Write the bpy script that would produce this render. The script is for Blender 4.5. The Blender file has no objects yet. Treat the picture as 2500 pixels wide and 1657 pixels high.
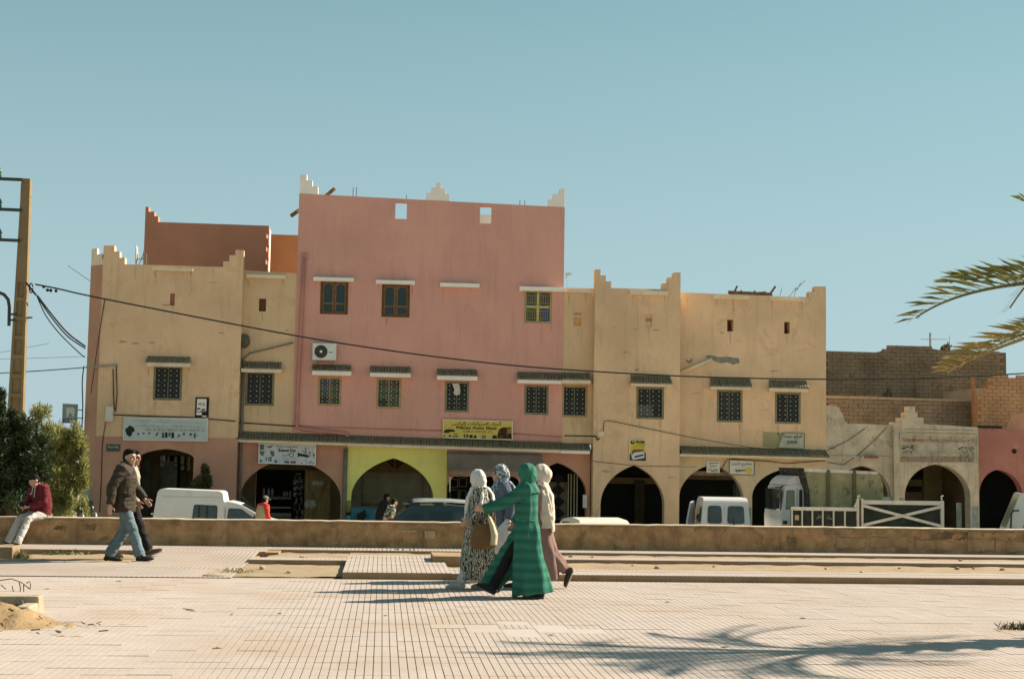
import bpy, bmesh, math, random, unicodedata
from mathutils import Vector, Matrix, noise
from mathutils.geometry import tessellate_polygon
random.seed(7)
SC = bpy.context.scene
COL = SC.collection
# ------------------------------------------------------------------ camera
CAM_Z, YAW, PITCH, ROLL, FPX, CX, CY = 1.63, math.radians(5.1), math.radians(4.815), math.radians(0.95), 3472.0, 1250.0, 828.5
_F = Vector((math.sin(YAW)*math.cos(PITCH), math.cos(YAW)*math.cos(PITCH), math.sin(PITCH)))
_R0 = Vector((math.cos(YAW), -math.sin(YAW), 0)); _U0 = _R0.cross(_F)
_R = _R0*math.cos(ROLL) + _U0*math.sin(ROLL); _U = _U0*math.cos(ROLL) - _R0*math.sin(ROLL)
cam = bpy.data.objects.new('camera', bpy.data.cameras.new('camera')); COL.objects.link(cam)
cam.data.sensor_width = 36; cam.data.lens = 50; cam.data.clip_end = 3000; cam.data.clip_start = .1
m = Matrix.Identity(4)
for i in range(3): m[i][0], m[i][1], m[i][2] = _R[i], _U[i], -_F[i]
m[2][3] = CAM_Z; cam.matrix_world = m
SC.camera = cam
# ------------------------------------------------------------------ sky, sun, exposure
SUN_EL, SUN_AZ = math.radians(36.0), math.atan2(.935, .30)      # azimuth from +Y towards +X
world = bpy.data.worlds.new('World'); SC.world = world; world.use_nodes = True
nt = world.node_tree; nt.nodes.clear()
sky = nt.nodes.new('ShaderNodeTexSky'); sky.sky_type = 'NISHITA'; sky.sun_disc = False
sky.sun_elevation = SUN_EL; sky.sun_rotation = SUN_AZ; sky.dust_density = .15; sky.air_density = 1.0; sky.ozone_density = 2.0
tint = nt.nodes.new('ShaderNodeMix'); tint.data_type = 'RGBA'; tint.blend_type = 'MULTIPLY'; tint.inputs[0].default_value = 1
tint.inputs[7].default_value = (.90, 1.19, 1.0, 1)
bg = nt.nodes.new('ShaderNodeBackground'); bg.inputs[1].default_value = .0907
wo = nt.nodes.new('ShaderNodeOutputWorld')
gm = nt.nodes.new('ShaderNodeGamma'); gm.inputs[1].default_value = .6
nt.links.new(sky.outputs[0], gm.inputs[0]); nt.links.new(gm.outputs[0], tint.inputs[6]); geo_ = nt.nodes.new('ShaderNodeNewGeometry'); sp_ = nt.nodes.new('ShaderNodeSeparateXYZ'); nt.links.new(geo_.outputs['Incoming'], sp_.inputs[0])
hz_ = nt.nodes.new('ShaderNodeMapRange'); hz_.inputs['From Min'].default_value = -.34; hz_.inputs['From Max'].default_value = 0; hz_.inputs['To Max'].default_value = .92; nt.links.new(sp_.outputs['Z'], hz_.inputs['Value'])
hm_ = nt.nodes.new('ShaderNodeMix'); hm_.data_type = 'RGBA'; hm_.inputs[7].default_value = (2.32, 3.02, 3.50, 1)       # pale haze towards the horizon, all round
nt.links.new(hz_.outputs[0], hm_.inputs[0]); nt.links.new(tint.outputs[2], hm_.inputs[6]); nt.links.new(hm_.outputs[2], bg.inputs[0]); nt.links.new(bg.outputs[0], wo.inputs[0])
sl = bpy.data.lights.new('sun', 'SUN'); sl.energy = 5.0; sl.angle = math.radians(.8); sl.color = (1, .885, .75)
sun = bpy.data.objects.new('sun', sl); COL.objects.link(sun)
_ts = Vector((math.sin(SUN_AZ)*math.cos(SUN_EL), math.cos(SUN_AZ)*math.cos(SUN_EL), math.sin(SUN_EL)))
sun.rotation_euler = _ts.to_track_quat('Z', 'Y').to_euler(); sun.location = (20, 10, 30)
SC.view_settings.view_transform = 'Standard'; SC.view_settings.look = 'None'; SC.view_settings.gamma = 1
SC.view_settings.exposure = 1.07
SC.render.engine = 'CYCLES'

# ------------------------------------------------------------------ helpers: picture measurements to places on real planes
def ray(px, py): return _F*FPX + _R*(px-CX) - _U*(py-CY)
def U(px, py, Y):
    d = ray(px, py); t = Y/d.y; return d.x*t, CAM_Z + d.z*t          # x, z on a plane facing the camera at distance Y
def G(px, py, z=0.0):
    d = ray(px, py); t = (z-CAM_Z)/d.z; return Vector((d.x*t, d.y*t, z))
def UX(px, py, Y): return U(px, py, Y)[0]
def UZ(px, py, Y): return U(px, py, Y)[1]

# ------------------------------------------------------------------ materials
MATS = {}
def M(name, col=(.5,.5,.5), rough=.85, var=.10, scale=1.2, fine=0.0, bump=0.0, bscale=40., streak=0.0, dirt=0.0, dcol=None, dscale=.8, metal=0., spec=.25, sss=0.):
    if name in MATS: return MATS[name]
    mt = bpy.data.materials.new(name); mt.use_nodes = True; MATS[name] = mt
    t = mt.node_tree; N = t.nodes; L = t.links; b = N['Principled BSDF']
    b.inputs['Roughness'].default_value = rough; b.inputs['Metallic'].default_value = metal
    b.inputs['Specular IOR Level'].default_value = spec
    col = tuple(col)
    if var == 0 and dirt == 0 and streak == 0 and fine == 0 and bump == 0:
        b.inputs['Base Color'].default_value = (*col, 1); return mt
    geo = N.new('ShaderNodeNewGeometry')
    def nz(s, det=4, ro=.6, vec=None, dist=0):
        n = N.new('ShaderNodeTexNoise'); n.inputs['Scale'].default_value = s; n.inputs['Detail'].default_value = det
        n.inputs['Roughness'].default_value = ro; n.inputs['Distortion'].default_value = dist
        L.new(vec or geo.outputs['Position'], n.inputs['Vector']); return n.outputs['Fac']
    def ramp(f, a, bb):
        r = N.new('ShaderNodeMapRange'); r.inputs['From Min'].default_value = a; r.inputs['From Max'].default_value = bb
        L.new(f, r.inputs['Value']); return r.outputs['Result']
    def mix(f, a, bb, mode='MIX'):
        x = N.new('ShaderNodeMix'); x.data_type = 'RGBA'; x.blend_type = mode
        for s, v in ((0, f), (6, a), (7, bb)):
            if isinstance(v, (int, float)): x.inputs[s].default_value = v
            elif isinstance(v, tuple): x.inputs[s].default_value = (*v[:3], 1)
            else: L.new(v, x.inputs[s])
        return x.outputs[2]
    lo = tuple(c*(1-var) for c in col); hi = tuple(min(1, c*(1+var)) for c in col)
    c = mix(ramp(nz(scale), .32, .68), lo, hi)
    if fine: c = mix(ramp(nz(90, 2), .3, .7), c, mix(1.0, c, tuple([1-fine]*3), 'MULTIPLY'))
    if streak:
        mp = N.new('ShaderNodeMapping'); mp.inputs['Scale'].default_value = (5, 5, .45); L.new(geo.outputs['Position'], mp.inputs['Vector'])
        c = mix(ramp(nz(1.0, 5, .7, mp.outputs[0]), .52, .72), c, mix(1.0, c, tuple([1-streak]*3), 'MULTIPLY'))
    if dirt:
        f = ramp(nz(dscale, 7, .68, dist=.6), .56, .66)
        mm = N.new('ShaderNodeMath'); mm.operation = 'MULTIPLY'; mm.inputs[1].default_value = dirt; L.new(f, mm.inputs[0])
        c = mix(mm.outputs[0], c, tuple(dcol or tuple(x*.45 for x in col)))
    L.new(c, b.inputs['Base Color'])
    if bump:
        bp = N.new('ShaderNodeBump'); bp.inputs['Strength'].default_value = bump; bp.inputs['Distance'].default_value = .02
        L.new(nz(bscale, 6, .65), bp.inputs['Height']); L.new(bp.outputs[0], b.inputs['Normal'])
    return mt

# ------------------------------------------------------------------ mesh builder
class MB:
    def __init__(s): s.v = []; s.f = []; s.m = []; s.cur = 0
    def _add(s, v, f):
        o = len(s.v); s.v += [tuple(x) for x in v]; s.f += [tuple(i+o for i in q) for q in f]; s.m += [s.cur]*len(f); return s
    def box(s, x0, x1, y0, y1, z0, z1, nobottom=False):
        v = [(x0,y0,z0),(x1,y0,z0),(x1,y1,z0),(x0,y1,z0),(x0,y0,z1),(x1,y0,z1),(x1,y1,z1),(x0,y1,z1)]
        f = [(4,5,6,7),(0,1,5,4),(1,2,6,5),(2,3,7,6),(3,0,4,7)] + ([] if nobottom else [(3,2,1,0)])
        return s._add(v, f)
    def hexa(s, v8):                                # bottom 4 then top 4, both counter-clockwise seen from above
        return s._add(v8, [(4,5,6,7),(0,1,5,4),(1,2,6,5),(2,3,7,6),(3,0,4,7),(3,2,1,0)])
    def bar(s, a, b, w, h=None, up=(0,0,1)):
        a, b = Vector(a), Vector(b); h = h or w; t = (b-a).normalized(); up = Vector(up)
        if abs(t.dot(up)) > .98: up = Vector((0,1,0))
        sd = t.cross(up).normalized(); u = sd.cross(t)
        q = [(-w/2,-h/2),(w/2,-h/2),(w/2,h/2),(-w/2,h/2)]
        v = [a+sd*x+u*y for x,y in q]+[b+sd*x+u*y for x,y in q]
        return s._add(v, [(3,2,1,0),(4,5,6,7),(0,1,5,4),(1,2,6,5),(2,3,7,6),(3,0,4,7)])
    def tube(s, pts, rad, n=8, ref=None, cap=True, fold=None):
        pts = [Vector(p) for p in pts]; k = len(pts)
        if not isinstance(rad, (list, tuple)): rad = [rad]*k
        rad = [(r, r) if not isinstance(r, (tuple, list)) else r for r in rad]
        V = []; prev = None
        for i, p in enumerate(pts):
            t = (pts[min(i+1,k-1)]-pts[max(i-1,0)]).normalized()
            if ref is not None: sd = Vector(ref) - t*t.dot(Vector(ref))
            elif prev is None: sd = t.cross(Vector((0,0,1)) if abs(t.z) < .9 else Vector((1,0,0)))
            else: sd = prev - t*t.dot(prev)
            sd.normalize(); prev = sd; w = t.cross(sd)
            for j in range(n):
                a = 2*math.pi*j/n; g = fold(i/(k-1), a) if fold else 1.0
                V.append(p + sd*(rad[i][0]*math.cos(a)*g) + w*(rad[i][1]*math.sin(a)*g))
        F = []
        for i in range(k-1):
            for j in range(n):
                j2 = (j+1) % n; F.append((i*n+j, i*n+j2, (i+1)*n+j2, (i+1)*n+j))
        if cap: F.append(tuple(range(n-1,-1,-1))); F.append(tuple((k-1)*n+j for j in range(n)))
        return s._add(V, F)
    def ell(s, c, r, n=14, k=9, rot=None):
        c = Vector(c); r = (r,r,r) if not isinstance(r,(tuple,list)) else r; V = []; F = []
        for i in range(1, k):
            p = math.pi*i/k
            for j in range(n):
                a = 2*math.pi*j/n; V.append(Vector((r[0]*math.sin(p)*math.cos(a), r[1]*math.sin(p)*math.sin(a), r[2]*math.cos(p))))
        V += [Vector((0,0,r[2])), Vector((0,0,-r[2]))]; nt_, nb = len(V)-2, len(V)-1
        for i in range(k-2):
            for j in range(n): F.append((i*n+j, (i+1)*n+j, (i+1)*n+(j+1)%n, i*n+(j+1)%n))
        for j in range(n): F.append((nt_, j, (j+1)%n)); F.append((nb, (k-2)*n+(j+1)%n, (k-2)*n+j))
        if rot is not None: V = [rot @ v for v in V]
        return s._add([c+v for v in V], F)
    def slab(s, outer, holes=(), y0=0., y1=.3, fn=None):
        """polygon in (x,z) with holes, given thickness along y"""
        loops = [[Vector((x, 0, z)) for x, z in outer]] + [[Vector((x, 0, z)) for x, z in h] for h in holes]
        tris = tessellate_polygon(loops); flat = [p for l in loops for p in l]; n = len(flat)
        V = [(p.x, y0, p.z) for p in flat]+[(p.x, y1, p.z) for p in flat]; F = []
        for a, b, c in tris:
            A, B_, C_ = flat[a], flat[b], flat[c]
            cr = (B_.x-A.x)*(C_.z-A.z)-(B_.z-A.z)*(C_.x-A.x)
            if cr < 0: b, c = c, b
            F.append((a, b, c)); F.append((a+n, c+n, b+n))
        o = 0
        for li, l in enumerate(loops):
            k = len(l); ar = sum(l[i].x*l[(i+1)%k].z-l[(i+1)%k].x*l[i].z for i in range(k))
            ccw = ar > 0
            if li: ccw = not ccw
            for i in range(k):
                a, b = o+i, o+(i+1)%k
                F.append((a+n, b+n, b, a) if ccw else (b+n, a+n, a, b))
            o += k
        return s._add([fn(v) for v in V] if fn else V, F)
    def prism(s, poly, a, b, axis='y'):
        """poly of 2D points: (x,z) along y, (y,z) along x, (x,y) along z"""
        f = {'y': lambda p, t: (p[0], t, p[1]), 'x': lambda p, t: (t, p[0], p[1]), 'z': lambda p, t: (p[0], p[1], t)}[axis]
        n = len(poly); V = [f(p, a) for p in poly]+[f(p, b) for p in poly]
        F = [tuple(range(n)), tuple(range(2*n-1, n-1, -1))] + [(i, i+n, (i+1)%n+n, (i+1)%n) for i in range(n)]
        return s._add(V, F)
    def grid(s, x0, x1, y0, y1, nx, ny, zf):
        V = [(x0+(x1-x0)*i/nx, y0+(y1-y0)*j/ny, 0) for j in range(ny+1) for i in range(nx+1)]
        V = [(x, y, zf(x, y)) for x, y, _ in V]
        return s._add(V, [(j*(nx+1)+i, j*(nx+1)+i+1, (j+1)*(nx+1)+i+1, (j+1)*(nx+1)+i) for j in range(ny) for i in range(nx)])
    def mesh(s, name, mats, smooth=False, recalc=False):
        me = bpy.data.meshes.new(name); me.from_pydata(s.v, [], s.f)
        for mm in (mats if isinstance(mats, (list, tuple)) else [mats]): me.materials.append(mm)
        if any(s.m): me.polygons.foreach_set('material_index', s.m)
        if recalc:
            bm = bmesh.new(); bm.from_mesh(me); bmesh.ops.recalc_face_normals(bm, faces=bm.faces); bm.to_mesh(me); bm.free()
        if smooth: me.polygons.foreach_set('use_smooth', [True]*len(me.polygons))
        me.update(); return me

WORLD_LOC = {}                                       # things whose parts are given in world coordinates
def link(name, me, parent=None, loc=None, rotz=None):
    o = bpy.data.objects.new(name, me); COL.objects.link(o)
    if parent is not None:
        o.parent = parent
        if parent.name in WORLD_LOC: o.matrix_parent_inverse = Matrix.Translation(-WORLD_LOC[parent.name])
    if loc is not None: o.location = loc
    if rotz is not None: o.rotation_euler = (0, 0, rotz)
    return o
def part(name, mb, mats, parent=None, smooth=False, recalc=False, label=None, bevel=0, seg=2):
    o = link(name, mb.mesh(name, mats, smooth, recalc), parent)
    if label: o['label'] = label
    if bevel:
        b = o.modifiers.new('bevel', 'BEVEL'); b.width = bevel; b.segments = seg; b.limit_method = 'ANGLE'; b.angle_limit = .6
    return o
def tag(o, label=None, cat=None, group=None, kind=None):
    for k, v in (('label', label), ('category', cat), ('group', group), ('kind', kind)):
        if v: o[k] = v
    return o
def thing(name, label, cat, loc, rotz=None, group=None, local=False):
    o = bpy.data.objects.new(name, None); COL.objects.link(o); o.location = loc; o.empty_display_size = .2
    if rotz is not None: o.rotation_euler = (0, 0, rotz)
    if not local: WORLD_LOC[o.name] = Vector(loc)
    return tag(o, label, cat, group)
def struct(name, mb, mats, smooth=False): return tag(part(name, mb, mats, None, smooth), kind='structure')
def share(src, parent, loc=None, rot=None, name=None):
    o = bpy.data.objects.new(name or src.name.split('.')[0], src.data); COL.objects.link(o); o.parent = parent
    if parent.name in WORLD_LOC: o.matrix_parent_inverse = Matrix.Translation(-WORLD_LOC[parent.name])
    if loc is not None: o.location = loc
    if rot is not None: o.rotation_euler = rot
    return o
def fuse(mb, voxel=.012, smooth=4, mats=None, name='body', wr=None):
    """weld overlapping closed shapes into one continuous skin"""
    me = mb.mesh('tmp', [], recalc=False); ob = bpy.data.objects.new('tmp', me); COL.objects.link(ob)
    r = ob.modifiers.new('r', 'REMESH'); r.mode = 'VOXEL'; r.voxel_size = voxel; r.use_smooth_shade = True
    dg = bpy.context.evaluated_depsgraph_get(); dg.update()
    out = bpy.data.meshes.new_from_object(ob.evaluated_get(dg)); bpy.data.objects.remove(ob); bpy.data.meshes.remove(me)
    bm = bmesh.new(); bm.from_mesh(out)
    for _ in range(smooth): bmesh.ops.smooth_vert(bm, verts=bm.verts, factor=.5, use_axis_x=True, use_axis_y=True, use_axis_z=True)
    if wr:
        bm.normal_update(); amp, fr = wr; mv = []
        for v in bm.verts:
            q = Vector((v.co.x*fr[0], v.co.y*fr[1], v.co.z*fr[2]+fr[0])); n = noise.noise(q); n2 = noise.noise(q*2.3)
            mv.append(v.co+v.normal*(amp*(.55-1.9*abs(n))+amp*.35*(.5-1.6*abs(n2))))
        for v, c in zip(bm.verts, mv): v.co = c
        bmesh.ops.smooth_vert(bm, verts=bm.verts, factor=.4, use_axis_x=True, use_axis_y=True, use_axis_z=True)
    bm.to_mesh(out); bm.free(); out.name = name
    out.materials.clear()
    for mm in (mats if isinstance(mats, (list, tuple)) else [mats]): out.materials.append(mm)
    out.polygons.foreach_set('use_smooth', [True]*len(out.polygons)); return out

# ------------------------------------------------------------------ lettering
_AR = bpy.data.fonts.load(bpy.utils.system_resource('DATAFILES')+'/fonts/Inter.woff2') if False else None
_NOJOIN = 'اأإآدذرزوةىء'
def arabic(s):
    out = []
    for w in s.split(' '):
        r = []
        for i, ch in enumerate(w):
            prv = i > 0 and w[i-1] not in _NOJOIN
            nxt = i < len(w)-1 and ch not in _NOJOIN and w[i+1] != 'ء'
            form = ('MEDIAL' if prv and nxt else 'FINAL' if prv else 'INITIAL' if nxt else 'ISOLATED')
            nm = unicodedata.name(ch)
            for fm in (form, 'ISOLATED'):
                try: r.append(unicodedata.lookup(nm+' '+fm+' FORM')); break
                except KeyError: pass
            else: r.append(ch)
        out.append(''.join(reversed(r)))
    return ' '.join(reversed(out))
def text_mesh(body, width, height, bold=0.0):
    cu = bpy.data.curves.new('t', 'FONT'); cu.body = body; cu.size = 1; cu.offset = bold; cu.resolution_u = 3
    ob = bpy.data.objects.new('t', cu); COL.objects.link(ob)
    dg = bpy.context.evaluated_depsgraph_get(); dg.update()
    me = bpy.data.meshes.new_from_object(ob.evaluated_get(dg)); bpy.data.objects.remove(ob)
    if not me.vertices: return me
    xs = [v.co.x for v in me.vertices]; ys = [v.co.y for v in me.vertices]
    w, h = max(xs)-min(xs) or 1, max(ys)-min(ys) or 1
    for v in me.vertices: v.co = ((v.co.x-min(xs))/w*width-width/2, 0, (v.co.y-min(ys))/h*height-height/2)
    return me
def lettering(parent, body, px0, px1, py0, py1, Y, mt, bold=.0, name='lettering'):
    xa, za = U(px0, (py0+py1)/2, Y); xb, zb = U(px1, (py0+py1)/2, Y); zt = UZ((px0+px1)/2, py0, Y); zo = UZ((px0+px1)/2, py1, Y)
    me = text_mesh(body, xb-xa, zt-zo, bold); me.materials.clear(); me.materials.append(mt)
    o = link(name, me, parent); o.location = ((xa+xb)/2, Y, (zt+zo)/2); return o
def XP(px, Y, z):
    k = px-CX; dz = z-CAM_Z
    return (k*(Y*_F.y+dz*_F.z) - FPX*(Y*_R.y+dz*_R.z))/(_R.x*FPX-k*_F.x)
ROAD = -1.25
# ------------------------------------------------------------------ ground
def nz2(x, y, s=1., a=1.): return a*noise.noise(Vector((x*s, y*s, 3.1)))
m_road = M('road_dust_bounce', (.50,.415,.32), .95, .10, .5, .15, .25, 30, dirt=.2, dscale=.6)  # dusty road, colour raised to bounce more light onto the facades
m_far = M('far_ground', (.40,.325,.235), .95, .15, .05)
m_soil = M('bed_soil', (.35,.258,.155), .97, .13, 2.2, .22, .6, 26, dirt=.35, dscale=3.)
m_groove = M('joint_dust', (0.340,0.268,0.200), .95, .15, 2.)
m_riser = M('kerb_riser', (.33,.215,.12), .9, .2, 3., .15, .3, 30)
b = MB(); b._add([(-900,25.3,ROAD-.05),(900,25.3,ROAD-.05),(900,1800,ROAD-.05),(-900,1800,ROAD-.05)], [(0,1,2,3)])
struct('ground', b, m_far)
b = MB().grid(-45, 60, 25.3, 50.6, 60, 20, lambda x, y: ROAD+nz2(x, y, .4, .03)); struct('road', b, m_road, True)
# plaza base (the joints show it between the ribs)
b = MB().box(-60, 60, -40, 25.32, ROAD-.3, -.012); struct('plaza', b, m_groove)

def tile_mat(name, a, vr):
    mt = bpy.data.materials.new(name); mt.use_nodes = True; t = mt.node_tree; N = t.nodes; L = t.links; bs = N['Principled BSDF']
    bs.inputs['Roughness'].default_value = .72; bs.inputs['Specular IOR Level'].default_value = .25
    geo = N.new('ShaderNodeNewGeometry')
    sc = N.new('ShaderNodeVectorMath'); sc.operation = 'MULTIPLY'; sc.inputs[1].default_value = (1/.335, 1/.335, 0); L.new(geo.outputs['Position'], sc.inputs[0])
    fl = N.new('ShaderNodeVectorMath'); fl.operation = 'FLOOR'; L.new(sc.outputs[0], fl.inputs[0])
    wn = N.new('ShaderNodeTexWhiteNoise'); wn.noise_dimensions = '3D'; L.new(fl.outputs[0], wn.inputs['Vector'])
    n1 = N.new('ShaderNodeTexNoise'); n1.inputs['Scale'].default_value = .55; n1.inputs['Detail'].default_value = 6; L.new(geo.outputs['Position'], n1.inputs['Vector'])
    n2 = N.new('ShaderNodeTexNoise'); n2.inputs['Scale'].default_value = 26; n2.inputs['Detail'].default_value = 5; L.new(geo.outputs['Position'], n2.inputs['Vector'])
    def mx(f, c1, c2, lo=None):
        x = N.new('ShaderNodeMix'); x.data_type = 'RGBA'
        if lo is not None:
            r = N.new('ShaderNodeMapRange'); r.inputs['From Min'].default_value = lo[0]; r.inputs['From Max'].default_value = lo[1]; r.inputs['To Max'].default_value = lo[2]; L.new(f, r.inputs['Value']); f = r.outputs[0]
        L.new(f, x.inputs[0])
        for s, c in ((6, c1), (7, c2)):
            if isinstance(c, tuple): x.inputs[s].default_value = (*c, 1)
            else: L.new(c, x.inputs[s])
        return x.outputs[2]
    c = mx(wn.outputs['Value'], tuple(x*(1-vr) for x in a), tuple(x*(1+vr) for x in a))
    c = mx(n1.outputs['Fac'], c, (a[0]*.86, a[1]*.76, a[2]*.62), (.45, .75, .75))
    c = mx(n2.outputs['Fac'], c, (a[0]*.7, a[1]*.64, a[2]*.55), (.52, .8, .5))
    L.new(c, bs.inputs['Base Color'])
    bp = N.new('ShaderNodeBump'); bp.inputs['Strength'].default_value = .25; bp.inputs['Distance'].default_value = .01; L.new(n2.outputs['Fac'], bp.inputs['Height']); L.new(bp.outputs[0], bs.inputs['Normal'])
    return mt
PAVE = (.412,.347,.296)
m_tile = tile_mat('paving_tile', PAVE, .045); m_plain = tile_mat('plain_paving_tile', (.44,.378,.335), .02)
plaza = bpy.data.objects['plaza']
T, NB, GAP = .335, 5, .0072
def bars(mb, x, y, z=0., h=.014, jx=0, w=T, d=T, nb=NB):
    bw = w/nb
    for k in range(nb):
        e = .0035 if k in (0, nb-1) else 0
        mb.box(x+k*bw+GAP/2, x+(k+1)*bw-GAP/2, y+.0025, y+d-.0025, z-h, z, True)
tb = MB(); bars(tb, -T/2, -T/2); me_tile = tb.mesh('paving_tile', m_tile)
pb = MB(); pb.box(-T/2+.003, T/2-.003, -T/2+.003, T/2-.003, -.014, .0, True); me_plain = pb.mesh('plain_tile', m_plain)
YK = 19.45                                           # foot of the kerb
cpx = G(1243, 1528); ci, cj = round(cpx.x/T), round(cpx.y/T)
PLAIN = {(0,-2),(0,-1),(0,1),(-1,0),(-1,-1),(1,0),(1,-1),(-2,0),(2,-1)}
rest = MB(); cnt = 0
def inframe(x, y):
    d = Vector((x, y, -CAM_Z)); k = FPX/d.dot(_F); px, py = CX+d.dot(_R)*k, CY-d.dot(_U)*k
    return -40 < px < 2540 and py < 1690
for j in range(int(8/T), int(YK/T)+1):
    for i in range(int((-.34*j*T-2.5)/T), int((.55*j*T+2.5)/T)):
        x, y = i*T, j*T
        if y+T/2 > YK-.01: continue
        dz = random.uniform(-.0022, .0016)
        if (i-ci, j-cj) in PLAIN:
            share_o = bpy.data.objects.new('plain_tile', me_plain); COL.objects.link(share_o); share_o.parent = plaza; share_o.location = (x, y, dz); continue
        if cnt < 300 and inframe(x, y):
            o = bpy.data.objects.new('paving_tile', me_tile); COL.objects.link(o); o.parent = plaza; o.location = (x, y, dz)
            o.rotation_euler = (random.uniform(-.003,.003), random.uniform(-.003,.003), random.uniform(-.004,.004)); cnt += 1
        else: bars(rest, x-T/2, y-T/2, dz)
o = part('paving_tiles', rest, m_tile, plaza); o['kind'] = 'stuff'

# raised terrace strips and soil beds between the kerb and the low wall
YW = 24.95                                           # front of the low wall
X1, X2 = XP(835, YK, 0), XP(1086, 22, .07)           # the paved link across the beds
H = .075
def paved(name, x0, x1, y0, y1, z=H, ribs=True, zl=None):
    b = MB(); b.cur = 1; b.box(x0, x1, y0, y1, -.3, z-.012); b.cur = 0
    n = max(1, round((x1-x0)/(T/NB)));  bw = (x1-x0)/n; rows = max(1, round((y1-y0)/T)); d = (y1-y0)/rows
    for r in range(rows):
        off = random.uniform(-.0015,.0015)
        for k in range(n): b.box(x0+k*bw+GAP/2, x0+(k+1)*bw-GAP/2, y0+r*d+.003, y0+(r+1)*d-.003, z-.013, z+off, True)
    o = part(name, b, [m_tile, m_riser], None); o['kind'] = 'structure'; return o
XR = 17.0
paved('front_strip', X2-.02, XR, YK+.03, 20.35)
paved('middle_strip', XP(1365, 22.4, .07), XR, 22.45, 22.95)
paved('wall_path', XP(640, 24.3, .07), XR, 24.15, YW+.05)
paved('bed_strip', XP(608, 21.9, .07), X1, 21.75, 22.25)
paved('paved_link', X1, X2-.02, YK+.05, 22.95, H+.004)
# left terrace: level with the plaza, no kerb
b = MB(); XL = -16.
def pave_sheet(name, x0, x1, y0, y1, z0, z1):
    b = MB(); n = max(1, round((x1-x0)/(T/NB))); rows = max(1, round((y1-y0)/T)); bw = (x1-x0)/n; d = (y1-y0)/rows
    for r in range(rows):
        ya, yb = y0+r*d, y0+(r+1)*d
        for k in range(n):
            xa, xb = x0+k*bw+GAP/2, x0+(k+1)*bw-GAP/2
            za, zb = [z0+(z1-z0)*(yy-y0)/(y1-y0) for yy in (ya, yb)]
            b._add([(xa,ya+.003,za),(xb,ya+.003,za),(xb,yb-.003,zb),(xa,yb-.003,zb)], [(0,1,2,3)])
    o = part(name, b, m_tile, None); o['kind'] = 'structure'; return o
xe = XP(585, YK+1, 0)
LB0, LB1 = XP(52, 22.8, 0), XP(300, 22.8, 0)         # soil bed beside the walking men
pave_sheet('left_terrace', XL, xe, YK-.02, 21.55, .0, .025)
pave_sheet('left_terrace_back', XL, XP(655, 24, .05), 23.55, YW+.05, .075, .075)
b = MB().box(XL, XP(655, 24, .05)+.2, 23.54, 25.2, -.3, .062); struct('terrace_step', b, m_riser)
pave_sheet('left_terrace_middle', LB1+.3, XP(620, 22.5, .05), 21.55, 23.55, .025, .075)
b = MB().box(LB1+.3, XP(620, 22.5, .05), 21.0, 23.6, -.3, .012); struct('terrace_base', b, m_riser)
def soil(name, x0, x1, y0, y1, z=.012, a=.02, mat=None):
    nx = max(4, int((x1-x0)/.14)); ny = max(4, int((y1-y0)/.14))
    b = MB().grid(x0, x1, y0, y1, nx, ny, lambda x, y: z+nz2(x, y, 2.2, a)+nz2(x, y, 7, a*.5)); o = part(name, b, mat or m_soil, None, True); o['kind'] = 'structure'; return o
soil('soil_bed', xe-.4, X1, YK+.15, 21.76, .008); soil('soil_bed', XP(650, 23, 0), X1+.3, 22.24, 24.16, .02)
soil('soil_bed', X2-.03, XR, 20.34, 22.46, .02); soil('soil_bed', X1, XR, 22.94, 24.16, .03, .015)
soil('soil_bed', XL, LB1+.35, 21.4, 23.56, .005, .02)
# little clods, stones and leaves lying about: each picked out
m_stone = M('pebble', (.42,.32,.22), .95, .2, 8, .2); m_twig = M('dry_twig', (.16,.11,.06), .9, .2, 9)
def rock(x, y, z, r, name, label, cat, grp, mt=m_stone):
    bm = bmesh.new(); bmesh.ops.create_icosphere(bm, subdivisions=2, radius=r)
    for v in bm.verts: v.co *= 1+.35*noise.noise(v.co*(2.2/r)+Vector((x, y, 0))); v.co.z *= .6
    me = bpy.data.meshes.new(name); bm.to_mesh(me); bm.free(); me.materials.append(mt)
    o = link(name, me, None, (x, y, z+r*.3)); return tag(o, label, cat, grp)
for k in range(26):
    x = random.uniform(X2+1.0, 10); y = random.choice([random.uniform(20.6, 22.3), random.uniform(23.05, 24.0)])
    rock(x, y, .025, random.uniform(.018, .045), 'stone', 'small brown stone lying on the bare soil of the long beds', 'stone', 'stones scattered on the long soil beds')
for px, py in ((690,1345),(716,1344),(745,1362),(737,1358),(640,1385),(705,1395),(590,1390)):
    p = G(px, py, .03); rock(p.x, p.y, .02, random.uniform(.03,.07), 'earth_clod', 'crumbled earth clod on the soil beside the paved link', 'clod', 'clods on the soil by the link')
for px, py, a in ((463,1489,.3),(683,1498,.0),(566,1500,1.2),(115,1438,.4),(290,1419,.2),(398,1386,.9),(530,1583,.1),(1345,1551,2),(941,1503,.5),(1630,1470,.2),(1960,1510,.1),(1770,1580,.4)):
    p = G(px, py); L_ = random.uniform(.02, .045)
    b = MB().tube([p+Vector((-L_*math.cos(a), -L_*math.sin(a), .006)), p+Vector((0,.01,.008)), p+Vector((L_*math.cos(a), L_*math.sin(a), .006))], [.002,.006,.002], 5)
    tag(part('dry_leaf', b, m_twig, None, True), 'small dry leaf lying on the ribbed paving', 'leaf', 'dry leaves on the paving')
p, q = G(447, 1484, .006), G(477, 1491, .006)
tag(part('twig', MB().tube([p, (p+q)/2+Vector((0,.02,0)), q], [.003,.005,.003], 5), m_twig, None, True), 'thin dry twig lying on the ribbed paving', 'twig')

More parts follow.
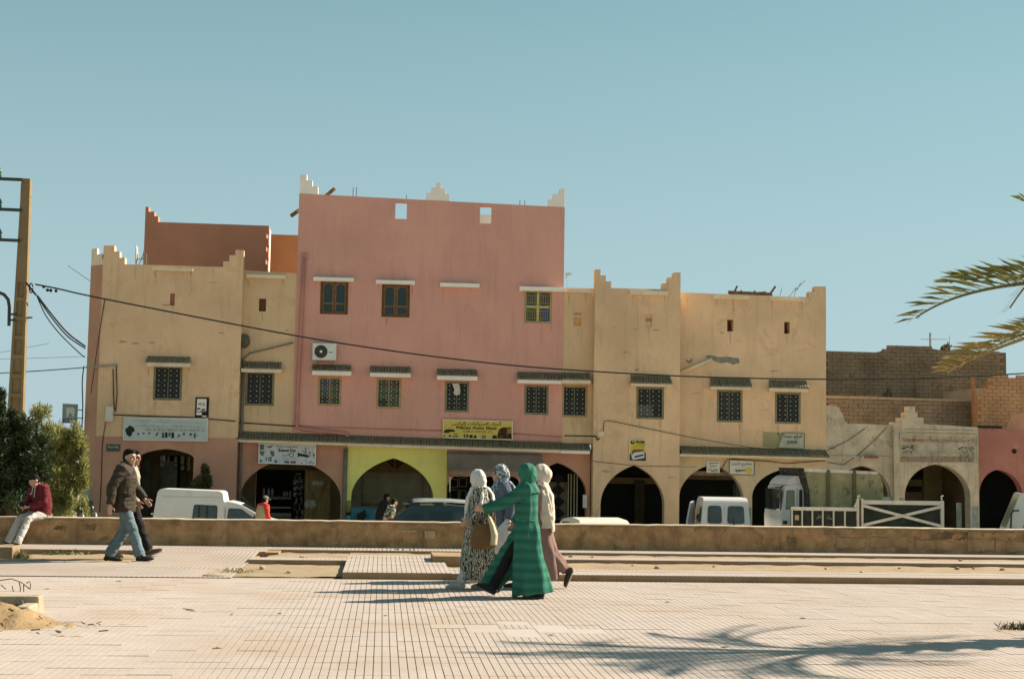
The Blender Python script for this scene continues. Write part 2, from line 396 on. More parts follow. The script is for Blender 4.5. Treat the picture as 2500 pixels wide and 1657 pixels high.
# ------------------------------------------------------------------ the low wall
m_lw = M('wall_plaster', (0.470,0.275,0.130), .95, .30, 4.5, .35, 1.0, 12, dirt=.85, dcol=(.20,.13,.06), dscale=3.2, streak=.35)
m_lwtop = M('wall_cap', (.50,.40,.27), .9, .15, 3, .2, .4, 30)
m_patch = M('wall_patch', (.46,.32,.17), .95, .2, 4, .2, .6, 20); m_stone2 = M('wall_stone', (.44,.28,.14), .95, .25, 3, .25, .8, 16, dirt=.5, dcol=(.19,.13,.07), dscale=4)
m_dark = M('wall_patch_dark', (.20,.13,.065), .95, .5, 7, .2, .5, 20)
ZW0, ZW1, WX0, WX1 = .0, .515, -17., 17.5
lw = thing('low_wall', 'long low brown plastered wall with worn patches running along the plaza', 'wall', (0, YW+.2, 0))
b = MB(); nx, nzn = 420, 12
def wall_y(x, z): return YW + .018*noise.noise(Vector((x*1.7, z*3, 5)))+.012*noise.noise(Vector((x*6, z*9, 1))) - (.025 if z < .09+.03*noise.noise(Vector((x*2,0,0))) else 0)
def wall_top(x): return ZW1 + .012*noise.noise(Vector((x*.8, 2, 0))) + .008*noise.noise(Vector((x*5, 7, 0)))
V = []
for i in range(nx+1):
    x = WX0+(WX1-WX0)*i/nx; zt = wall_top(x)
    for k in range(nzn+1): z = (zt-.02)*k/nzn; V.append((x, wall_y(x, z), z))
    V.append((x, YW+.03, zt)); V.append((x, YW+.36, zt-.006)); V.append((x, YW+.38, ROAD))
r = nzn+4; F = [(i*r+k, (i+1)*r+k, (i+1)*r+k+1, i*r+k+1) for i in range(nx) for k in range(r-1)]
b._add(V, F); part('wall_body', b, m_lw, lw, True)
b = MB()
for i in range(nx):
    xa, xb = WX0+(WX1-WX0)*i/nx, WX0+(WX1-WX0)*(i+1)/nx
    ya, yb = YW-.008+.01*noise.noise(Vector((xa*4,0,0))), YW-.008+.01*noise.noise(Vector((xb*4,0,0)))
    b._add([(xa,ya,wall_top(xa)+.004),(xb,yb,wall_top(xb)+.004),(xb,YW+.37,wall_top(xb)+.004),(xa,YW+.37,wall_top(xa)+.004),(xa,ya+.004,wall_top(xa)-.015),(xb,yb+.004,wall_top(xb)-.015)], [(0,1,2,3),(4,5,1,0)])
part('coping', b, m_lwtop, lw)
def wall_piece(px0, px1, py0, py1, mt, name, prou=.018, rag=.02):
    x0, z1 = U(px0, py0, YW); x1, z0 = U(px1, py1, YW); n = 10; pts = []
    per = [(x0+(x1-x0)*t/n, z0) for t in range(n)]+[(x1, z0+(z1-z0)*t/4) for t in range(4)]+[(x1-(x1-x0)*t/n, z1) for t in range(n)]+[(x0, z1-(z1-z0)*t/4) for t in range(4)]
    for x, z in per: pts.append((x+rag*noise.noise(Vector((x*23,z*23,1))), z+rag*noise.noise(Vector((x*19,z*19,9)))))
    o = part(name, MB().slab(pts, (), YW-prou, YW+.05), mt, lw, bevel=.006); return o
for a in ((1037,1062,1295,1316),(980,1018,1293,1299)): wall_piece(*a, m_patch, 'plaster_patch', .022, .01)
for a in ((2125,2212,1311,1337),(2235,2280,1318,1340),(2300,2325,1320,1342),(2362,2426,1316,1345),(2455,2500,1322,1347),(2508,2560,1322,1347),(2400,2480,1300,1312),(2362,2392,1296,1311),(2125,2180,1302,1309),(2500,2560,1301,1318),(2430,2449,1318,1348),(2040,2110,1312,1338)):
    wall_piece(*a, m_stone2, 'stone', .016, .035)
for a in ((2278,2300,1297,1316),(2302,2360,1298,1315),(2243,2277,1320,1330),(1925,1942,1312,1330),(205,232,1282,1292),(125,160,1282,1293)):
    wall_piece(*a, m_dark, 'dark_patch', .010, .05)  # ragged pieces darker than the wall around them

# raised blocks standing by the beds
m_block = M('bed_block', (.36,.24,.13), .95, .2, 4, .25, .6, 18)
def blk(px0, px1, py0, py1, depth, label):
    p0, p1 = G(px0, py1, .0), G(px1, py1, .0); y = (p0.y+p1.y)/2; z = UZ((px0+px1)/2, py0, y)
    b = MB().box(p0.x, p1.x, y, y+depth, -.1, z); o = part('kerb_block', b, m_block, None, bevel=.012); return tag(o, label, 'kerb block')
blk(1056, 1150, 1357, 1385, .9, 'square brown raised block behind the walking women on the soil bed')
blk(-90, 32, 1334, 1364, .45, 'square brown raised block at the end of the soil bed by the seated man')
# ------------------------------------------------------------------ buildings
Y0, YT = 50.0, 49.55                                 # facade plane and the plane of the towers standing proud of it
TAN = (.80,.54,.318)
m_tan = M('tan_plaster', TAN, .93, .13, .55, .20, .35, 22, streak=.20, dirt=.45, dcol=(.52,.34,.19), dscale=1.1)
m_tan2 = M('tan_plaster_recess', (0.738,0.513,0.295), .93, .10, .5, .16, .25, 22, streak=.16, dirt=.3, dcol=(.33,.23,.12), dscale=.8)
m_tanlow = M('pale_ground_plaster', (0.660,0.512,0.311), .93, .14, .9, .18, .3, 20, streak=.12, dirt=.55, dcol=(.27,.20,.12), dscale=1.7)
m_pink = M('pink_plaster', (0.706,0.362,0.276), .92, .08, .45, .16, .3, 24, streak=.13, dirt=.3, dcol=(.63,.34,.26), dscale=1.3)
m_pinklow = M('pink_brown_plaster', (0.578,0.302,0.196), .93, .12, .8, .18, .3, 22, streak=.10, dirt=.35, dcol=(.46,.30,.2), dscale=2.6)
m_yellow = M('yellow_plaster', (0.806,0.756,0.218), .9, .08, .7, .12, .2, 26, streak=.10)
m_yellow2 = M('yellow_band', (.50,.40,.13), .9, .08, .7, .1)
m_white = M('white_paint', (0.880,0.803,0.693), .8, .06, 2, .08, .1, 30)
m_cream = M('cream_paint', (0.775,0.650,0.450), .85, .10, 2, .12, .2, 30, streak=.12)
m_strip = M('corner_plaster', (0.540,0.289,0.179), .93, .12, .6, .18, .3, 22, streak=.14, dirt=.4, dcol=(.5,.36,.24), dscale=2.2)
m_pale = M('garage_plaster', (.62,.515,.365), .93, .22, 1.3, .24, .6, 14, streak=.35, dirt=.85, dcol=(.36,.28,.18), dscale=2.2)
m_red = M('red_plaster', (0.430,0.180,0.137), .93, .14, .9, .18, .35, 18, streak=.12, dirt=.4, dcol=(.52,.30,.22), dscale=1.6)
m_brown = M('brown_plaster', (0.470,0.220,0.130), .93, .08, .7, .14, .25, 22)
m_orange = M('orange_plaster', (0.660,0.275,0.115), .93, .10, .8, .12, .2, 22)
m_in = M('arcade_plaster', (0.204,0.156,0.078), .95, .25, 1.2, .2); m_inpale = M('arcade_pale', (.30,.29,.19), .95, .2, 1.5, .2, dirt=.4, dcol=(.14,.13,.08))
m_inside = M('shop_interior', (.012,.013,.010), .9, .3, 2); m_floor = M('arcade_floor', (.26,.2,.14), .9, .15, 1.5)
m_roof = M('flat_roof', (.42,.31,.2), .95, .15, .6)
m_tilegreen = M('green_tile', (0.165,0.145,0.085), .38, .35, 9, .2, 0, 30, dirt=.4, dcol=(.11,.095,.05), dscale=5, spec=.5)
m_frame = M('window_frame_ochre', (.36,.27,.12), .75, .15, 6); m_frameg = M('window_frame_grey', (.20,.185,.11), .75, .2, 6); m_wood = M('brown_wood', (.12,.06,.022), .6, .3, 7)
m_glass = M('dark_glass', (.012,.016,.012), .30, .5, 3, spec=.3); m_grille = M('grille_iron', (.11,.11,.085), .55, .1, 9)
m_glass2 = M('dusty_glass', (.030,.036,.028), .35, .5, 5, spec=.3); m_glass3 = M('brown_dark_glass', (.016,.013,.008), .3, .5, 4, spec=.3)
m_glt = M('teal_glass', (.015,.032,.03), .2, .2, 3, spec=.5)
m_gb = M('blue_glass', (.03,.055,.16), .3, .3, 5, spec=.5); m_gg = M('green_glass', (.035,.085,.02), .3, .3, 5, spec=.5); m_go = M('olive_glass', (.05,.045,.02), .3, .4, 5, spec=.5); m_gt = M('blue_green_glass', (.03,.07,.07), .3, .3, 5, spec=.5)
m_black = M('black_paint', (.015,.014,.012), .7, .2, 5); m_ink = M('sign_ink', (.03,.028,.022), .8, .0, 1)
m_pipe = M('pink_pipe', (.50,.225,.165), .6, .08, 3); m_greyp = M('grey_pipe', (.17,.16,.12), .7, .2, 4)
m_cable = M('black_cable', (.012,.012,.010), .6, 0); m_metal = M('grey_metal', (.32,.31,.27), .5, .15, 5, metal=.3)

def arch(pl, pr, ps, pa, Y, phi=68, pxm=None, n=12, zb=ROAD-.02, dz=None):
    """arch opening measured at left, right, springing and apex; counter-clockwise from lower left"""
    pm = pxm or (pl+pr)/2
    zs = UZ(pm, ps, Y); za = UZ(pm, pa, Y); xl = XP(pl, Y, zs); xr = XP(pr, Y, zs); xm = XP(pm, Y, za); f = math.radians(phi)
    L = [(xl, zb)]; R = []
    for k in range(n+1):
        t = k/n; zz = zs+(za-zs)*math.sin(t*f)/math.sin(f); g = (1-math.cos(t*f))/(1-math.cos(f))
        L.append((xl+(xm-xl)*g, zz)); R.append((xr+(xm-xr)*g, zz))
    return L[:1]+[(xr, zb)]+R[:-1]+L[:0:-1]
def rect(p0, p1, q0, q1, Y):
    xa, za = U(p0, (q0+q1)/2, Y); xb, zb = U(p1, (q0+q1)/2, Y); zt = UZ((p0+p1)/2, q0, Y); zo = UZ((p0+p1)/2, q1, Y)
    return xa, xb, zo, zt
def rpoly(r): xa, xb, zo, zt = r; return [(xa,zo),(xb,zo),(xb,zt),(xa,zt)]
# one canal tile, shared by every tiled hood
TW = .1
tb = MB(); n = 6
def canal(slope_y=.30, drop=.22, rr=.047):
    t = MB(); V = []
    for e, (y, z) in enumerate(((0, 0), (-slope_y, -drop))):
        for k in range(n+1):
            a = math.pi*k/n; V.append((rr*math.cos(a)*(1+.12*e), y, z+rr*.95*math.sin(a)))
    t._add(V, [(k, n+1+k, n+2+k, k+1) for k in range(n)]); t._add([V[n+1+k] for k in range(n+1)], [tuple(range(n, -1, -1))]); return t
me_canal = canal().mesh('roof_tile', m_tilegreen, True); me_canal2 = canal(.34, .25, .049).mesh('roof_tile', m_tilegreen, True)
def hood(parent, p0, p1, qt, qm, qb, Y, mt, q1=None, mesh=None, name='window_hood', dep=.36, lp0=None, lp1=None):
    """ledge slab with a sloping row of canal tiles; q1 = (qt,qm,qb) at the right end when the eave drops"""
    qt2, qm2, qb2 = q1 or (qt, qm, qb); Yf = Y-dep
    a0, a1 = lp0 or p0, lp1 or p1
    xa, xb = XP(a0, Yf, UZ(a0, qb, Yf)), XP(a1, Yf, UZ(a1, qb2, Yf))
    if q1: zs = [UZ(p0, qm, Yf), UZ(p1, qm2, Yf), UZ(p0, qb, Yf), UZ(p1, qb2, Yf), UZ(p0, qt, Y), UZ(p1, qt2, Y)]
    else:
        pm = (p0+p1)/2; zs = [UZ(pm, qm, Yf)]*2+[UZ(pm, qb, Yf)]*2+[UZ(pm, qt, Y)]*2
    b = MB().hexa([(xa,Yf,zs[2]),(xb,Yf,zs[3]),(xb,Y+.05,zs[3]+.02),(xa,Y+.05,zs[2]+.02),(xa,Yf,zs[0]),(xb,Yf,zs[1]),(xb,Y+.05,zs[1]),(xa,Y+.05,zs[0])])
    led = part(name, b, mt, parent, bevel=.006)
    ta, tz = XP(p0, Y-.18, (zs[0]+zs[4])/2), XP(p1, Y-.18, (zs[1]+zs[5])/2)
    # bed of mortar under the tiles
    x0, x1 = ta+.01, tz-.01
    b = MB().hexa([(x0,Yf+.03,zs[0]-.003),(x1,Yf+.03,zs[1]-.003),(x1,Y+.04,zs[1]-.003),(x0,Y+.04,zs[0]-.003),(x0,Yf+.03,zs[0]+.012),(x1,Yf+.03,zs[1]+.012),(x1,Y+.04,zs[5]-.045),(x0,Y+.04,zs[4]-.045)])
    part('tile_bed', b, m_tilegreen, led)
    k = max(2, round((tz-ta)/TW)); me = mesh or me_canal; drop = .22 if me is me_canal else .25
    for i in range(k):
        t = (i+.5)/k; zt = zs[4]+(zs[5]-zs[4])*t-.045; ze = zs[0]+(zs[1]-zs[0])*t+.005
        o = bpy.data.objects.new('roof_tile', me); COL.objects.link(o); o.parent = led
        o.location = (ta+(tz-ta)*t, Y-.0+random.uniform(-.008,.008)-.02, zt+random.uniform(-.006,.006)); o.scale = (1, (dep+.02)/(.30 if me is me_canal else .34), (zt-ze)/drop)
        o.rotation_euler = (0, random.uniform(-.05,.05), random.uniform(-.03,.03))
    return led
m_stud = M('grille_stud', (.52,.52,.44), .5, .1, 9)
def stud_mesh(r, y, nx=4, nz=6):
    xa, xb, zo, zt = r; b = MB(); dx, dz = (xb-xa)/nx, (zt-zo)/nz
    for i in range(nx):
        for k in range(nz):
            cx, cz = xa+(i+.5)*dx, zo+(k+.5)*dz; b.tube([(cx,y-.014,cz),(cx,y+.008,cz)], .019, 8)
    return b
def grille_mesh(r, y, nx=4, nz=6):
    xa, xb, zo, zt = r; b = MB(); w = .005
    for i in range(nx+1): x = xa+(xb-xa)*i/nx; b.box(x-w/2, x+w/2, y, y+.012, zo, zt)
    for k in range(nz+1): z = zo+(zt-zo)*k/nz; b.box(xa, xb, y+.013, y+.024, z-w/2, z+w/2)
    dx, dz = (xb-xa)/nx, (zt-zo)/nz
    for i in range(nx):
        for k in range(nz):
            cx, cz = xa+(i+.5)*dx, zo+(k+.5)*dz
            for s in (-1, 1): b.bar((cx-dx*.36, y+.007, cz-s*dz*.36), (cx+dx*.36, y+.007, cz+s*dz*.36), .004, .01, (0,1,0))
    return b
def window(parent, p0, p1, q0, q1, Y, kind='grille', fr=None, hollow=None):
    r = rect(p0, p1, q0, q1, Y); xa, xb, zo, zt = r; fw = .075
    if kind == 'wood': fw = .06
    fm = {'grille': m_frameg, 'colour': m_frame, 'wood': m_wood, 'stained': m_frame}[kind]
    if fr: fm = fr
    yp = Y+.10
    win = part('window', MB().slab(rpoly(r), [rpoly((xa+fw,xb-fw,zo+fw,zt-fw))], Y-.015, Y+.14), fm, parent, bevel=.004)
    i = (xa+fw, xb-fw, zo+fw, zt-fw); xm = (i[0]+i[1])/2; W, Hh = i[1]-i[0], i[3]-i[2]
    if kind == 'grille':
        part('pane', MB().box(i[0], xm, yp, yp+.01, i[2], i[3]), (m_glass, m_glass2, m_glass3)[int(p0) % 3], win); part('pane', MB().box(xm, i[1], yp, yp+.01, i[2], i[3]), (m_glass, m_glass3, m_glass2)[int(p0*1.7) % 3], win)
        if int(p0) % 4 == 1: part('curtain', MB().box(i[0]+.02, i[0]+W*.62, yp-.012, yp-.004, i[2]+.03, i[2]+Hh*.42), M('window_curtain', (.15,.16,.14), .9, .3, 8), win)
        part('grille', grille_mesh(i, Y-.005), m_grille, win); part('grille_studs', stud_mesh(i, Y-.005), m_stud, win)['kind'] = 'stuff'
        part('mullion', MB().box(xm-.018, xm+.018, yp-.03, yp-.002, i[2], i[3]), m_frameg, win)
    elif kind == 'colour':
        cols = [m_gb, m_go, m_gt, m_gg, m_glass, m_go] if p0 < 850 else [m_go, m_go, m_gg, m_gg, m_glass, m_gg]
        for rr in range(3):
            for c in range(2):
                x0 = i[0]+.02 if c == 0 else xm+.03; x1 = xm-.03 if c == 0 else i[1]-.02
                z1 = i[3]-Hh*(rr/3)-.012; z0 = i[3]-Hh*((rr+1)/3)+.012
                part('pane', MB().box(x0, x1, yp-.03, yp-.02, z0, z1), cols[rr*2+c], win)
        b = MB().box(xm-.03, xm+.03, yp-.06, yp, i[2], i[3])
        for k in (1, 2): b.box(i[0], xm-.03, yp-.05, yp-.005, i[2]+Hh*k/3-.014, i[2]+Hh*k/3+.014); b.box(xm+.03, i[1], yp-.05, yp-.005, i[2]+Hh*k/3-.014, i[2]+Hh*k/3+.014)
        part('sash', b, m_frame, win); part('grille', grille_mesh(i, Y-.005), m_frameg, win); part('grille_studs', stud_mesh(i, Y-.005), m_stud, win)['kind'] = 'stuff'
    elif kind == 'wood':
        zb = i[2]+Hh*.30
        for c in (0, 1):
            x0, x1 = (i[0]+.035, xm-.04) if c == 0 else (xm+.04, i[1]-.035)
            sash = MB()
            # leaf with an arched upper light and a square lower light
            up = [(x0+.03, zb+.03), (x1-.03, zb+.03)]; zt2 = i[3]-.16
            for k in range(7):
                a = math.pi*k/6; up.append(((x0+x1)/2+((x1-x0)/2-.03)*math.cos(a), zt2+.10*math.sin(a)))
            lo = [(x0+.03, i[2]+.05), (x1-.03, i[2]+.05), (x1-.03, zb-.03), (x0+.03, zb-.03)]
            sash.slab([(x0-.03,i[2]),(x1+.03,i[2]),(x1+.03,i[3]),(x0-.03,i[3])], [up, lo], yp-.05, yp-.01); leaf = part('sash', sash, M('sash_wood', (.20,.115,.045), .6, .25, 7), win)
            part('pane', MB().box(x0, x1, yp, yp+.008, i[2], i[3]), m_glt, leaf)
        part('mullion', MB().box(xm-.012, xm+.012, yp-.07, yp-.052, i[2], i[3]), m_wood, win)
    elif kind == 'stained':
        b = MB().box(xm-.045, xm+.045, yp-.07, yp, i[2], i[3]); zm = (i[2]+i[3])/2; b.box(i[0], xm-.045, yp-.07, yp, zm-.04, zm+.04); b.box(xm+.045, i[1], yp-.07, yp, zm-.04, zm+.04)
        part('sash', b, M('sash_yellow', (.50,.42,.15), .7, .12, 5), win)
        for c in range(2):
            for rr in range(2):
                x0, x1 = (i[0], xm-.045) if c == 0 else (xm+.045, i[1]); z0, z1 = (i[2], zm-.04) if rr == 0 else (zm+.04, i[3])
                part('pane', MB().box(x0, x1, yp-.02, yp-.01, z0, z1), {(0,1): m_gt, (1,1): m_go, (0,0): m_gg, (1,0): m_gb}[(c, rr)], win)
                g = MB(); wx, wz = x1-x0, z1-z0
                for fx in (.38, .62): g.box(x0+wx*fx-.009, x0+wx*fx+.009, yp-.045, yp-.03, z0+wz*.2, z1-wz*.2)
                for fz in (.2, .8): g.box(x0+wx*.0, x1, yp-.05, yp-.046, z0+wz*fz-.009, z0+wz*fz+.009)
                for fx in (.16, .84): g.box(x0+wx*fx-.009, x0+wx*fx+.009, yp-.06, yp-.051, z0, z1)
                part('glazing_bar', g, m_frame, win)
    return r
def steps(pts): return pts
def ledge(parent, p0, p1, q0, q1, Y, mt, dep=.22, name='ledge'):
    xa, xb, zo, zt = rect(p0, p1, q0, q1, Y-dep); return part(name, MB().box(xa, xb, Y-dep, Y+.05, zo, zt), mt, parent, bevel=.008)
def poly(pts, Y): return [U(x, y, Y) for x, y in pts]
def back_volume(parent, x0, x1, ya, yb, z0, z1, mt, name='block'): return part(name, MB().box(x0, x1, ya, yb, z0, z1), mt, parent)
def gallery(parent, x0, x1, Yf, ztop, depth=2.6, wm=None):
    """shaded arcade behind the arches: floor, ceiling, back wall and ends"""
    yi, yb = Yf+.42, Yf+depth
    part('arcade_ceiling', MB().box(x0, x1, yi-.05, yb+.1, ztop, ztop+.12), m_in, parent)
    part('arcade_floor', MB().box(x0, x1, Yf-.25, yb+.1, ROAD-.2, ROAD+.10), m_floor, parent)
    return yb
def shopfront(parent, x0, x1, yb, ztop, wm, door=None, dm=None):
    """back wall of the arcade with a doorway into a dark shop"""
    o = [(x0, ROAD), (x1, ROAD), (x1, ztop), (x0, ztop)]
    h = []
    if door: h = [[(door[0], ROAD+.11), (door[1], ROAD+.11), (door[1], door[2]), (door[0], door[2])]]
    part('shop_wall', MB().slab(o, h, yb, yb+.2), wm, parent)
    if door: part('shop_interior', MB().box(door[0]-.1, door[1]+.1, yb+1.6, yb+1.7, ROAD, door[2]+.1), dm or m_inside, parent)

# ================================================================= tan house at the left (tower A, recess B and the canted corner)
tanL = thing('corner_house', 'two storey tan plaster house with stepped corner merlons and a phone shop arch', 'house', (-13, YT, ROAD))
wA = (374.5,444.5,893,976.5); wB = (599,669.5,907,990)
zband = UZ(410, 1067, YT)
xAl, xAr = XP(238, YT, 3.5), XP(583, YT, 3.5)
topA = [(265,650),(265,599.5),(279.5,599.5),(279.5,614),(292.5,614),(292.5,629),(305,629),(305,645),(545,652),(545,638),(560,638),(560,623),(575,623),(575,610),(589.5,610),(589.5,655)]
pt = poly(topA, YT); pt[0] = (xAl, pt[0][1]); pt[1] = (xAl, pt[1][1]); pt[-1] = (xAr, pt[-1][1]); pt[-2] = (xAr, pt[-2][1])
slitA = rect(415,426.6,716,746,YT)
part('upper_wall', MB().slab([(xAl, zband), (xAr, zband)]+pt[::-1], [rpoly(rect(*wA, YT)), rpoly(slitA)], YT, YT+.35), m_tan, tanL)
part('slit_back', MB().box(slitA[0], slitA[1], YT+.12, YT+.2, slitA[2], slitA[3]), m_brown, tanL)
aA = arch(338, 474, 1119, 1095, YT, 62, 407)
part('ground_wall', MB().slab([(xAl, ROAD), (xAr, ROAD), (xAr, zband-.004), (xAl, zband-.004)], [[(max(x, xAl+.3), max(z, ROAD+.1)) for x, z in aA]], YT-.012, YT+.40), m_pinklow, tanL)
part('tower_side', MB().box(xAr-.02, xAr, YT+.35, Y0+.1, ROAD, pt[-3][1]-.9), m_tan2, tanL)
window(tanL, *wA, YT); hood(tanL, 358, 464, 869, 885, 895, YT, m_cream)
ledge(tanL, 371, 471, 654.5, 661, YT, m_cream, .12)
# canted corner strip
zc1 = UZ(240, 648, YT+.3); xs0 = XP(205, YT+.45, 2.5)
def cant(v): t = (v[0]-xs0)/(xAl-xs0); return (v[0], v[1]+.5*(1-max(0, min(1, t))), v[2])
cr = poly([(222,648),(222,605.5),(237,605.5),(237,621),(252.5,621),(252.5,636),(266,636),(266,648)], YT+.25); cr = [(min(max(x, xs0), xAl-.003), z) for x, z in cr]; cr[0] = (xs0, cr[0][1]); cr[1] = (xs0, cr[1][1]); cr[-1] = (xAl-.003, cr[-1][1]); cr[-2] = (xAl-.003, cr[-2][1])
part('corner_strip', MB().slab([(xs0, ROAD), (xAl-.003, ROAD), (xAl-.003, zc1), (xs0, zc1)], (), YT, YT+.35, cant), m_strip, tanL)
part('corner_merlon', MB().slab([(xs0, zc1+.004), (xAl-.003, zc1+.004)]+[p for p in cr[1:-1]][::-1], (), YT+.01, YT+.34, cant), m_cream, tanL)
part('meter_cabinet', MB().box(*[f(195.5 if i == 0 else 227) for i, f in enumerate((lambda p: XP(p, YT+.2, .3),)*2)], YT-.12+.2, YT+.4, UZ(210,1222,YT), UZ(210,1187,YT)), M('cabinet_grey', (.30,.31,.25), .7, .12, 4), tanL, bevel=.01)
part('plinth', MB().box(XP(191, YT+.2, -.5), XP(229, YT+.2, -.5), YT-.02, YT+.5, ROAD, UZ(210,1223,YT)), M('plinth_grey', (.12,.115,.08), .9, .2, 3), tanL)
# recess B
xBl, xBr = xAr-.02, XP(716, Y0, 3.5)
zB = UZ(650, 1062, Y0); ptB = poly([(589.5,660),(723,667)], Y0)
slitB = rect(632,649.5,728.6,760,Y0)
part('recess_wall', MB().slab([(xBl, zB), (xBr, zB), (xBr, ptB[1][1]), (xBl, ptB[0][1])], [rpoly(rect(*wB, Y0)), rpoly(slitB)], Y0, Y0+.35), m_tan2, tanL)
part('slit_back', MB().box(slitB[0], slitB[1], Y0+.14, Y0+.2, slitB[2], slitB[3]), m_wood, tanL)
window(tanL, *wB, Y0); hood(tanL, 597, 687, 882, 900, 909, Y0, m_cream, lp0=588, lp1=688)
ledge(tanL, 601, 698, 670, 679, Y0, m_cream, .16)
xBe = XP(846, Y0, .5)
aB = arch(584, 832, 1218, 1118, Y0, 72, 706)
part('shop_arch_wall', MB().slab([(xBl, ROAD), (xBe, ROAD), (xBe, zB-.004), (xBl, zB-.004)], [[(x, max(z, ROAD+.1)) for x, z in aB]], Y0-.012, Y0+.40), m_pinklow, tanL)
hood(tanL, 577, 716, 1051, 1072, 1078.5, Y0, m_cream, (1056, 1076.5, 1083), me_canal2, 'awning_ledge', .42)
back_volume(tanL, xs0+.2, xBr, Y0+.4, Y0+9, zB+.05, ptB[0][1]-1.0, m_roof)
ztA = zB-.1; yb = gallery(tanL, xs0+.25, xBe, YT+.2, ztA, 3.0)
part('end_wall', MB().box(xs0+.1, xs0+.25, YT+.5, yb+.2, ROAD, ztA), m_in, tanL)
dA = (XP(392, yb, .5), XP(452, yb, .5), UZ(420, 1112, yb))
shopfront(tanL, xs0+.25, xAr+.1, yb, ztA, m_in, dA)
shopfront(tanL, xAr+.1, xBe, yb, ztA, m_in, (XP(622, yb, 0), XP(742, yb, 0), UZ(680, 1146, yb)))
# phone shop: glazed door, posters, pale inner arch, orange strip painted as the lit jamb
part('glass_door', MB().box(XP(388,yb-.3,0), XP(430,yb-.3,0), yb-.3, yb-.27, ROAD+.1, UZ(410,1125,yb)), M('shop_glass', (.05,.075,.06), .2, .5, 3, spec=.6), tanL)
for p0, p1, q0, q1 in ((391,399,1112,1124),(391,401,1127,1138),(409,413,1113,1127),(426,432,1114,1128),(427,432,1131,1136),(441,450,1113,1133),(441,450,1136,1147),(458,464,1115,1148)):
    r = rect(p0, p1, q0, q1, yb-.34); part('poster', MB().box(r[0], r[1], yb-.34, yb-.33, r[2], r[3]), M('shop_paper', (.42,.40,.28), .8, .2, 20), tanL)
for p0, p1 in ((438,452),(455,470)):
    part('wood_door', MB().box(XP(p0,yb-.36,0), XP(p1,yb-.36,0), yb-.36, yb-.31, ROAD+.1, UZ(450,1150,yb)), M('door_brown', (.10,.06,.03), .7, .2, 5), tanL)
r = rect(350, 368, 1116, 1205, yb-.1)
part('inner_arch', MB().slab(arch(347, 369, 1150, 1116, yb-.1, 60), (), yb-.1, yb-.02), M('inner_arch_grey', (.15,.15,.10), .9, .2, 3), tanL)
part('lit_jamb', MB().box(XP(469.5,YT+.3,.5), XP(473.5,YT+.3,.5), YT+.40, YT+.46, ROAD+.1, UZ(472,1121,YT)), M('lit_jamb_orange', (.80,.50,.28), .6, .05, 5), tanL)  # pale strip: sunlight on the arch jamb put into the colour
# downpipe in the corner, street plate, meter box, poster, awning frame
part('downpipe', MB().tube([(xAr+.09, Y0-.09, UZ(583,880,Y0)), (xAr+.09, Y0-.09, ROAD+.2)], .055, 8), m_greyp, tanL, True)
part('downpipe', MB().tube([(xBe-.06, Y0-.09, UZ(845,1095,Y0)), (xBe-.06, Y0-.09, ROAD)], .075, 8), m_greyp, tanL, True)
o = part('street_plate', MB().box(*rect(260,293,1084,1101,YT-.02)[:2], YT-.035, YT-.014, *rect(260,293,1084,1101,YT-.02)[2:]), M('plate_green', (.06,.10,.06), .6, .3, 12), tanL)
lettering(o, arabic('زنقة درعة'), 264, 289, 1087, 1094, YT-.038, m_white); 
r = rect(258,276,991.5,1029,YT-.1); part('meter_box', MB().box(r[0], r[1], YT-.14, YT, r[2], r[3]), M('box_white', (.62,.60,.50), .6, .08, 6), tanL, bevel=.01)
r = rect(477,510,969.5,1018,YT); ps = part('poster_frame', MB().box(r[0], r[1], YT-.03, YT, r[2], r[3]), m_black, tanL)
b = MB()
for (a, c, d, e) in ((.12,.82,.28,.92),(.10,.5,.10,.24),(.55,.85,.02,.08)): b.box(r[0]+(r[1]-r[0])*a, r[0]+(r[1]-r[0])*c, YT-.034, YT-.031, r[2]+(r[3]-r[2])*d, r[2]+(r[3]-r[2])*e)
part('torn_paper', b, m_white, ps)['kind'] = 'stuff'
b = MB()
for (a, c, d, e) in ((.2,.45,.62,.66),(.5,.75,.60,.64),(.25,.7,.7,.72),(.15,.38,.38,.46),(.5,.72,.36,.42),(.4,.8,.30,.34)): b.box(r[0]+(r[1]-r[0])*a, r[0]+(r[1]-r[0])*c, YT-.039, YT-.036, r[2]+(r[3]-r[2])*d, r[2]+(r[3]-r[2])*e)
part('poster_print', b, m_ink, ps)['kind'] = 'stuff'
part('wall_cable', MB().tube([(*U(276,1012,YT-.03)[:1], YT-.03, U(276,1012,YT-.03)[1]), (U(330,1014,YT)[0], YT-.03, UZ(330,1014,YT)), (U(478,1019,YT)[0], YT-.03, UZ(478,1019,YT)), (U(575,1028,YT)[0], YT-.03, UZ(575,1028,YT))], .018, 6), m_cable, tanL, True)
def wire(parent, pts, Y, rad=.015, mt=None, name='wall_cable'):
    return part(name, MB().tube([(UX(x, y, Y), Y, UZ(x, y, Y)) for x, y in pts], rad, 6), mt or m_cable, parent, True)
wire(tanL, [(276,900),(277,960),(279,1000)], YT-.03); wire(tanL, [(284,893),(286,960),(282,1005)], YT-.03)
wire(tanL, [(258,1029),(250,1080),(247,1180),(243,1250)], YT-.03, .012)
wire(tanL, [(256,730),(240,830),(222,960)], YT-.03, .013)
part('conduit_bracket', MB().bar((UX(208,897,YT-.05), YT-.05, UZ(208,897,YT)), (UX(287,891,YT-.05), YT-.05, UZ(287,891,YT)), .06, .05), m_metal, tanL)
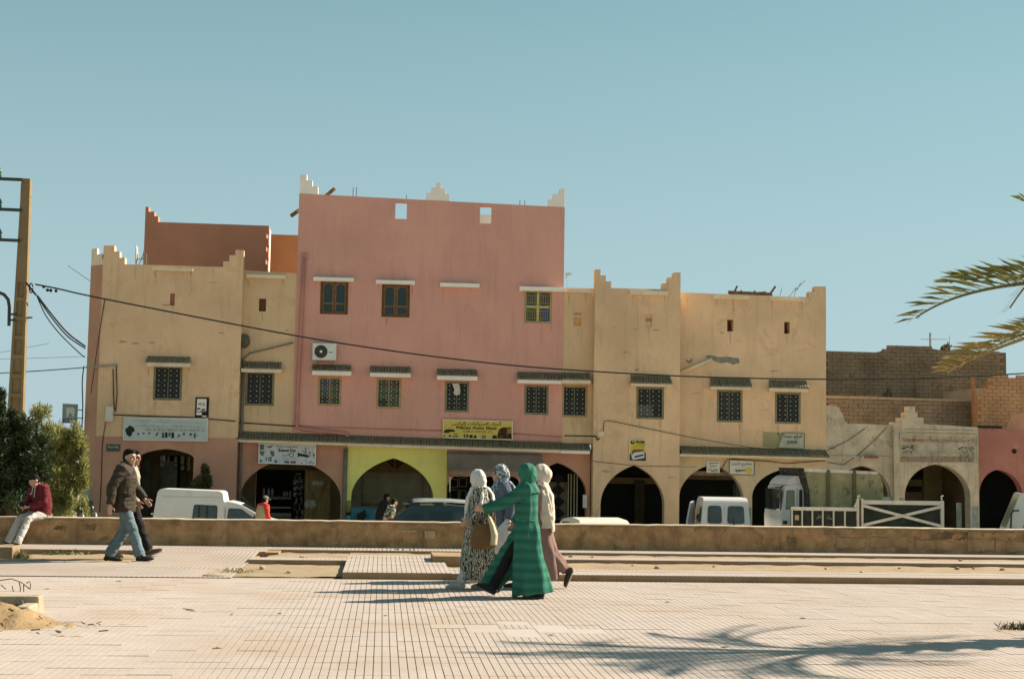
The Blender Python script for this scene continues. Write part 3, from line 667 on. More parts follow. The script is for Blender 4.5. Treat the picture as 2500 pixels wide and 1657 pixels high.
# sagging lamp bracket and old satellite mount in the recess
wire(tanL, [(588,880),(610,862),(660,850),(716,836)], Y0-.12, .03, m_greyp, 'bracket_arm')
part('satellite_dish', MB().ell((UX(596,832,Y0-.3), Y0-.25, UZ(596,832,Y0-.3)), (.20,.06,.26)), M('dark_dish', (.10,.095,.06), .7, .3, 6), tanL, True)
wire(tanL, [(590,838),(588,868),(586,890)], Y0-.2, .035, m_greyp, 'dish_post')
wire(tanL, [(584,1031),(720,1040)], Y0-.03, .02)

# ================================================================= pink house
pk = thing('pink_house', 'tall three storey pink house with white stepped merlons and an air conditioner', 'house', (0, Y0, ROAD))
YP = Y0-.03
xPl, xPr = XP(715, YP, 3.2)+.0, XP(1372, YP, 3.2)
zP = UZ(1030, 1070, YP); rl = UZ(734, 472.5, YP); rr_ = UZ(1378, 506, YP)
op1, op2 = rect(965.3,993.4,494,534.6,YP), rect(1172,1200.7,503.6,545.7,YP)
pw = [(782,850,685,767),(932,1000.4,693,774),(1280,1347,709,789),(776.4,833.3,920,990),(919,979.4,923,997),(1086,1145,931,1005.6),(1280,1339,940,1012)]
part('front_wall', MB().slab([(xPl, zP), (xPr, zP), (xPr, rr_), (xPl, rl)], [rpoly(op1), rpoly(op2)]+[rpoly(rect(*w, YP)) for w in pw], YP, YP+.28), m_pink, pk)
def merlon(pts, base0, base1, Y, mt, parent, thick=.24, clamp=None):
    p = poly(pts, Y)
    if clamp is not None: p = [(min(max(x, clamp[0]), clamp[1]), z) for x, z in p]
    part('merlon', MB().slab([(p[0][0], base0), (p[-1][0], base1)]+p[::-1], (), Y-.004, Y+thick), mt, parent, bevel=.006)
zr = lambda x: rl+(rr_-rl)*(x-xPl)/(xPr-xPl)
for pts in ([(733,425.5),(749.5,425.5),(749.5,440.5),(763,440.5),(763,455),(776.5,455),(776.5,473)], [(1041,486),(1041,471),(1053,471),(1053,458),(1065,458),(1065,445.6),(1077,445.6),(1077,460),(1087.5,460),(1087.5,474),(1098,474),(1098,489)], [(1339,500),(1339,487),(1350.5,487),(1350.5,473),(1366.6,473),(1366.6,460.6),(1379,460.6)]):
    p = poly(pts, YP); merlon(pts, zr(p[0][0])+.003, zr(p[-1][0])+.003, YP, m_white, pk, .24, (xPl, xPr))
for i, w in enumerate(pw): window(pk, *w, YP, 'wood' if i < 2 else 'stained' if i == 2 else 'colour' if i in (3, 4) else 'grille')
for p0, p1, q0, q1 in ((764.7,864,677,686),(917.5,1013,684,693),(1074.7,1171,691,700),(1268.6,1377,700,710)): ledge(pk, p0, p1, q0, q1, YP, m_white, .24, 'window_ledge')
for p0, p1, qt, qm, qb in ((761.7,857.4,889,905,915.7),(903,1002.6,893,910,920),(1067,1165.7,900,917,927.5),(1263.7,1371,908,927,936)): hood(pk, p0, p1, qt, qm, qb, YP, m_white, mesh=me_canal)
hood(pk, 716, 1368, 1056, 1076.5, 1083, YP, m_cream, (1079, 1097.5, 1105.5), me_canal2, 'awning_ledge', .42)
# torn curtain in the open window
r = rect(1103,1124,936,966,YP); part('curtain_rag', MB().slab([(r[0]+.0,r[3]),(r[0]+.1,r[2]+.2),(r[0]+.05,r[2]+.1),(r[0]+.16,r[2]),(r[0]+.24,r[2]+.06),(r[1]-.02,r[2]+.05),(r[1],r[2]+.18),(r[1]-.06,r[3])], (), YP-.045, YP-.035), M('rag_white', (.55,.52,.45), .9, .25, 12), pk)
# ground floor: yellow shop and pink shop
xY0, xY1, xP1 = XP(846, Y0, .5)+.006, XP(1090, YP, .5), XP(1368, YP, .5)
aY = arch(857, 1058, 1216, 1118, YP, 66, 961); a3 = arch(1083, 1284, 1216, 1124, YP, 66); a4 = arch(1293, 1432, 1205, 1129, YP, 66, 1362)
cl = lambda a: [(x, max(z, ROAD+.1)) for x, z in a]
zdado = UZ(850, 1248, YP)
part('yellow_wall', MB().slab([(xY0, ROAD), (xY1-.006, ROAD), (xY1-.006, zP-.004), (xY0, zP-.004)], [cl(aY)], YP-.008, YP+.40), m_yellow, pk)
part('yellow_dado', MB().box(xY0+.004, XP(856,YP,-.3), YP-.022, YP-.01, zdado-.02, UZ(850,1221,YP)), M('dado_olive', (.26,.25,.09), .9, .15, 3), pk)
part('dado_band', MB().box(xY0+.004, XP(856,YP,-.5), YP-.024, YP-.012, UZ(850,1257,YP), zdado-.024), m_black, pk)
part('dado_blue', MB().box(xY0+.004, XP(856,YP,-.7), YP-.026, YP-.012, ROAD, UZ(850,1257,YP)-.004), M('dado_turquoise', (.10,.38,.44), .8, .12, 4), pk)
part('pink_shop_wall', MB().slab([(xY1, ROAD), (XP(1440,YP,.3), ROAD), (XP(1440,YP,.3), zP-.30), (xP1, zP-.30), (xP1, zP-.004), (xY1, zP-.004)], [[(max(x, xY1+.02), z) for x, z in cl(a3)], cl(a4)], YP-.006, YP+.40), m_pinklow, pk)
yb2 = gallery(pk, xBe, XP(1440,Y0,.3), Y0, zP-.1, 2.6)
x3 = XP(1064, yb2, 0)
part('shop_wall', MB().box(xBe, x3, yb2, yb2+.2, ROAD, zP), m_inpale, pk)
# timber gable and dull panels in the yellow arch
yq = yb2-.06; q = lambda x, y: U(x, y, yq)
part('gable_board', MB().slab([q(897,1152),q(1035,1152),q(1035,1112),q(897,1112)], (), yq, yq+.03), M('gable_olive', (.19,.14,.05), .85, .2, 3), pk)
part('gable_red', MB().slab([q(963,1149),q(993,1127),q(963,1118),q(936,1122)], (), yq-.02, yq-.004), M('gable_red', (.11,.035,.012), .8, .2, 4), pk)
for a, c in (((940,1124),(963,1150)),((963,1120),(964,1150)),((990,1129),(966,1150)),((895,1152),(1036,1154))):
    A, B_ = q(*a), q(*c); part('gable_strut', MB().bar((A[0],yq-.05,A[1]), (B_[0],yq-.05,B_[1]), .05, .04, (0,1,0)), M('strut_wood', (.24,.17,.08), .8, .2, 5), pk)
for x in (884, 1030, 1047): part('panel_post', MB().box(XP(x,yq,0), XP(x+2,yq,0), yq-.03, yq, ROAD, UZ(x,1152,yq)), m_in, pk)
part('bench_board', MB().box(XP(882,Y0+1,0), XP(925,Y0+1,0), Y0+1, Y0+1.05, UZ(900,1237,Y0+1), UZ(900,1227,Y0+1)), m_wood, pk)
# shop behind the cloth awning, lattice gate in the pink arch
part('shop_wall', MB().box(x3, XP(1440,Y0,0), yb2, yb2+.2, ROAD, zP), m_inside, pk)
m_shelf = M('shelf_goods', (.17,.165,.12), .7, .5, 14)
for x0, x1, y0_, y1_ in ((1098,1118,1168,1190),(1120,1140,1166,1188),(1098,1120,1194,1225),(1122,1138,1196,1228)):
    r = rect(x0, x1, y0_, y1_, yb2-.1); part('shop_pane', MB().slab(rpoly(r), [rpoly((r[0]+.03,r[1]-.03,r[2]+.03,r[3]-.03))], yb2-.12, yb2-.08), M('pane_frame', (.20,.20,.15), .7, .2, 6), pk)
for x0, x1 in ((1105,1120),(1126,1141),(1250,1262)):
    r = rect(x0, x1, 1150, 1161, Y0+.6); part('price_card', MB().box(r[0], r[1], Y0+.6, Y0+.61, r[2], r[3]), m_white, pk)
part('awning_rod', MB().tube([(UX(1099,1164,Y0-1.3), Y0-1.3, UZ(1099,1164,Y0-1.3)), (UX(1098,1200,Y0-1.25), Y0-1.25, UZ(1098,1200,Y0-1.25))], .025, 6), M('rod_pale', (.66,.66,.42), .5, .1, 4), pk, True)
for x in (1387, 1394, 1401.5, 1408.5):
    part('gate_bar', MB().box(XP(x-1.3,Y0+.9,0), XP(x+1.3,Y0+.9,0), Y0+.9, Y0+.96, ROAD+.1, UZ(x,1156,Y0+.9)), M('gate_pale', (.40,.37,.22), .7, .15, 6), pk)
b = MB()
for i in range(5):
    cx_, cy_ = 1363, 1168+i*28; pts = [U(cx_+dx, cy_+dy, Y0+1.3) for dx, dy in ((-16,0),(0,-14),(16,0),(0,14))]; b.slab(pts, (), Y0+1.3, Y0+1.34)
part('lattice', b, m_black, pk); part('lattice_panel', MB().box(XP(1340,Y0+1.4,0), XP(1384,Y0+1.4,0), Y0+1.4, Y0+1.45, ROAD, UZ(1360,1176,Y0+1.4)), M('lattice_olive', (.17,.155,.09), .8, .2, 4), pk)
part('junction_box', MB().box(*rect(1423,1433,1207,1239,YP-.1)[:2], YP-.16, YP, *rect(1423,1433,1207,1239,YP-.1)[2:]), M('box_white', (.62,.60,.50), .6, .08, 6), pk)
# brown cloth awning
m_cloth = M('awning_cloth', (.30,.20,.135), .95, .18, 1.2, .2, .4, 30, streak=.2)
b = MB(); NXc, NYc = 30, 6; V = []
xc0, xc1 = XP(1090, Y0-.4, 1.5), XP(1322, Y0-.4, 1.5); zt_, zb_ = UZ(1200,1104,Y0-.45), UZ(1200,1147,Y0-1.35)
for j in range(NYc+1):
    for i in range(NXc+1):
        t = j/NYc; x = xc0+(xc1-xc0)*i/NXc; V.append((x, Y0-.43-.95*t, zt_-.02*i/NXc-(zt_-zb_)*t+.02*math.sin(i*1.9)*t-.03*math.sin(math.pi*t)))
for i in range(NXc+1): x = xc0+(xc1-xc0)*i/NXc; V.append((x, Y0-1.39+.02*math.sin(i*2.3), zb_-.20-.05*abs(math.sin(i*math.pi/2.2))))
b._add(V, [(j*(NXc+1)+i, (j+1)*(NXc+1)+i, (j+1)*(NXc+1)+i+1, j*(NXc+1)+i+1) for j in range(NYc+1) for i in range(NXc)])
aw = thing('cloth_awning', 'brown cloth awning with scalloped edge hung over the shop behind the women', 'awning', (xc0, Y0-.9, zb_))
o = part('canopy', b, m_cloth, aw, True); s_ = o.modifiers.new('s', 'SOLIDIFY'); s_.thickness = .012
part('awning_bar', MB().tube([(xc0-.05, Y0-1.39, zb_), (xc1+.05, Y0-1.39, zb_-.02)], .022, 6), m_greyp, aw, True)
for x in (xc0+.05, xc1-.05): part('awning_stay', MB().tube([(x, Y0-1.37, zb_), (x, Y0-.03, zb_+.05)], .016, 6), m_greyp, aw, True)
# drain pipe on the pink front
b = MB().tube([(UX(x,y,YP-.07), YP-.07, UZ(x,y,YP-.07)) for x, y in ((743,625),(736,770),(729,900),(724.5,1030),(725,1043),(740,1047),(845,1058),(848,1061),(848,1072))], .062, 9); part('drain_pipe', b, m_pipe, pk, True)
part('pipe_cap', MB().tube([(UX(743,y,YP-.07), YP-.07, UZ(743,y,YP-.07)) for y in (619,628)], .085, 9), m_pipe, pk, True)
wire(pk, [(716,1037),(780,1042),(1081,1051)], YP-.03, .018, m_pipe); wire(pk, [(1252,1058),(1372,1066)], YP-.03, .018, m_pipe)
# body and flat roof, parapet at the back
back_volume(pk, xPl+.05, xPr-.05, YP+.28, YP+8, zP+.1, rr_-1.55, m_roof)
part('back_parapet', MB().box(XP(1150, YP+8, 9), XP(1330, YP+8, 9), YP+7.6, YP+7.9, rr_-2, UZ(1186,524,YP+7.6)), m_white, pk)
part('side_parapet', MB().box(xPl, xPl+.25, YP+.285, YP+7.6, rr_-2, rr_-.75), m_pink, pk)
for x, y0_, y1_ in ((862,474,456),(870,474,455),(992,482,474),(1269,500,487),(1281,500,488)): part('reinforcing_bar', MB().tube([(UX(x,y0_,YP+.15), YP+.15, UZ(x,y0_,YP)-.1), (UX(x+.5,y1_,YP+.15), YP+.15, UZ(x,y1_,YP))], .011, 5), m_cable, pk)
m_log = M('weathered_log', (.20,.12,.06), .9, .3, 5, .2)
part('roof_log', MB().tube([(UX(793,474,YP+.6), YP+.6, UZ(793,474,YP+.6)-.1), (UX(818,460,YP+.5), YP+.5, UZ(818,460,YP+.5))], .07, 8), m_log, pk, True)
part('roof_log', MB().tube([(UX(738,508,YP+.5), YP+.5, UZ(738,508,YP+.5)), (UX(711,527,YP+.3), YP+.3, UZ(711,527,YP+.3))], .07, 8), m_log, pk, True)
# air conditioner
r = rect(763,821,838,879,YP-.3); ac = thing('air_conditioner', 'white outdoor air conditioner unit with round dark fan on the pink wall', 'air conditioner', (r[0], YP-.2, r[2]))
part('casing', MB().box(r[0], r[1], YP-.36, YP-.06, r[2], r[3]), M('casing_white', (.66,.66,.58), .5, .05, 4), ac, bevel=.012)
cxa, cza = r[0]+(r[1]-r[0])*.36, (r[2]+r[3])/2
part('fan_grille', MB().tube([(cxa,YP-.365,cza),(cxa,YP-.372,cza)], .225, 28), M('fan_dark', (.05,.05,.04), .7, .1, 9), ac)
b = MB()
for k in range(5): rr0 = .045+.042*k; b.tube([(cxa+rr0*math.cos(a*math.pi/12), YP-.378, cza+rr0*math.sin(a*math.pi/12)) for a in range(25)], .004, 4)
part('fan_guard', b, M('guard_grey', (.10,.10,.085), .6, 0), ac); part('fan_hub', MB().tube([(cxa,YP-.373,cza),(cxa,YP-.386,cza)], .045, 14), m_white, ac)
part('badge', MB().box(r[0]+.56, r[0]+.70, YP-.364, YP-.3605, cza-.035, cza-.01), m_ink, ac)
for x in (r[0]+.15, r[1]-.15): part('bracket', MB().bar((x,YP-.38,r[2]-.03),(x,YP,r[2]-.03),.05,.05).bar((x,YP-.30,r[2]-.03),(x,YP-.02,r[2]-.2),.03,.03), m_metal, ac)

# ================================================================= tan house at the right (recess C, tower D, wing E)
tr = thing('right_house', 'two storey tan plaster house with stepped merlons above garage arches', 'house', (9, Y0, ROAD))
xC0, xC1 = xPr+.004, XP(1450, Y0, 3.5)
wC, wD, wE1, wE2 = (1370.5,1434,940.5,1018), (1553.5,1621,944.6,1022.6), (1750,1812.5,952,1030), (1892,1954.5,957.8,1034)
zC = UZ(1405, 1082, Y0); ztC = UZ(1410, 703, Y0)
rC = rect(*wC, Y0); wCp = [(max(x, xC0+.005), z) for x, z in rpoly(rC)]
nC = rect(1401,1419,763,795,Y0)
part('recess_wall', MB().slab([(xC0, zC), (xC1, zC), (xC1, ztC), (xC0, ztC)], [wCp, rpoly(nC)], Y0, Y0+.35), m_tan2, tr)
part('niche_back', MB().box(nC[0], nC[1], Y0+.06, Y0+.2, nC[2], nC[3]), M('niche_orange', (.66,.36,.13), .9, .1, 4), tr); part('niche_bar', MB().box(nC[0], nC[1], Y0+.01, Y0+.055, nC[3]-.16, nC[3]-.10), m_cream, tr)
window(tr, 1371.8, 1434, 940.5, 1018, Y0, 'grille', m_frame); hood(tr, 1371.5, 1442, 908.5, 927, 936, Y0, m_cream); hood(tr, 1368.5, 1440, 1079.5, 1098, 1106, Y0, m_white, (1081,1100,1108), me_canal2, 'awning_ledge', .42)
ledge(tr, 1380, 1444, 706, 714, Y0, m_cream, .14)
# tower D
xD0, xD1 = XP(1449.5, YT, 3.5), XP(1659.5, YT, 3.5)
topD = [(1451,657.5),(1466,657.5),(1466,672),(1479,672),(1479,686.5),(1492,686.5),(1492,703),(1618,706),(1618,691.5),(1631,691.5),(1631,677),(1645,677),(1645,665),(1658.5,665)]
pD = poly(topD, YT); pD[0] = (xD0, pD[0][1]); pD[-1] = (xD1, pD[-1][1])
nD = rect(1576,1592,768,798,YT); aD = arch(1466, 1622, 1232, 1135, YT, 68, 1549)
part('tower_wall', MB().slab([(xD0, ROAD), (xD1, ROAD)]+pD[::-1], [rpoly(rect(*wD, YT)), rpoly(nD), cl(aD)], YT, YT+.40), m_tan, tr)
part('niche_back', MB().box(nD[0], nD[1], YT+.05, YT+.3, nD[2], nD[3]), m_tan2, tr); part('niche_brick', MB().box(nD[0]-.04, nD[1]-.02, YT+.01, YT+.048, nD[2]+.20, nD[2]+.30), m_brown, tr)
part('tower_side', MB().box(xD0, xD0+.02, YT+.40, Y0+.1, ROAD, pD[0][1]-.9), m_tan2, tr); part('tower_side', MB().box(xD1-.02, xD1, YT+.40, Y0+.1, ROAD, pD[-1][1]-.6), m_tan2, tr)
window(tr, *wD, YT); hood(tr, 1541, 1638.6, 915.5, 936, 943, YT, m_cream); ledge(tr, 1538.5, 1632, 709, 719.5, YT, m_cream, .16)
# wing E
xE1 = XP(2017, Y0, 3.5); zE = UZ(1830, 1102, Y0)
topE = [(1660,713.5),(1974.7,725.7),(1974.7,712),(1989,712),(1989,699),(2014.5,699)]
pE = poly(topE, Y0); pE[0] = (xD1, pE[0][1]); pE[-1] = (xE1, pE[-1][1])
sE1, sE2 = rect(1775.4,1790.4,780,809,Y0), rect(1914.7,1928.5,785.4,814.5,Y0)
part('wing_wall', MB().slab([(xD1, zE), (xE1, zE)]+pE[::-1], [rpoly(rect(*wE1, Y0)), rpoly(rect(*wE2, Y0)), rpoly(sE1), rpoly(sE2)], Y0, Y0+.35), m_tan, tr)
for s in (sE1, sE2): part('slit_back', MB().box(s[0]-.02, s[1]+.02, Y0+.36, Y0+.4, s[2]-.02, s[3]+.02), m_wood, tr)
aE1 = arch(1658, 1815, 1216, 1133, Y0, 70, 1738); aE2 = arch(1836, 2012, 1214, 1142, Y0, 74, 1925)
part('garage_wall', MB().slab([(xD1, ROAD), (xE1, ROAD), (xE1, zE-.004), (xD1, zE-.004)], [[(max(x, xD1+.02), z) for x, z in cl(aE1)], cl(aE2)], Y0-.01, Y0+.40), m_tanlow, tr)
window(tr, *wE1, Y0); window(tr, *wE2, Y0); hood(tr, 1736, 1833.6, 923, 943.5, 951, Y0, m_cream); hood(tr, 1880, 1972, 927.8, 947, 956, Y0, m_cream)
hood(tr, 1660, 2020, 1087, 1107, 1113, Y0, m_cream, (1097, 1116.5, 1122), me_canal2, 'awning_ledge', .42, lp0=1660, lp1=2020)
ledge(tr, 1742, 1828, 722.5, 730, Y0, m_cream, .12); ledge(tr, 1879, 1964, 726, 734, Y0, m_cream, .12)
m_peel = M('bare_render', (.27,.25,.19), .95, .25, 5, .2, .5, 20)
def flake(parent, pts, Y, mt=m_peel, name='bare_patch'):
    p = [(x+.03*noise.noise(Vector((x*9,z*9,0))), z+.03*noise.noise(Vector((x*9,z*9,4)))) for x, z in poly(pts, Y)]
    part(name, MB().slab(p, (), Y-.004, Y+.02), mt, parent)
flake(tr, [(1722,868),(1738,866),(1756,872),(1775,871),(1803,875),(1806,886),(1790,889),(1775,884),(1760,886),(1744,880),(1728,874)], Y0)
flake(tr, [(1673,876),(1682,880),(1690,874),(1691,882),(1683,888),(1676,884)], Y0); flake(tr, [(1549,901),(1560,901),(1558,904),(1550,904)], YT)
part('wall_pipe', MB().tube([(UX(1662,909,Y0-.1), Y0-.1, UZ(1662,909,Y0)), (UX(1738,877,Y0-.1), Y0-.1, UZ(1738,877,Y0))], .06, 8), m_cream, tr, True)
r = rect(1460,1474,1052,1064.5,YT-.08); part('junction_box', MB().box(r[0], r[1], YT-.1, YT, r[2], r[3]), m_cream, tr, bevel=.008)
wire(tr, [(1378,1063),(1450,1064),(1456,1066),(1458,1074),(1464,1070)], YT-.05, .025); wire(tr, [(1473,1052),(1474,1030),(1482,1026),(1510,1031),(1660,1062),(1760,1080),(1860,1096)], YT-.04, .012)
wire(tr, [(1440,1125),(1560,1137),(1700,1139)], YT-.03, .008); wire(tr, [(1758,1153),(1774,1122),(1790,1120),(1880,1126),(1920,1131),(2016,1124)], Y0-.05, .014)
back_volume(tr, xC0, xD0+.5, Y0+.4, Y0+9, zC+.05, ztC-.9, m_roof); back_volume(tr, xD0+.5, xE1-.02, Y0+.42, Y0+9, zC+.05, pE[0][1]-1.0, m_roof)
zg = UZ(1830, 1108, Y0)-.1; yb3 = gallery(tr, XP(1440,Y0,.3)+.02, xE1, Y0, zg, 2.8)
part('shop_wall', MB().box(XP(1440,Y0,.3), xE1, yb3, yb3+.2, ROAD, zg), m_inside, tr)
part('shutter_box', MB().box(XP(1660,yb3-.1,0), XP(1812,yb3-.1,0), yb3-.3, yb3-.02, UZ(1730,1170,yb3), UZ(1730,1152,yb3)), m_in, tr)
part('roller_lath', MB().box(XP(1690,Y0+.7,0), XP(1800,Y0+.7,0), Y0+.7, Y0+.8, UZ(1740,1160,Y0+.7), UZ(1740,1150,Y0+.7)), M('lath_tan', (.33,.28,.17), .9, .25, 7), tr)
part('garage_door_leaf', MB().box(XP(1797,Y0+.5,0), XP(1806,Y0+.5,0), Y0+.5, Y0+1.0, ROAD+.1, UZ(1800,1178,Y0+.5)), M('leaf_teal', (.06,.085,.06), .8, .2, 4), tr)
part('arcade_beam', MB().box(XP(1466,yb3-.2,0), XP(1622,yb3-.2,0), yb3-.3, yb3-.1, UZ(1540,1180,yb3), UZ(1540,1165,yb3)), m_in, tr)
part('shop_post', MB().box(XP(1548,yb3-.3,0), XP(1572,yb3-.3,0), yb3-.4, yb3-.3, ROAD, UZ(1560,1172,yb3)), M('post_dark', (.055,.045,.022), .9, .2, 4), tr)
part('blue_splash', MB().box(XP(1818,Y0,-.3), XP(1834,Y0,-.3), Y0-.022, Y0-.012, ROAD, UZ(1826,1238,Y0)), M('splash_blue', (.20,.29,.26), .9, .3, 3), tr)
m_scuff = M('scuffed_plaster', (.50,.36,.21), .95, .3, 6, .2, .4, 20)
rng_ = random.Random(17)
for host, Yy, spots in ((tanL, YT, ((300,834),(330,838),(372,836),(405,744),(520,690),(540,812))), (tanL, Y0, ((680,812),(700,806))), (tr, YT, ((1602,806),(1552,803),(1530,860),(1500,800),(1480,1150),(1640,1165))), (tr, Y0, ((1762,812),(1890,905),(1700,960),(1870,1000),(1690,1150)))):
    for x, y in spots:
        w_, h_ = rng_.uniform(5,17), rng_.uniform(1.2,3.2); n_ = 11
        flake(host, [(x+w_*math.cos(2*math.pi*k/n_)*rng_.uniform(.6,1.1), y+h_*math.sin(2*math.pi*k/n_)*rng_.uniform(.5,1.2)) for k in range(n_)][::-1], Yy, m_scuff, 'scuff')
m_drip = M('drip_stain', (.60,.405,.225), .95, .25, 6, .2); m_dripp = M('pink_drip_stain', (.60,.29,.215), .95, .2, 6, .2)
def drip(host, x, y, h, w, Yy, mt): flake(host, [(x-w, y), (x+w, y), (x+w*.8, y+h*.4), (x+w*.25, y+h), (x-w*.1, y+h*.92), (x-w*.7, y+h*.5)][::-1], Yy, mt, 'drip_stain')
for host, Yy, mt, spots in ((tanL, YT, m_drip, ((380,662,40),(402,662,22),(447,662,30),(466,662,48),(421,747,26),(378,978,28),(440,978,20),(362,896,30),(461,896,18),(330,655,34),(520,655,28))), (tanL, Y0, m_drip, ((606,680,36),(640,680,20),(692,680,42),(641,762,30),(612,992,40),(660,992,34),(630,992,48))), (tr, YT, m_drip, ((1543,721,34),(1570,721,20),(1622,721,44),(1585,800,30),(1560,1024,30),(1612,1024,40),(1475,706,36),(1600,708,20))), (tr, Y0, m_drip, ((1750,731,30),(1790,731,44),(1822,731,24),(1884,735,36),(1930,735,22),(1958,735,40),(1783,811,32),(1921,816,30),(1758,1032,26),(1806,1032,36),(1900,1036,30),(1945,1036,22),(1390,716,40),(1430,716,26),(1400,1020,34))), (pk, YP, m_dripp, ((770,688,26),(856,688,34),(925,695,24),(1006,695,30),(1082,702,36),(1162,702,22),(1276,712,18),(1345,792,26),(790,769,20),(944,776,24),(820,992,22),(930,999,26),(1100,1008,12),(1328,1014,28)))):
    for x, y, h in spots: drip(host, x, y, h*rng_.uniform(.7,1.2), rng_.uniform(.8,2.2), Yy, mt)
# loose sticks and scrap stored on the roof
sc = thing('roof_scrap', 'heap of sticks and boards lying along the roof edge of the right tan house', 'scrap pile', (UX(1780,715,Y0+.2), Y0+.2, UZ(1780,722,Y0)))
for a, c, w in (((1778,713),(1880,718),.10),((1780,719),(1885,722),.12),((1792,714),(1800,698),.06),((1880,718),(1893,699),.07),((1808,716),(1810,708),.04),((1841,716),(1843,710),.06),((1820,717),(1870,713),.05)):
    part('stick', MB().bar((UX(*a,Y0+.2), Y0+.2, UZ(*a,Y0+.2)), (UX(*c,Y0+.2), Y0+.2, UZ(*c,Y0+.2)), w, w), m_log, sc)
an = thing('roof_antenna', 'thin leaning television aerial on the roof of the right tan house', 'antenna', (UX(1940,725,Y0+.4), Y0+.4, UZ(1940,725,Y0)))
for a, c in (((1937,727),(1944,703)),((1926,722),(1943,702)),((1941,706),(1966,684)),((1945,706),(1955,690)),((1904,720),(1909,703))): part('aerial_rod', MB().tube([(UX(*a,Y0+.4), Y0+.4, UZ(*a,Y0+.4)-.05), (UX(*c,Y0+.4), Y0+.4, UZ(*c,Y0+.4))], .012, 5), m_metal, an)
an = thing('roof_antenna', 'small flat television aerial on the recess roof beside the pink house', 'antenna', (UX(1384,690,Y0+2), Y0+2, UZ(1384,690,Y0+2)))
for a, c in (((1379,665),(1398,667)),((1379,669),(1396,671)),((1388,667),(1380,678)),((1388,667),(1394,682)),((1382,668),(1386,700))): part('aerial_rod', MB().tube([(UX(*a,Y0+2), Y0+2, UZ(*a,Y0+2)), (UX(*c,Y0+2), Y0+2, UZ(*c,Y0+2))], .012, 5), m_metal, an)
# ================================================================= single storey garages F, G and the red one H
YG = Y0+.05
gF = thing('pale_garage', 'low whitish crumbling garage with one arch beside the tan house', 'garage', (14, YG, ROAD))
xF0, xF1 = xE1+.004, XP(2183, YG, 2)
pF = poly([(2015,990),(2032,989),(2049,994),(2051,1003),(2058,1012),(2061,1024),(2069,1033.5),(2120,1034.5),(2183,1037)], YG); pF[0] = (xF0, pF[0][1]); pF[-1] = (xF1, pF[-1][1])
aF = arch(2036, 2176, 1212, 1137, YG, 84, 2106)
part('front_wall', MB().slab([(xF0, ROAD), (xF1, ROAD)]+pF[::-1], [cl(aF)], YG, YG+.40), m_pale, gF)
ledge(gF, 2018, 2176, 1113, 1117, YG, m_pale, .05, 'string_course')
part('lamp_arm', MB().tube([(UX(x,y,YG-.2), YG-.2, UZ(x,y,YG-.2)) for x, y in ((2106,1128),(2104,1118),(2110,1112))], .04, 7), m_pale, gF, True)
part('lamp_bar', MB().box(*rect(2111,2143,1111,1118,YG-.2)[:2], YG-.25, YG-.1, *rect(2111,2143,1111,1118,YG-.2)[2:]), M('rusty_bar', (.24,.12,.06), .9, .3, 8), gF)
wire(gF, [(2018,1100),(2070,1075),(2120,1040)], YG-.03, .010); wire(gF, [(2020,1128),(2060,1134),(2095,1110),(2140,1070),(2165,1042)], YG-.03, .010)
gG = thing('painted_garage', 'low cream mechanic garage with painted name board and stepped merlon', 'garage', (17, YG, ROAD))
YG2 = YG-.12
xG0, xG1 = xF1-.06, XP(2389, YG2, 2)
pG = poly([(2183,1030),(2198.6,1033),(2198.6,1019),(2211.8,1019),(2211.8,1006),(2219.6,1006),(2219.6,991.5),(2234,991.5),(2234,1005.7),(2240,1005.7),(2240,1018.5),(2254.6,1018.5),(2254.6,1034.5),(2300,1037),(2389,1043)], YG2); pG[0] = (xG0, pG[0][1]); pG[-1] = (xG1, pG[-1][1])
aG = arch(2209, 2369, 1212, 1133, YG2, 86, 2288)
part('front_wall', MB().slab([(xG0, ROAD), (xG1, ROAD)]+pG[::-1], [cl(aG)], YG2, YG2+.5), m_pale, gG)
part('pilaster', MB().box(XP(2181,YG2,1), XP(2193,YG2,1), YG2-.10, YG2-.002, ROAD, UZ(2187,1032,YG2)), m_pale, gG)
for q0, q1 in ((1047,1051),(1056,1060)): ledge(gG, 2210, 2387, q0+3, q1+2, YG2, m_pale, .06, 'moulding')
gH = thing('red_garage', 'low dull red garage with one dark arch at the end of the row', 'garage', (20, YG, ROAD))
xH1 = XP(2680, YG, 2); zH0, zH1 = UZ(2390, 1047, YG), UZ(2680, 1047, YG)
aH = arch(2391, 2496, 1206, 1146, YG, 84, 2436); aH2 = arch(2530, 2640, 1212, 1152, YG, 84)
part('front_wall', MB().slab([(xG1+.004, ROAD), (xH1, ROAD), (xH1, zH0), (xG1+.004, zH0)], [[(max(x, xG1+.03), z) for x, z in cl(aH)], cl(aH2)], YG, YG+.4), m_red, gH)
part('wall_rose', MB().tube([(UX(2476,1101,YG), YG-.02, UZ(2476,1101,YG)), (UX(2476,1101,YG), YG+.01, UZ(2476,1101,YG))], .09, 9), m_black, gH)
part('gutter', MB().box(XP(2386,YG,1), XP(2446,YG,1), YG-.08, YG+.01, UZ(2416,1045,YG), UZ(2416,1039,YG)), m_black, gH)
for g, a, c in ((gF, xF0, xG0), (gG, xG0, xG1), (gH, xG1, xH1)):
    yb4 = gallery(g, a, c, YG, UZ(2250, 1112, YG), 3.2)
    part('shop_wall', MB().box(a, c, yb4, yb4+.2, ROAD, UZ(2250, 1112, YG)), m_in if g is not gH else m_inside, g)
    part('side_wall', MB().box(c-.05, c+.05, YG+.5, yb4, ROAD, UZ(2250, 1112, YG)), m_in, g)
    part('flat_roof', MB().box(a+.01, c-.01, YG+.41, YG+6, UZ(2250, 1112, YG)+.12, UZ(2100, 1040, YG)-.25), m_roof, g)
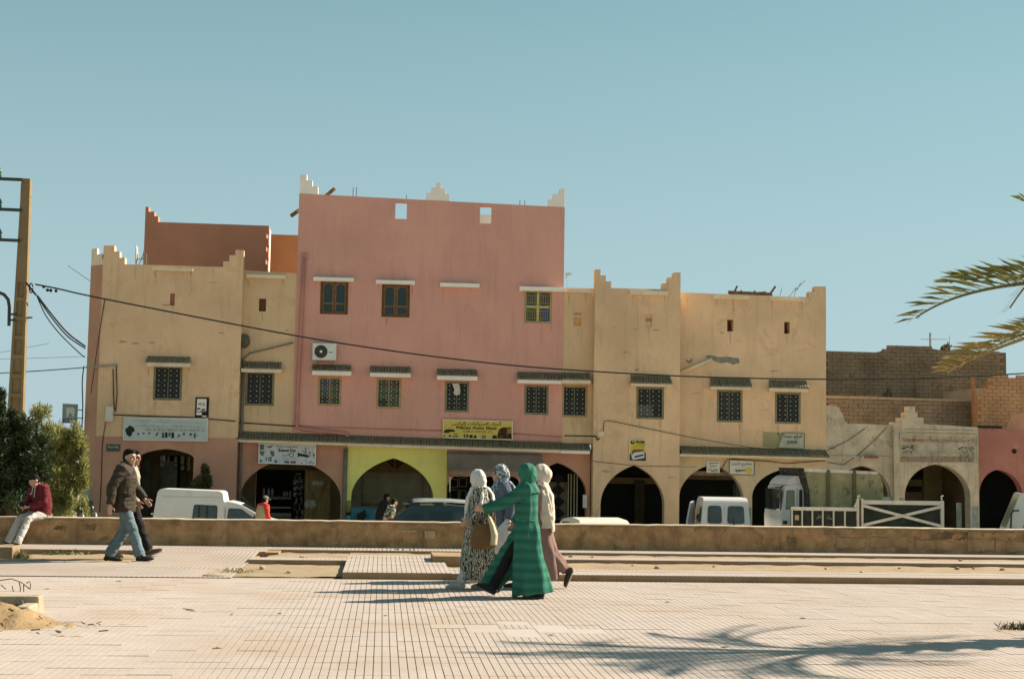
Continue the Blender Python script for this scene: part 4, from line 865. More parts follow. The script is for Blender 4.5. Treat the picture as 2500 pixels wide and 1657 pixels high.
for g, x0, x1, y0_, y1_ in ((gG,2212,2250,1187,1200),(gG,2212,2258,1140,1170),(gF,2140,2176,1182,1240)):
    r = rect(x0, x1, y0_, y1_, yb4-.05); part('dark_opening', MB().box(r[0], r[1], yb4-.06, yb4-.01, r[2], r[3]), m_inside, g)
part('back_door', MB().box(XP(2254,yb4-.1,0), XP(2300,yb4-.1,0), yb4-.15, yb4-.06, ROAD, UZ(2280,1130,yb4)), M('door_olive', (.20,.17,.08), .9, .15, 3), gG)
part('dark_opening', MB().box(XP(2300,yb4-.1,0), XP(2345,yb4-.1,0), yb4-.12, yb4-.06, ROAD, UZ(2320,1185,yb4)), m_inside, gG)
for a, c, q0 in ((2351,2364,1228),(2193,2208,1215),(2373,2388,1235),(2158,2182,1212)):
    part('blue_splash', MB().box(XP(a,YG2,-.5), XP(c,YG2,-.5), (YG2 if a > 2185 else YG)-.012+(.6 if a == 2351 else 0), (YG2 if a > 2185 else YG)-.002+(.6 if a == 2351 else 0), ROAD, UZ(a,q0,YG2)), M('splash_pale', (.30,.36,.31), .9, .3, 4, .2), gG if a > 2185 else gF)

# ================================================================= block built houses behind
def coursed(parent, px0, px1, topf, qbot, Y, mt, mj, bw=.42, bh=.165, limit=300, name='block', fan=0):
    """wall of separate blocks laid in courses, joints recessed"""
    x0, x1 = XP(px0, Y, 4), XP(px1, Y, 4); zb = UZ((px0+px1)/2, qbot, Y)
    me = MB().box(-bw/2+.008, bw/2-.008, -.02, .10, -bh/2+.007, bh/2-.007).mesh(name, mt)
    cells = []; r = 0; z = zb
    while r < 60:
        zc = z+bh*(r+.5); off = (r % 2)*bw*.5; n = int((x1-x0)/bw)+2; any_ = False
        for i in range(n):
            xc = x0+i*bw+off-bw*.25
            if xc-bw*.4 < x0 or xc+bw*.4 > x1: continue
            if zc+bh/2 > topf(xc)+.05: continue
            any_ = True
            if random.random() < .012: continue
            cells.append((xc, zc))
        if not any_: break
        r += 1
    rest = MB()
    for k, (xc, zc) in enumerate(sorted(cells, key=lambda c: -c[1])):
        dy, dz = random.uniform(-.015,.012), random.uniform(-.004,.004)
        if k < limit:
            o = bpy.data.objects.new(name, me); COL.objects.link(o); o.parent = parent; o.matrix_parent_inverse = Matrix.Translation(-WORLD_LOC[parent.name])
            o.location = (xc, Y+dy, zc+dz); o.rotation_euler = (random.uniform(-.02,.02), random.uniform(-.02,.02), random.uniform(-.03,.03))
        else: rest.box(xc-bw/2+.008, xc+bw/2-.008, Y-.02+dy, Y+.1+dy, zc-bh/2+.007+dz, zc+bh/2-.007+dz)
    if rest.v: part('block_courses', rest, mt, parent)['kind'] = 'stuff'
    n = 40; pts = [(x0+(x1-x0)*i/n, topf(x0+(x1-x0)*i/n)-.09) for i in range(n+1)]
    part('mortar_core', MB().slab([(x0, zb-1.5), (x1, zb-1.5)]+pts[::-1], (), Y+.008, Y+.30), mj, parent)
m_blk = M('grey_brown_block', (0.285,0.215,0.135), .95, .25, .9, .2, .6, 16, dirt=.45, dcol=(.10,.075,.045), dscale=3)
m_blk2 = M('low_block', (0.310,0.235,0.150), .95, .25, .9, .2, .6, 16, dirt=.4, dcol=(.11,.08,.05), dscale=3); m_blkj = M('block_mortar', (0.175,0.130,0.080), .95, .25, 2, .2, .4, 18)
m_oblk = M('orange_block', (0.470,0.275,0.145), .95, .2, 1., .2, .5, 16, dirt=.3, dcol=(.26,.13,.06)); m_oblkj = M('orange_mortar', (0.384,0.192,0.088), .95, .2, 3)
Yb = 62.
def topI(x):
    px = [(2000,851),(2140,855),(2150,853),(2172,844.5),(2262,844),(2300,850),(2460,856)]
    xs = [(XP(a, Yb, 5), UZ(a, c, Yb)) for a, c in px]
    for (a, za), (c, zc) in zip(xs, xs[1:]):
        if a <= x <= c: return za+(zc-za)*(x-a)/(c-a)
    return xs[0][1] if x < xs[0][0] else xs[-1][1]
bI = thing('block_house', 'unfinished grey brown block house wall rising behind the low garages', 'house', (UX(2230,1000,Yb), Yb, ROAD))
coursed(bI, 2004, 2458, topI, 978, Yb, m_blk, m_blkj)
part('house_body', MB().box(XP(2004,Yb,4), XP(2458,Yb,4), Yb+.31, Yb+6, ROAD, topI(XP(2100,Yb,5))-.6), m_roof, bI)
for x, y0_, y1_ in ((2170,945,968),(2234,945,970),(2322,945,972)): part('concrete_post', MB().box(XP(x-3,Yb,3), XP(x+3,Yb,3), Yb-.06, Yb-.025, UZ(x,y1_,Yb), UZ(x,y0_,Yb)), m_blkj, bI)
Yc = 57.
zlo = UZ(2015, 966, Yc); zlo2 = UZ(2376, 976, Yc)
bL = thing('block_wall', 'lower block wall in front of the block house and above the garages', 'wall', (UX(2200,1000,Yc), Yc, ROAD))
xq0, xq1 = XP(2004,Yc,4), XP(2400,Yc,4)
coursed(bL, 2004, 2400, lambda x: zlo+(zlo2-zlo)*(x-xq0)/(xq1-xq0), 1046, Yc, m_blk2, m_blkj)
part('coping', MB().hexa([(xq0,Yc-.05,zlo-.09),(xq1,Yc-.05,zlo2-.09),(xq1,Yc+.3,zlo2-.09),(xq0,Yc+.3,zlo-.09),(xq0,Yc-.05,zlo+.01),(xq1,Yc-.05,zlo2+.01),(xq1,Yc+.3,zlo2+.01),(xq0,Yc+.3,zlo+.01)]), M('coping_pale', (.42,.32,.2), .9, .15, 3), bL)
Yj = 56.
def topJ(x):
    px = [(2380,965),(2412,958),(2413.5,916),(2700,920)]
    xs = [(XP(a, Yj, 5), UZ(a, c, Yj)) for a, c in px]
    for (a, za), (c, zc) in zip(xs, xs[1:]):
        if a <= x <= c: return za+(zc-za)*(x-a)/(c-a)
    return xs[-1][1]
bJ = thing('orange_block_house', 'orange brown block house with stepped broken edge behind the red garage', 'house', (UX(2450,1000,Yj), Yj, ROAD))
coursed(bJ, 2379, 2640, topJ, 1050, Yj, m_oblk, m_oblkj, .34, .15)
part('house_body', MB().box(XP(2420,Yj,4), XP(2640,Yj,4), Yj+.31, Yj+5, ROAD, topJ(30)-.5), m_roof, bJ)
flake(bJ, [(2470,1012),(2500,1006),(2560,1006),(2560,1048),(2455,1048),(2462,1028)], Yj-.03, m_pinklow, 'plaster_patch')
a_ = thing('roof_antenna', 'thin cross shaped television aerial on the roof of the block house', 'antenna', (UX(2271,848,Yb+.2), Yb+.2, UZ(2271,848,Yb)))
for a, c, w in (((2271,848),(2271,812),.045),((2248,820),(2312,828),.015),((2318,846),(2318,818),.012)): part('aerial_rod', MB().tube([(UX(*a,Yb+.2), Yb+.2, UZ(*a,Yb+.2)-.15), (UX(*c,Yb+.2), Yb+.2, UZ(*c,Yb+.2))], w, 6), m_metal, a_)
rp = MB()
for k in range(40):
    t = random.random(); a = UX(2298+18*t, 848, Yb+.1); z = UZ(2300,850,Yb); rp.bar((a, Yb+.1+random.uniform(-.2,.2), z-.1), (a+random.uniform(-.05,.25), Yb+.1, z+random.uniform(.1,.3)*(.3+t)), .05, .03)
tag(part('brushwood_bundle', rp, m_log, None), 'small bundle of brushwood lying on top of the block house wall', 'brushwood')
# wall brown and orange behind the left roofs
bB = thing('brown_house', 'plain brown upper storey wall with stepped corner behind the tan corner house', 'house', (UX(500,700,57), 57, ROAD))
Yd = 57.; xb0, xb1 = XP(347.5,Yd,8), XP(652,Yd,8)
pB = poly([(350,505),(363,505),(363,516.7),(377,516.7),(377,528),(386,528),(386,542),(652.6,551)], Yd); pB[0] = (xb0, pB[0][1]); pB[-1] = (xb1, pB[-1][1])
tooth = [(xb1-(.06 if k % 2 else 0), pB[-1][1]-.5-(pB[-1][1]-4)*k/16) for k in range(9)]
zbb = 5.0
edge = []
z_ = pB[-1][1]; k = 0
while z_ > zbb+.3: edge.append((xb1-(.09 if k % 2 else .0), z_)); z_ -= .26; edge.append((xb1-(.09 if k % 2 else .0), z_+.01)); k += 1
part('storey_wall', MB().slab([(xb0, zbb), (xb1-.05, zbb)]+edge[::-1]+pB[:-1][::-1], (), Yd, Yd+.5), m_brown, bB)
part('white_reveal', MB().box(xb1-.10, xb1-.012, Yd+.5, Yd+1.1, zbb, pB[-1][1]-.05), m_white, bB)
part('house_body', MB().box(xb0+.1, xb1-.2, Yd+.51, Yd+5, ROAD, zbb+1.6), m_roof, bB)
oB = thing('orange_wall', 'bright orange roof terrace wall between the brown house and the pink house', 'wall', (UX(690,620,60), 60, ROAD))
part('terrace_wall', MB().box(XP(640,60,8), XP(760,60,8), 60, 60.3, ROAD, UZ(690,573,60)), m_orange, oB)
# satellite dish on the left roof
Ys = 51.5; cx_, cz_ = U(333, 625, Ys)
sd = thing('satellite_dish', 'pale satellite dish seen edge on at the roof of the tan corner house', 'satellite dish', (cx_, Ys, UZ(335,648,Ys)))
b = MB(); V = []; nr, na = 5, 20
for i in range(nr+1):
    for j in range(na):
        a = 2*math.pi*j/na; r_ = .40*i/nr; V.append((cx_+.05-.07*(i/nr)**2, Ys+r_*math.cos(a)*.30, cz_+r_*math.sin(a)))
b._add(V, [(i*na+j, i*na+(j+1)%na, (i+1)*na+(j+1)%na, (i+1)*na+j) for i in range(nr) for j in range(na)])
o = part('dish', b, M('dish_grey', (.45,.44,.38), .5, .1, 4), sd, True); s_ = o.modifiers.new('s','SOLIDIFY'); s_.thickness = .02
part('dish_mount', MB().bar((cx_+.07,Ys,cz_-.4),(cx_+.25,Ys,cz_+.1),.03).bar((cx_+.25,Ys,cz_-.5),(cx_+.25,Ys,cz_+.2),.03).bar((cx_+.35,Ys,cz_-.5),(cx_+.35,Ys,cz_+.1),.03).bar((cx_+.05,Ys,cz_-.1),(cx_+.38,Ys,cz_-.1),.03), m_metal, sd)

# ================================================================= signs
def board(name, label, corners, Y, mt, mf=None, fw=.03, th=.05):
    TL, TR, BR, BL = corners; p = [U(*q, Y) for q in (BL, BR, TR, TL)]
    t = thing(name, label, 'sign', (p[0][0], Y, p[0][1])); part('panel', MB().slab(p, (), Y, Y+th), mt, t)
    if mf:
        c = ((p[0][0]+p[2][0])/2, (p[0][1]+p[2][1])/2); w, h = p[1][0]-p[0][0], p[3][1]-p[0][1]
        inn = [(c[0]+(x-c[0])*(1-2*fw/w), c[1]+(z-c[1])*(1-2*fw/h)) for x, z in p]
        part('rim', MB().slab(p, [inn], Y-.012, Y-.001), mf, t)
    return t
def blot(parent, shapes, Y, mt, name='print'):
    b = MB()
    for s in shapes:
        if len(s) == 4 and not isinstance(s[0], (tuple, list)): x0, x1, y0_, y1_ = s; b.slab([U(x0,y1_,Y), U(x1,y1_,Y), U(x1,y0_,Y), U(x0,y0_,Y)], (), Y, Y+.003)
        elif len(s) == 3 and not isinstance(s[0], (tuple, list)):
            x, y, r = s; b.slab([U(x+r*math.cos(2*math.pi*k/14), y+r*math.sin(2*math.pi*k/14), Y) for k in range(14)], (), Y, Y+.003)
        else: b.slab([U(x, y, Y) for x, y in s], (), Y, Y+.003)
    o = part(name, b, mt, parent)
    if len(shapes) > 1: o['kind'] = 'stuff'
    return o
Ysg = YP-.09
m_ysign = M('sign_yellow', (.60,.47,.10), .7, .06, 4); m_brownink = M('ink_brown', (.10,.05,.012), .8, 0)
s = board('shop_sign', 'yellow car parts sign with Arabic lettering on the pink wall above the awning', ((1081.5,1023),(1252,1028),(1252,1074),(1080.5,1068.5)), Ysg, m_ysign, m_white, .02)
lettering(s, arabic('أجزاء السيارات إلياس'), 1104, 1225, 1027.5, 1040.5, Ysg-.006, m_brownink, .02)
lettering(s, 'Piéces Auto Iliass', 1114, 1213, 1040, 1047.5, Ysg-.007, m_brownink, .035)
lettering(s, 'GSM 0 658 560 223', 1130, 1203, 1050, 1056, Ysg-.006, M('ink_olive', (.26,.18,.04), .8, 0), .01)
blot(s, [[(1083,1056),(1086,1049),(1096,1047),(1108,1048),(1112,1053),(1108,1054),(1097,1054),(1096,1057)],[(1083,1061),(1087,1060),(1086,1066),(1083,1066)],[(1095,1063),(1100,1060),(1101,1066),(1096,1066)],[(1107,1058),(1116,1058),(1116,1060),(1107,1060)],[(1104,1064),(1119,1063),(1119,1066),(1104,1066)],(1132,1143,1060,1068),(1146,1154,1061,1069),(1160,1066,4),(1181,1067,5),(1202,1213,1062,1070.5)], Ysg-.005, m_ink)
blot(s, [[(1216,1054),(1218,1048),(1226,1043),(1248,1042.5),(1249,1071),(1214,1070)]], Ysg-.005, M('print_umber', (.045,.022,.008), .8, 0))
blot(s, [(1219,1222,1052,1055),(1240,1248,1045,1058),(1220,1228,1065,1066.5),(1237.3,1239,1043,1064)], Ysg-.009, M('print_amber', (.30,.17,.04), .8, 0))
blot(s, [(1135,1139,1062,1066),(1181,1067,2.4),[(1084,1057),(1095,1056),(1094,1062),(1088,1064),(1084,1061)]], Ysg-.009, m_ysign)
m_bsign = M('sign_pale_blue', (.50,.54,.50), .7, .08, 3)
Ysb = YT-.08
s = board('shop_sign', 'long faded pale blue phone shop sign over the left arch', ((303,1018),(508,1021),(506.5,1077),(300,1074)), Ysb, m_bsign, m_white, .02)
blot(s, [[(305,1047),(313,1042),(316,1037),(321,1040),(327,1043),(329,1052),(323,1055),(322,1062),(316,1066),(309,1060)]], Ysb-.004, M('print_green_black', (.02,.03,.022), .7, .3, 9))
m_gink = M('ink_grey', (.14,.15,.13), .8, 0); m_fade = M('ink_faded', (.33,.33,.29), .8, 0); m_blueink = M('ink_blue', (.06,.14,.20), .7, .2, 9)
lettering(s, arabic('بيع و إصلاح الهواتف النقالة'), 330, 494, 1026, 1034, Ysb-.004, m_fade); lettering(s, arabic('بيع و شراء الهواتف و جميع لوازم الهاتف'), 329, 491, 1037, 1043.5, Ysb-.004, m_gink)
lettering(s, '0661 60 48 25 / 0654 82 28 05 / 0668 47 33', 356, 498, 1046, 1052, Ysb-.004, m_gink)
blot(s, [[(361,1058),(366,1054),(367,1057),(363,1060)],[(379,1062),(385,1054),(387,1056),(382,1064)],(395.5,401,1056,1068),(403,409,1055,1068),(418.5,425,1055,1069),(437,1063,2.6),(465.5,1060,3),[(430,1068),(434,1066),(435,1068)],(336,339,1056,1062),(348,353,1056,1059)], Ysb-.004, M('print_green_black', (.02,.03,.022)), 'phone_print')
blot(s, [(411,416.5,1055,1065),(473,478,1057,1069),(396.5,400,1058,1064),(482,1063,1.5),(446,452,1056,1062)], Ysb-.007, m_blueink, 'phone_print')
Ysd = Y0-.16
s = board('shop_sign', 'white drinks shop sign with black and violet print over the second arch', ((632,1081),(772,1085),(770.5,1135),(630.5,1130.5)), Ysd, M('sign_white_blue', (.56,.59,.57), .7, .08, 5), m_white, .03)
lettering(s, arabic('مشروبات درعة'), 675, 726, 1086, 1093, Ysd-.005, m_ink, .01); lettering(s, 'Boissons Draa', 680, 722, 1095, 1102.5, Ysd-.005, m_ink, .04)
lettering(s, arabic('للبيع'), 690, 706, 1107, 1115, Ysd-.005, m_ink, .01); lettering(s, arabic('هنا مشروبات'), 690, 722, 1117, 1121, Ysd-.005, m_ink, .01)
m_viol = M('print_violet', (.13,.10,.18), .8, .4, 20); m_bk2 = M('print_bluegrey', (.12,.15,.17), .8, .5, 20)
blot(s, [[(634,1084),(645,1084),(644,1098),(634,1097)],[(634,1100),(647,1102),(641,1114),(634,1106)],[(649,1091),(668,1086),(661,1093)],[(660,1099),(669,1101),(670,1112),(664,1114),(660,1106)],(649,652,1115,1124),(655,658,1116,1125),(659,663,1114,1126),(634,640,1122,1127)], Ysd-.005, m_bk2, 'bottle_print')
rng = random.Random(3)
bl = []
for k in range(34):
    x, y = rng.uniform(735,768), rng.uniform(1092,1131); bl.append([(x, y), (x+rng.uniform(1.5,4), y+rng.uniform(-1,1)), (x+rng.uniform(1,4), y+rng.uniform(1.5,4)), (x-rng.uniform(0,1), y+rng.uniform(1,3))])
blot(s, bl, Ysd-.005, m_viol, 'bottle_print'); blot(s, [[(727,1103),(731,1106),(752,1110),(757,1116),(731,1113),(727,1117)]], Ysd-.009, m_ink)
blot(s, [(694,706,1124,1131),(673,1126,4)], Ysd-.005, m_bk2); blot(s, [(709,723,1124.5,1131)], Ysd-.005, M('print_wine', (.30,.10,.12), .8, .3, 20)); blot(s, [(712,1110,6)], Ysd-.005, m_bk2); blot(s, [(712,1110,4)], Ysd-.009, M('sign_white_blue'))
Yst = YT-.035
s = board('battery_sign', 'small yellow battery sign with a pictured car battery on the tan tower', ((1537,1072.5),(1578,1074),(1577,1126),(1536,1125)), Yst, M('sign_mustard', (.64,.50,.07), .7, .06, 5), m_white, .02, .03)
lettering(s, 'TECMA', 1551, 1575, 1074.5, 1082, Yst-.016, m_brownink, .04); blot(s, [(1544.5,1079,5)], Yst-.005, m_ink); blot(s, [(1545,1078,2)], Yst-.009, M('sign_mustard'))
lettering(s, arabic('بطاريات السيارات'), 1554, 1574, 1084, 1087, Yst-.014, m_brownink); lettering(s, arabic('جودة عالية'), 1546, 1574, 1088, 1091, Yst-.014, m_brownink)
blot(s, [[(1537,1107),(1577,1104),(1577,1125),(1537,1124)]], Yst-.014, M('print_dark_green', (.05,.07,.05), .8, .2, 9)); blot(s, [[(1541,1107),(1550,1101),(1573,1100),(1573,1117),(1546,1122),(1543,1119)]], Yst-.019, M('battery_white', (.62,.60,.55), .7, .1, 9)); blot(s, [[(1542,1105),(1546,1097),(1569,1096),(1573,1101),(1550,1104),(1543,1109)]], Yst-.023, M('battery_red', (.24,.09,.06), .8, .1, 9)); blot(s, [[(1549,1113),(1571,1108),(1571,1112),(1549,1117)]], Yst-.023, m_ink)
Yse = Y0-.05
s = board('wooden_sign', 'small grey painted garage sign with dark Arabic letters and a ragged left edge', ((1911,1056),(1965,1057),(1963.5,1096.5),(1898,1093)), Yse, M('sign_olive_white', (.47,.46,.33), .8, .12, 6), M('rim_green', (.12,.14,.09), .8, .1, 4), .02, .04)
lettering(s, arabic('كراج ميطا'), 1913, 1959, 1061, 1071, Yse-.014, M('ink_slate', (.09,.11,.09), .8, 0), .03); blot(s, [(1921,1946,1075,1083)], Yse-.014, M('ink_slateblue', (.17,.20,.19), .8, .2, 9))
flake(tr, [(1862,1053),(1911,1056),(1898,1093),(1862,1090)], Y0, M('painted_olive', (.36,.32,.16), .9, .12, 2), 'painted_patch')
Ysk = Y0-.06
s = board('hanging_sign', 'small white handwritten sign hung at the top of the garage arch', ((1726,1124),(1758,1125),(1757,1154),(1725,1153)), Ysk, M('sign_white', (.62,.61,.52), .8, .06, 6), None)
lettering(s, arabic('منجور'), 1729, 1755, 1127, 1133, Ysk-.006, m_gink, .02); lettering(s, arabic('سعيد'), 1731, 1750, 1134.5, 1140, Ysk-.006, m_gink, .02); lettering(s, 'TEL 0662', 1728, 1755, 1144, 1147.5, Ysk-.006, m_gink, .02); lettering(s, '48201', 1735, 1752, 1148, 1151.5, Ysk-.006, m_gink, .02)
s = board('key_sign', 'white key cutting sign with a big yellow key painted on it', ((1780,1121),(1842,1123),(1842,1160),(1779.5,1158)), Ysk, M('sign_white'), M('rim_brown', (.16,.11,.06), .8, .1, 4), .025)
lettering(s, arabic('مفاتيح النسر'), 1785, 1836, 1128, 1138, Ysk-.014, m_gink, .01); blot(s, [(1828,1148,8.5)], Ysk-.014, m_ysign, 'key_print'); blot(s, [(1795,1820,1146,1149.5),(1797,1800,1149,1152),(1804,1807,1149,1152)], Ysk-.016, m_gink, 'key_print')
Ysn = YG2-.02
s = board('name_board', 'painted garage name board with faded red French and Arabic lettering', ((2196,1058),(2387,1063),(2386,1131),(2194,1129)), Ysn, M('board_cream', (.46,.40,.29), .85, .22, 3.5, .2, dirt=.7, dcol=(.28,.22,.15), dscale=3, streak=.3), m_pale, .03, .02)
m_rink = M('ink_red_faded', (.34,.14,.09), .9, .2, 20)
lettering(s, 'Garage Mecanique El Houcha', 2204, 2292, 1068, 1081, Ysn-.014, m_rink, .005); lettering(s, arabic('كراج ميكانيك لحوش'), 2297, 2380, 1069, 1083, Ysn-.014, m_rink, .01)
bl = []; rng = random.Random(5)
for x0, x1, y0_, y1_, nn in ((2199,2238,1085,1112,26),(2340,2381,1090,1127,44)):
    for k in range(nn):
        x, y = rng.uniform(x0,x1-5), rng.uniform(y0_,y1_-3); bl.append([(x,y),(x+rng.uniform(2,7),y+rng.uniform(-1,1)),(x+rng.uniform(1,6),y+rng.uniform(1,4)),(x,y+rng.uniform(1,3))])
blot(s, bl, Ysn-.014, M('print_charcoal', (.13,.115,.085), .9, .4, 20), 'engine_print'); blot(s, [(2200,2378,1114,1127)], Ysn-.0125, M('print_grime', (.27,.21,.14), .9, .3, 9)); lettering(s, arabic('إصلاح جميع السيارات'), 2265, 2340, 1101, 1107, Ysn-.016, M('ink_pale', (.40,.35,.26)), 0)
Ydt = YT+.2
s = board('dentist_sign', 'small grey projecting dentist sign with a white tooth beside the corner house', ((153,984.5),(190,986.5),(188,1033.5),(151.5,1032)), Ydt, M('sign_greyblue', (.24,.28,.26), .7, .15, 6), M('rim_grey', (.33,.36,.33), .7, .1, 5), .025)
blot(s, [[(161,996),(167,993),(171,995),(176,993),(183,997),(183,1006),(180,1017),(177,1018),(174,1008),(169,1008),(167,1018),(163,1018)]], Ydt-.014, M('tooth_white', (.52,.54,.46), .7, .1, 9), 'tooth_print'); blot(s, [(153,188,1022,1031)], Ydt-.014, M('print_navy', (.045,.06,.12), .7, .2, 9))
lettering(s, 'DENTISTE', 156, 186, 1024, 1029, Ydt-.019, M('ink_ltblue', (.28,.33,.38)), .02); lettering(s, arabic('طبيب الأسنان'), 156, 186, 988, 993, Ydt-.016, m_fade)
for q in (1000, 1020): part('sign_arm', MB().tube([(UX(189,q,Ydt), Ydt+.03, UZ(189,q,Ydt)), (UX(202,q,Ydt+.3), Ydt+.35, UZ(202,q,Ydt))], .018, 5), m_metal, s)

# ================================================================= concrete pole, lamp arm and cables
YPo = 44.
m_conc = M('pole_concrete', (.23,.165,.085), .92, .14, 1.5, .15, .3, 25, streak=.2)
zt_ = UZ(70, 438, YPo); x_t = UX(69, 438, YPo); x_b = UX(36, 1005, YPo); zb_ = UZ(36, 1005, YPo)
def pxw(z): t = (zt_-z)/(zt_-zb_); return .125+.10*t
pole = thing('utility_pole', 'tall tapered concrete utility pole with recessed panels and steel cross arms', 'utility pole', (x_t, YPo, ROAD))
z0p = ROAD; w0, w1 = pxw(z0p), pxw(zt_); x_t = x_b = (x_t+x_b)/2
holes = []; zz = UZ(60, 690, YPo)
while zz > ROAD+.6:
    w = pxw(zz)-.075; h_ = .46; holes.append([(x_t-w, zz-h_), (x_t+w, zz-h_), (x_t+w, zz), (x_t-w, zz)]); zz -= .58
b = MB().slab([(x_t-w0, z0p), (x_t+w0, z0p), (x_t+w1, zt_), (x_t-w1, zt_)], holes, YPo-.13, YPo-.077); part('pole_face', b, m_conc, pole)
b = MB().hexa([(x_t-w0+.004,YPo-.075,z0p),(x_t+w0-.004,YPo-.075,z0p),(x_t+w0-.004,YPo+.15,z0p),(x_t-w0+.004,YPo+.15,z0p),(x_t-w1+.003,YPo-.075,zt_),(x_t+w1-.003,YPo-.075,zt_),(x_t+w1-.003,YPo+.15,zt_),(x_t-w1+.003,YPo+.15,zt_)]); part('pole_web', b, m_conc, pole)
part('pole_cap', MB().box(x_t-w1-.01, x_t+w1+.015, YPo-.15, YPo+.16, zt_-.55, zt_-.15), m_conc, pole, bevel=.01)
m_arm = M('arm_steel', (.05,.06,.05), .6, .1, 5, metal=.2); m_ins = M('insulator_green', (.04,.10,.06), .3, .1, 5, spec=.6)
for q in (441, 515, 589):
    z = UZ(40, q, YPo); x0 = UX(-70, q, YPo); part('cross_arm', MB().bar((x0, YPo-.16, z+.02), (x_t-w1+.05, YPo-.16, z), .07, .09), m_arm, pole)
    for xx in (x0+.05, UX(2, q, YPo)): part('insulator', MB().tube([(xx, YPo-.16, z+.04+d*.06) for d in range(6)], [.03,.07,.045,.075,.045,.02], 10), m_ins, pole, True)
part('lamp_arm', MB().tube([(UX(x,y,YPo), YPo-.1, UZ(x,y,YPo)) for x, y in ((24,796),(25,750),(22,732),(12,720),(0,715),(-30,712))], .05, 8), m_arm, pole, True)
part('lamp_head', MB().ell((UX(-45,713,YPo), YPo-.1, UZ(-45,714,YPo)), (.32,.13,.09)), m_metal, pole, True)
for q in (768, 782): part('lamp_clamp', MB().bar((UX(24,q,YPo), YPo-.12, UZ(24,q,YPo)), (x_t-.1, YPo-.12, UZ(40,q,YPo)), .06, .06), m_arm, pole)
part('step_bolt', MB().tube([(x_t+.1, YPo-.05, UZ(60,777,YPo)), (UX(80,775,YPo), YPo-.05, UZ(80,775,YPo))], .03, 6), m_arm, pole, True)
part('cable_loop', MB().tube([(UX(78+7*math.cos(a)*.6, 705+12*math.sin(a), YPo-.1), YPo-.2, UZ(78+7*math.cos(a)*.6, 705+12*math.sin(a), YPo)) for a in [k*.55 for k in range(12)]], .02, 6), m_cable, pole, True)
part('cable_clamp', MB().bar((UX(68,692,YPo), YPo-.2, UZ(68,692,YPo)), (UX(92,722,YPo), YPo-.2, UZ(92,722,YPo)), .08, .05), m_cable, pole)
def cable(name, label, pts, rad, n=6):
    P = []
    for k in range(len(pts)-1):
        (x0,y0_,Ya),(x1,y1_,Yb_) = pts[k], pts[k+1]
        for s in range(n): t = s/n; P.append((x0+(x1-x0)*t, y0_+(y1_-y0_)*t, Ya+(Yb_-Ya)*t))
    P.append(pts[-1]); Q = [Vector((UX(x,y,Yy), Yy, UZ(x,y,Yy))) for x, y, Yy in P]
    for _ in range(6): Q = [Q[0]]+[(Q[i-1]+Q[i]*2+Q[i+1])/4 for i in range(1, len(Q)-1)]+[Q[-1]]
    return tag(part(name, MB().tube(Q, rad, 6), m_cable, None, True), label, 'cable')
cable('power_cable', 'thick twisted black power cable sagging across the whole row of houses', [(86,694,YPo),(140,704,44),(200,719,44.2),(480,774,44.6),(760,827,45),(1020,866,45.3),(1290,897,45.6),(1660,919,46),(1960,926,46.4),(2250,924,46.8),(2520,911,47.1),(2900,880,47.6)], .026)
for x, y in ((107,700),(116,708),(124,709),(137,710)): tag(part('cable_spacer', MB().ell((UX(x,y,44), 44, UZ(x,y,44)), (.05,.05,.05)), m_cable, None, True), 'small black spacer knob on the power cable near the pole', 'cable spacer', 'spacer knobs on the cable')
cable('service_cable', 'slack upper service wire running from the pole down to the corner house', [(92,722,YPo),(120,760,45.5),(165,815,47.5),(208,845,49.5)], .026); cable('service_cable', 'lower thin service wire from the pole to a joint on the corner house', [(90,722,YPo),(110,770,45.5),(145,815,47),(195,863,49.4),(207,872,49.5)], .018)
cable('service_cable', 'middle service wire paired with the upper one between pole and corner house', [(91,724,YPo),(118,765,45.5),(163,822,47.5),(208,850,49.5)], .022)
cable('street_wire', 'thin nearly level wire crossing behind the pole to the corner house', [(-60,914,47),(100,905,48.5),(206,897,49.5)], .018)
for k, pts in enumerate(([(165,648,80),(240,700,60)], [(-40,868,90),(120,838,90)], [(-40,878,90),(210,870,90)])): cable('distant_wire', 'faint distant wire in the sky beside the corner house', pts, .012)['group'] = 'distant wires in the sky'
cable('hanging_wire', 'loose wire hanging from the corner house down to the olive tree', [(205,893,49.3),(200,930,49.3),(203,1000,49.3),(196,1100,49.2),(180,1135,48.5),(168,1160,47.5)], .02)
